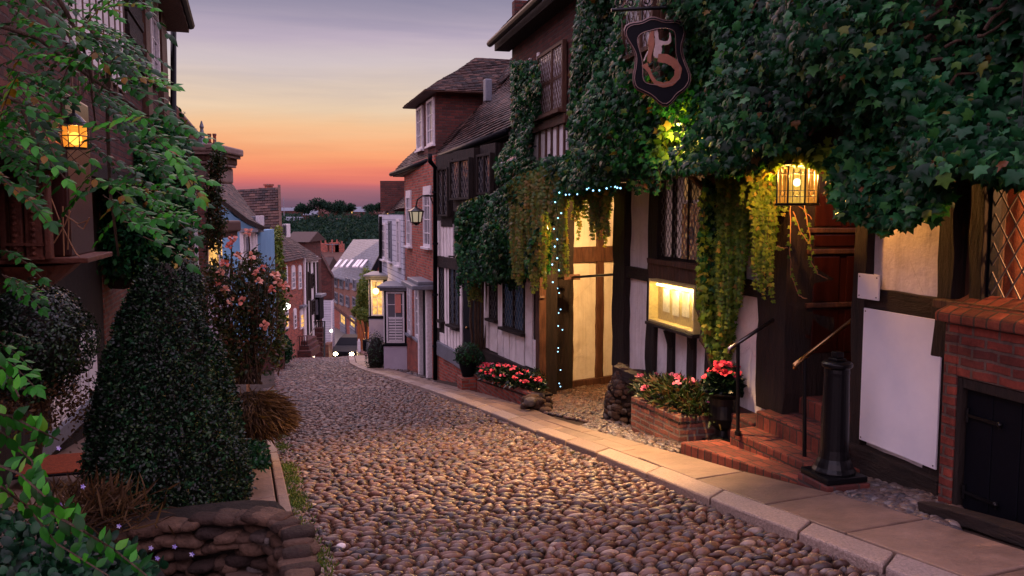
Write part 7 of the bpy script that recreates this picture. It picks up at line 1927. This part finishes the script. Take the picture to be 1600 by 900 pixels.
# ================================================================== WISTERIA, close on the left
ws_ = thing('wisteria', P(-60, 300, 4.0), 'bright green wisteria branches arching over the left foreground in front of the lantern', 'wisteria')
g = MB(); FP=[];FT=[];FN=[];FS=[];FR=[]
def frond(p, d, L, s):
    d = d.normalized(); side = d.cross(V((0,-.35,1)) if abs(d.z) < .9 else V((1,0,0))).normalized(); nr = side.cross(d).normalized()
    n = max(3, int(L/(s*.62))); pts = []; rr = RG.random()
    for i in range(n+1):
        t = i/n; q = p+d*L*t+V((0,0,-L*.35*t*t)); pts.append(q)
        if i == 0: continue
        for sg in (-1, 1):
            FP.append(tuple(q)); FT.append(tuple(side*sg*.9+d*.55+V((0,0,-.25))+V((RG.gauss(0,.12),RG.gauss(0,.12),RG.gauss(0,.12))))); FN.append(tuple(nr+V((RG.gauss(0,.25),-.25+RG.gauss(0,.25),RG.gauss(0,.25)+.2)))); FS.append(s*RG.uniform(.85,1.15)*(1-.25*abs(t-.5))); FR.append(min(1, max(0, rr+RG.uniform(-.15,.15))))
    FP.append(tuple(pts[-1])); FT.append(tuple(d+V((0,0,-.5)))); FN.append(tuple(nr+V((0,-.3,0)))); FS.append(s*1.1); FR.append(rr)
    g.tube([pts[0], pts[len(pts)//2], pts[-1]], .0022, 4)
regs = [([(0,-30),(210,-30),(200,60),(190,110),(150,130),(120,110),(60,140),(0,170)], 84),
        ([(0,130),(60,120),(85,170),(70,215),(40,290),(0,300)], 50),
        ([(140,130),(200,100),(262,150),(285,215),(275,290),(225,320),(190,330),(150,300),(140,240),(165,190)], 52),
        ([(120,60),(200,60),(225,130),(190,200),(150,170)], 26), ([(180,290),(260,290),(280,360),(240,400),(200,360)], 22),
        ([(0,410),(30,400),(42,445),(0,470)], 9), ([(0,500),(20,540),(20,600),(0,620)], 5)]
for poly, cnt in regs:
    x0 = min(a for a, b in poly); x1 = max(a for a, b in poly); y0 = min(b for a, b in poly); y1 = max(b for a, b in poly); c = 0
    while c < cnt:
        x, y = RG.uniform(x0, x1), RG.uniform(y0, y1)
        if not inpoly([x], [y], poly)[0]: continue
        if 88 < x < 142 and 188 < y < 248: c += 1; continue
        Y = RG.uniform(3.2, 5.2); p = P(x-20, y-12, Y); a = RG.uniform(-.9, .5)
        frond(p, V((math.cos(a)*RG.choice((1,1,1,-1)), RG.uniform(-.4,.4), math.sin(a)*.8)), RG.uniform(.14,.26), RG.uniform(.042,.066)); c += 1
for pts in ([(-40,-40,4),(60,-10,4),(100,40,4.1),(140,120,4.2),(150,200,4.2)], [(75,-30,3.8),(110,30,3.9),(130,75,4),(145,130,4)], [(-30,30,3.9),(60,60,4),(140,120,4.1),(220,175,4.2),(280,240,4.3)], [(-20,140,3.7),(30,160,3.8),(60,230,3.8),(58,300,3.9)], [(170,90,4.2),(168,190,4.3),(172,300,4.3),(185,400,4.4)], [(130,30,4),(200,120,4.2),(250,130,4.4)]):
    gg = MB(); gg.tube([P(*q) for q in pts], [.012-.002*i for i in range(len(pts))], 6); gg.build('branch', M['bark'], ws_, smooth=True)
g.build('leaf_stalks', M['bark'], ws_)['kind'] = 'stuff'
FPa = np.array(FP); qx, qy = proj(FPa); kk = ~((qx > 88) & (qx < 142) & (qy > 186) & (qy < 246))
FP = FPa[kk]; FT = np.array(FT)[kk]; FN = np.array(FN)[kk]; FS = np.array(FS)[kk]; FR = np.array(FR)[kk]
leaves('leaflets', FP, FT, FN, np.array(FS), 'round' if False else 'oval', M['wist'], ws_, np.array(FR))
# bare twigs by the bay
tw = thing('bare_twigs', P(110, 400, 7.4), 'bare pale twigs straggling across the carved bay window', 'twigs')
g = MB()
for pts in ([(80,310),(95,350),(118,395),(125,402)], [(98,322),(100,400)], [(100,335),(122,350),(136,345)], [(84,380),(102,350),(110,330)], [(108,325),(106,390)], [(120,352),(130,358),(140,340)]): g.tube([P(x, y, 7.3) for x, y in pts], .006, 5)
g.build('stems_or_shade_core', M['wood_post'], tw)

# undergrowth in the lower left
ug = thing('foreground_climber', P(40, 880, 3.3), 'bright green leafy climber shoots in the lower left corner', 'plant')
g = MB(); FP=[];FT=[];FN=[];FS=[];FR=[]
for pts in ([(-30,640),(20,652),(60,672),(92,688)], [(-20,720),(30,740),(70,775),(110,800),(150,850)], [(-20,560),(10,580),(30,620)], [(0,760),(40,790),(90,850),(170,900)], [(-20,660),(20,690),(50,720),(60,770)], [(60,790),(130,830),(180,860),(230,900)]):
    q = [P(x, y, 3.1+RG.uniform(-.2,.3)) for x, y in pts]; g.tube(q, [.006,.005,.004,.003,.002][:len(q)], 5)
    for a, b in zip(q, q[1:]):
        for t in (0,.25,.5,.75):
            p = a.lerp(b, t); d = (b-a).normalized()
            for s in (-1, 1): FP.append(tuple(p)); FT.append((d.x*.6+RG.gauss(0,.3), RG.gauss(0,.4), s*.7-.2)); FN.append((RG.gauss(0,.4), -1, .4)); FS.append(RG.uniform(.05,.085)); FR.append(RG.random())
g.build('stems_or_shade_core', M['wist'] if False else M['bark'], ug); leaves('leaves', FP, FT, FN, np.array(FS), 'oval', M['wist'], ug)
pts = []
def fillpoly(poly, Ys, n):
    x0 = min(a for a, b in poly); x1 = max(a for a, b in poly); y0 = min(b for a, b in poly); y1 = max(b for a, b in poly)
    q = NR.uniform(0, 1, (n*3, 2))*[x1-x0, y1-y0]+[x0, y0]; q = q[inpoly(q[:, 0], q[:, 1], poly)][:n]
    return [tuple(P(a, b, Ys(a, b)+RG.uniform(-.2,.2))) for a, b in q]
pp = fillpoly([(-80,800),(60,800),(120,830),(200,850),(250,880),(260,960),(-80,960)], lambda x, y: 3.9-(y-800)*.004, 1500); n = len(pp)
o = leaves('ground_cover', pp, NR.normal(0, 1, (n, 3))+[0,-.2,-.1], NR.normal(0, .5, (n, 3))+[0,-.5,.8], NR.uniform(.03, .065, n), 'round', M['under']); tag(o, 'dark green ground cover leaves filling the lower left corner', 'ground cover', kind='stuff')
g = MB(); q = [P(-90,830,4.3), P(240,850,4.5), P(330,960,3.6), P(-90,1000,3.2)]; g.prism([p-V((0,0,.1)) for p in q], (0,0,-.5)); tag(g.build('garden_bed', M['soil']), kind='structure')
dg = thing('dry_stalks', P(150, 840, 4.6), 'tangle of dry straw coloured stalks with a few violet bellflowers left of the rubble wall', 'plant')
n = 700; c = np.array(P(135, 800, 4.7)); pos = c+NR.normal(0, 1, (n, 3))*[.17,.12,.05]; leaves('stalks', pos, NR.normal(0, .8, (n, 3))+[.2,0,.6], NR.normal(0, 1, (n, 3)), NR.uniform(.08,.2, n), 'blade', M['dry'], dg)
FP=[];FT=[];FN=[];FS=[]
for (x, y) in ((130,760),(98,788),(186,822),(236,856),(273,854),(246,872),(92,700),(300,866)):
    c = P(x, y, 4.5)
    for k in range(5): a = k*1.257; FP.append(tuple(c)); FT.append((math.cos(a), -.3, math.sin(a))); FN.append((0,-1,.3)); FS.append(.017)
leaves('bellflowers', FP, FT, FN, np.array(FS), 'oval', M['petalv'], dg)['kind'] = 'stuff'

# ================================================================== TREES
def tree(base, h, r, label, n=2600, mat='tree', size=None, flat=.75, trunkh=.4, name='distant_tree', group='trees on the far hill', nb=7, lean=0):
    t = thing(name, base, label, 'tree', group); base = V(base); size = size or r*.14; g = MB()
    top_ = base+V((lean, 0, h*trunkh)); g.tube([base-V((0,0,.5)), base.lerp(top_, .5), top_], [r*.09, r*.07, r*.05], 7)
    Pp = []
    for k in range(nb):
        a = RG.uniform(0, 6.28); rr = r*RG.uniform(.2,.75); c = base+V((lean+rr*math.cos(a), rr*math.sin(a), h*(trunkh+(1-trunkh)*RG.uniform(.25,.85))))
        g.tube([top_-V((0,0,h*.1)), top_.lerp(c, .5)+V((0,0,-.02*h)), c], [r*.035, r*.02, r*.01], 5)
        m = n//nb; u = unit(NR.normal(0, 1, (m, 3)))*(NR.rand(m, 1)**.35); br = r*RG.uniform(.32,.52); Pp.append(np.array(c)+u*[br, br, br*flat*.8])
    g.build('trunk', M['bark'], t); Pp = np.vstack(Pp); m = len(Pp)
    leaves('crown', Pp, NR.normal(0, 1, (m, 3)), NR.normal(0, .8, (m, 3))+[0,-.3,.5], NR.uniform(.5, 1.3, m)*size, 'oval', M[mat], t)
    return t
# skyline trees
for (px, py, r, Y, lab) in ((503,318,10,640,'tallest umbrella shaped tree on the skyline above the slate roof'),(525,322,11,650,'broad dark tree on the skyline just right of the tallest one'),(540,326,10,660,'lower leaning tree on the skyline at the right end of the group'),(474,326,8,640,'dark conifer like tree breaking the skyline at left of the pair'),(588,322,8,640,'wispy tree on the skyline beside the brick gable')):
    x = (px-800)/F*Y; z = hillz(x, Y); zt_ = P(px, py, Y).z; h = max(8, zt_+4-z); tree((x, Y, z), h, r, lab, 2200, trunkh=.45, size=1.3)
labs = ['rounded dark tree in the wooded belt across the valley']
for k in range(60):
    Y = RG.uniform(200, 600); px = RG.uniform(425, 610); x = (px-800)/F*Y; z = hillz(x, Y)
    if Y > 330: rr_, zt_ = RG.uniform(9, 15), P(px, RG.uniform(336, 362), Y).z
    else: rr_, zt_ = RG.uniform(6, 10), P(px, RG.uniform(348, 385), Y).z
    h = min(26, max(9, zt_-z)); tree((x, Y, z), h, rr_, labs[0], 1100, trunkh=.15, nb=6, flat=1.1, size=rr_*.12)
pts_ = []
n = 16000; Ys_ = NR.uniform(420, 900, n); px_ = NR.uniform(400, 640, n); X_ = (px_-800)/F*Ys_; Z_ = np.array([hillz(a, b) for a, b in zip(X_, Ys_)])+NR.uniform(0, 5, n)*(.5+.5*np.sin(X_*.05)*np.sin(Ys_*.04))
o = leaves('far_woodland', np.stack([X_, Ys_, Z_], 1), NR.normal(0, 1, (n, 3)), NR.normal(0, .6, (n, 3))+[0,-.4,.6], NR.uniform(1.2, 3.2, n), 'oval', M['tree']); tag(o, 'far hedges and woodland covering the hillside below the skyline', 'woodland', kind='stuff')
# tree at the bend
q = P(572, 470, 44); tr_ = tree((q.x, 44, gz(q.x, 44)), q.z-gz(q.x,44)+1.6, .8, 'green leafy tree growing between the timber fence and the far bay window', 5200, 'shrub', .12, 1.3, .25, 'street_tree', None, 9)
cloud('crown', tr_, [(570,480,44,.55,.5,.8),(575,450,44,.6,.6,.7),(580,500,44,.35,.4,.5),(574,430,44.2,.4,.4,.4)], 4200, .13, 'shrub')
# potted plant by the passage at the right foot of the boundary
for i in range(1): pass
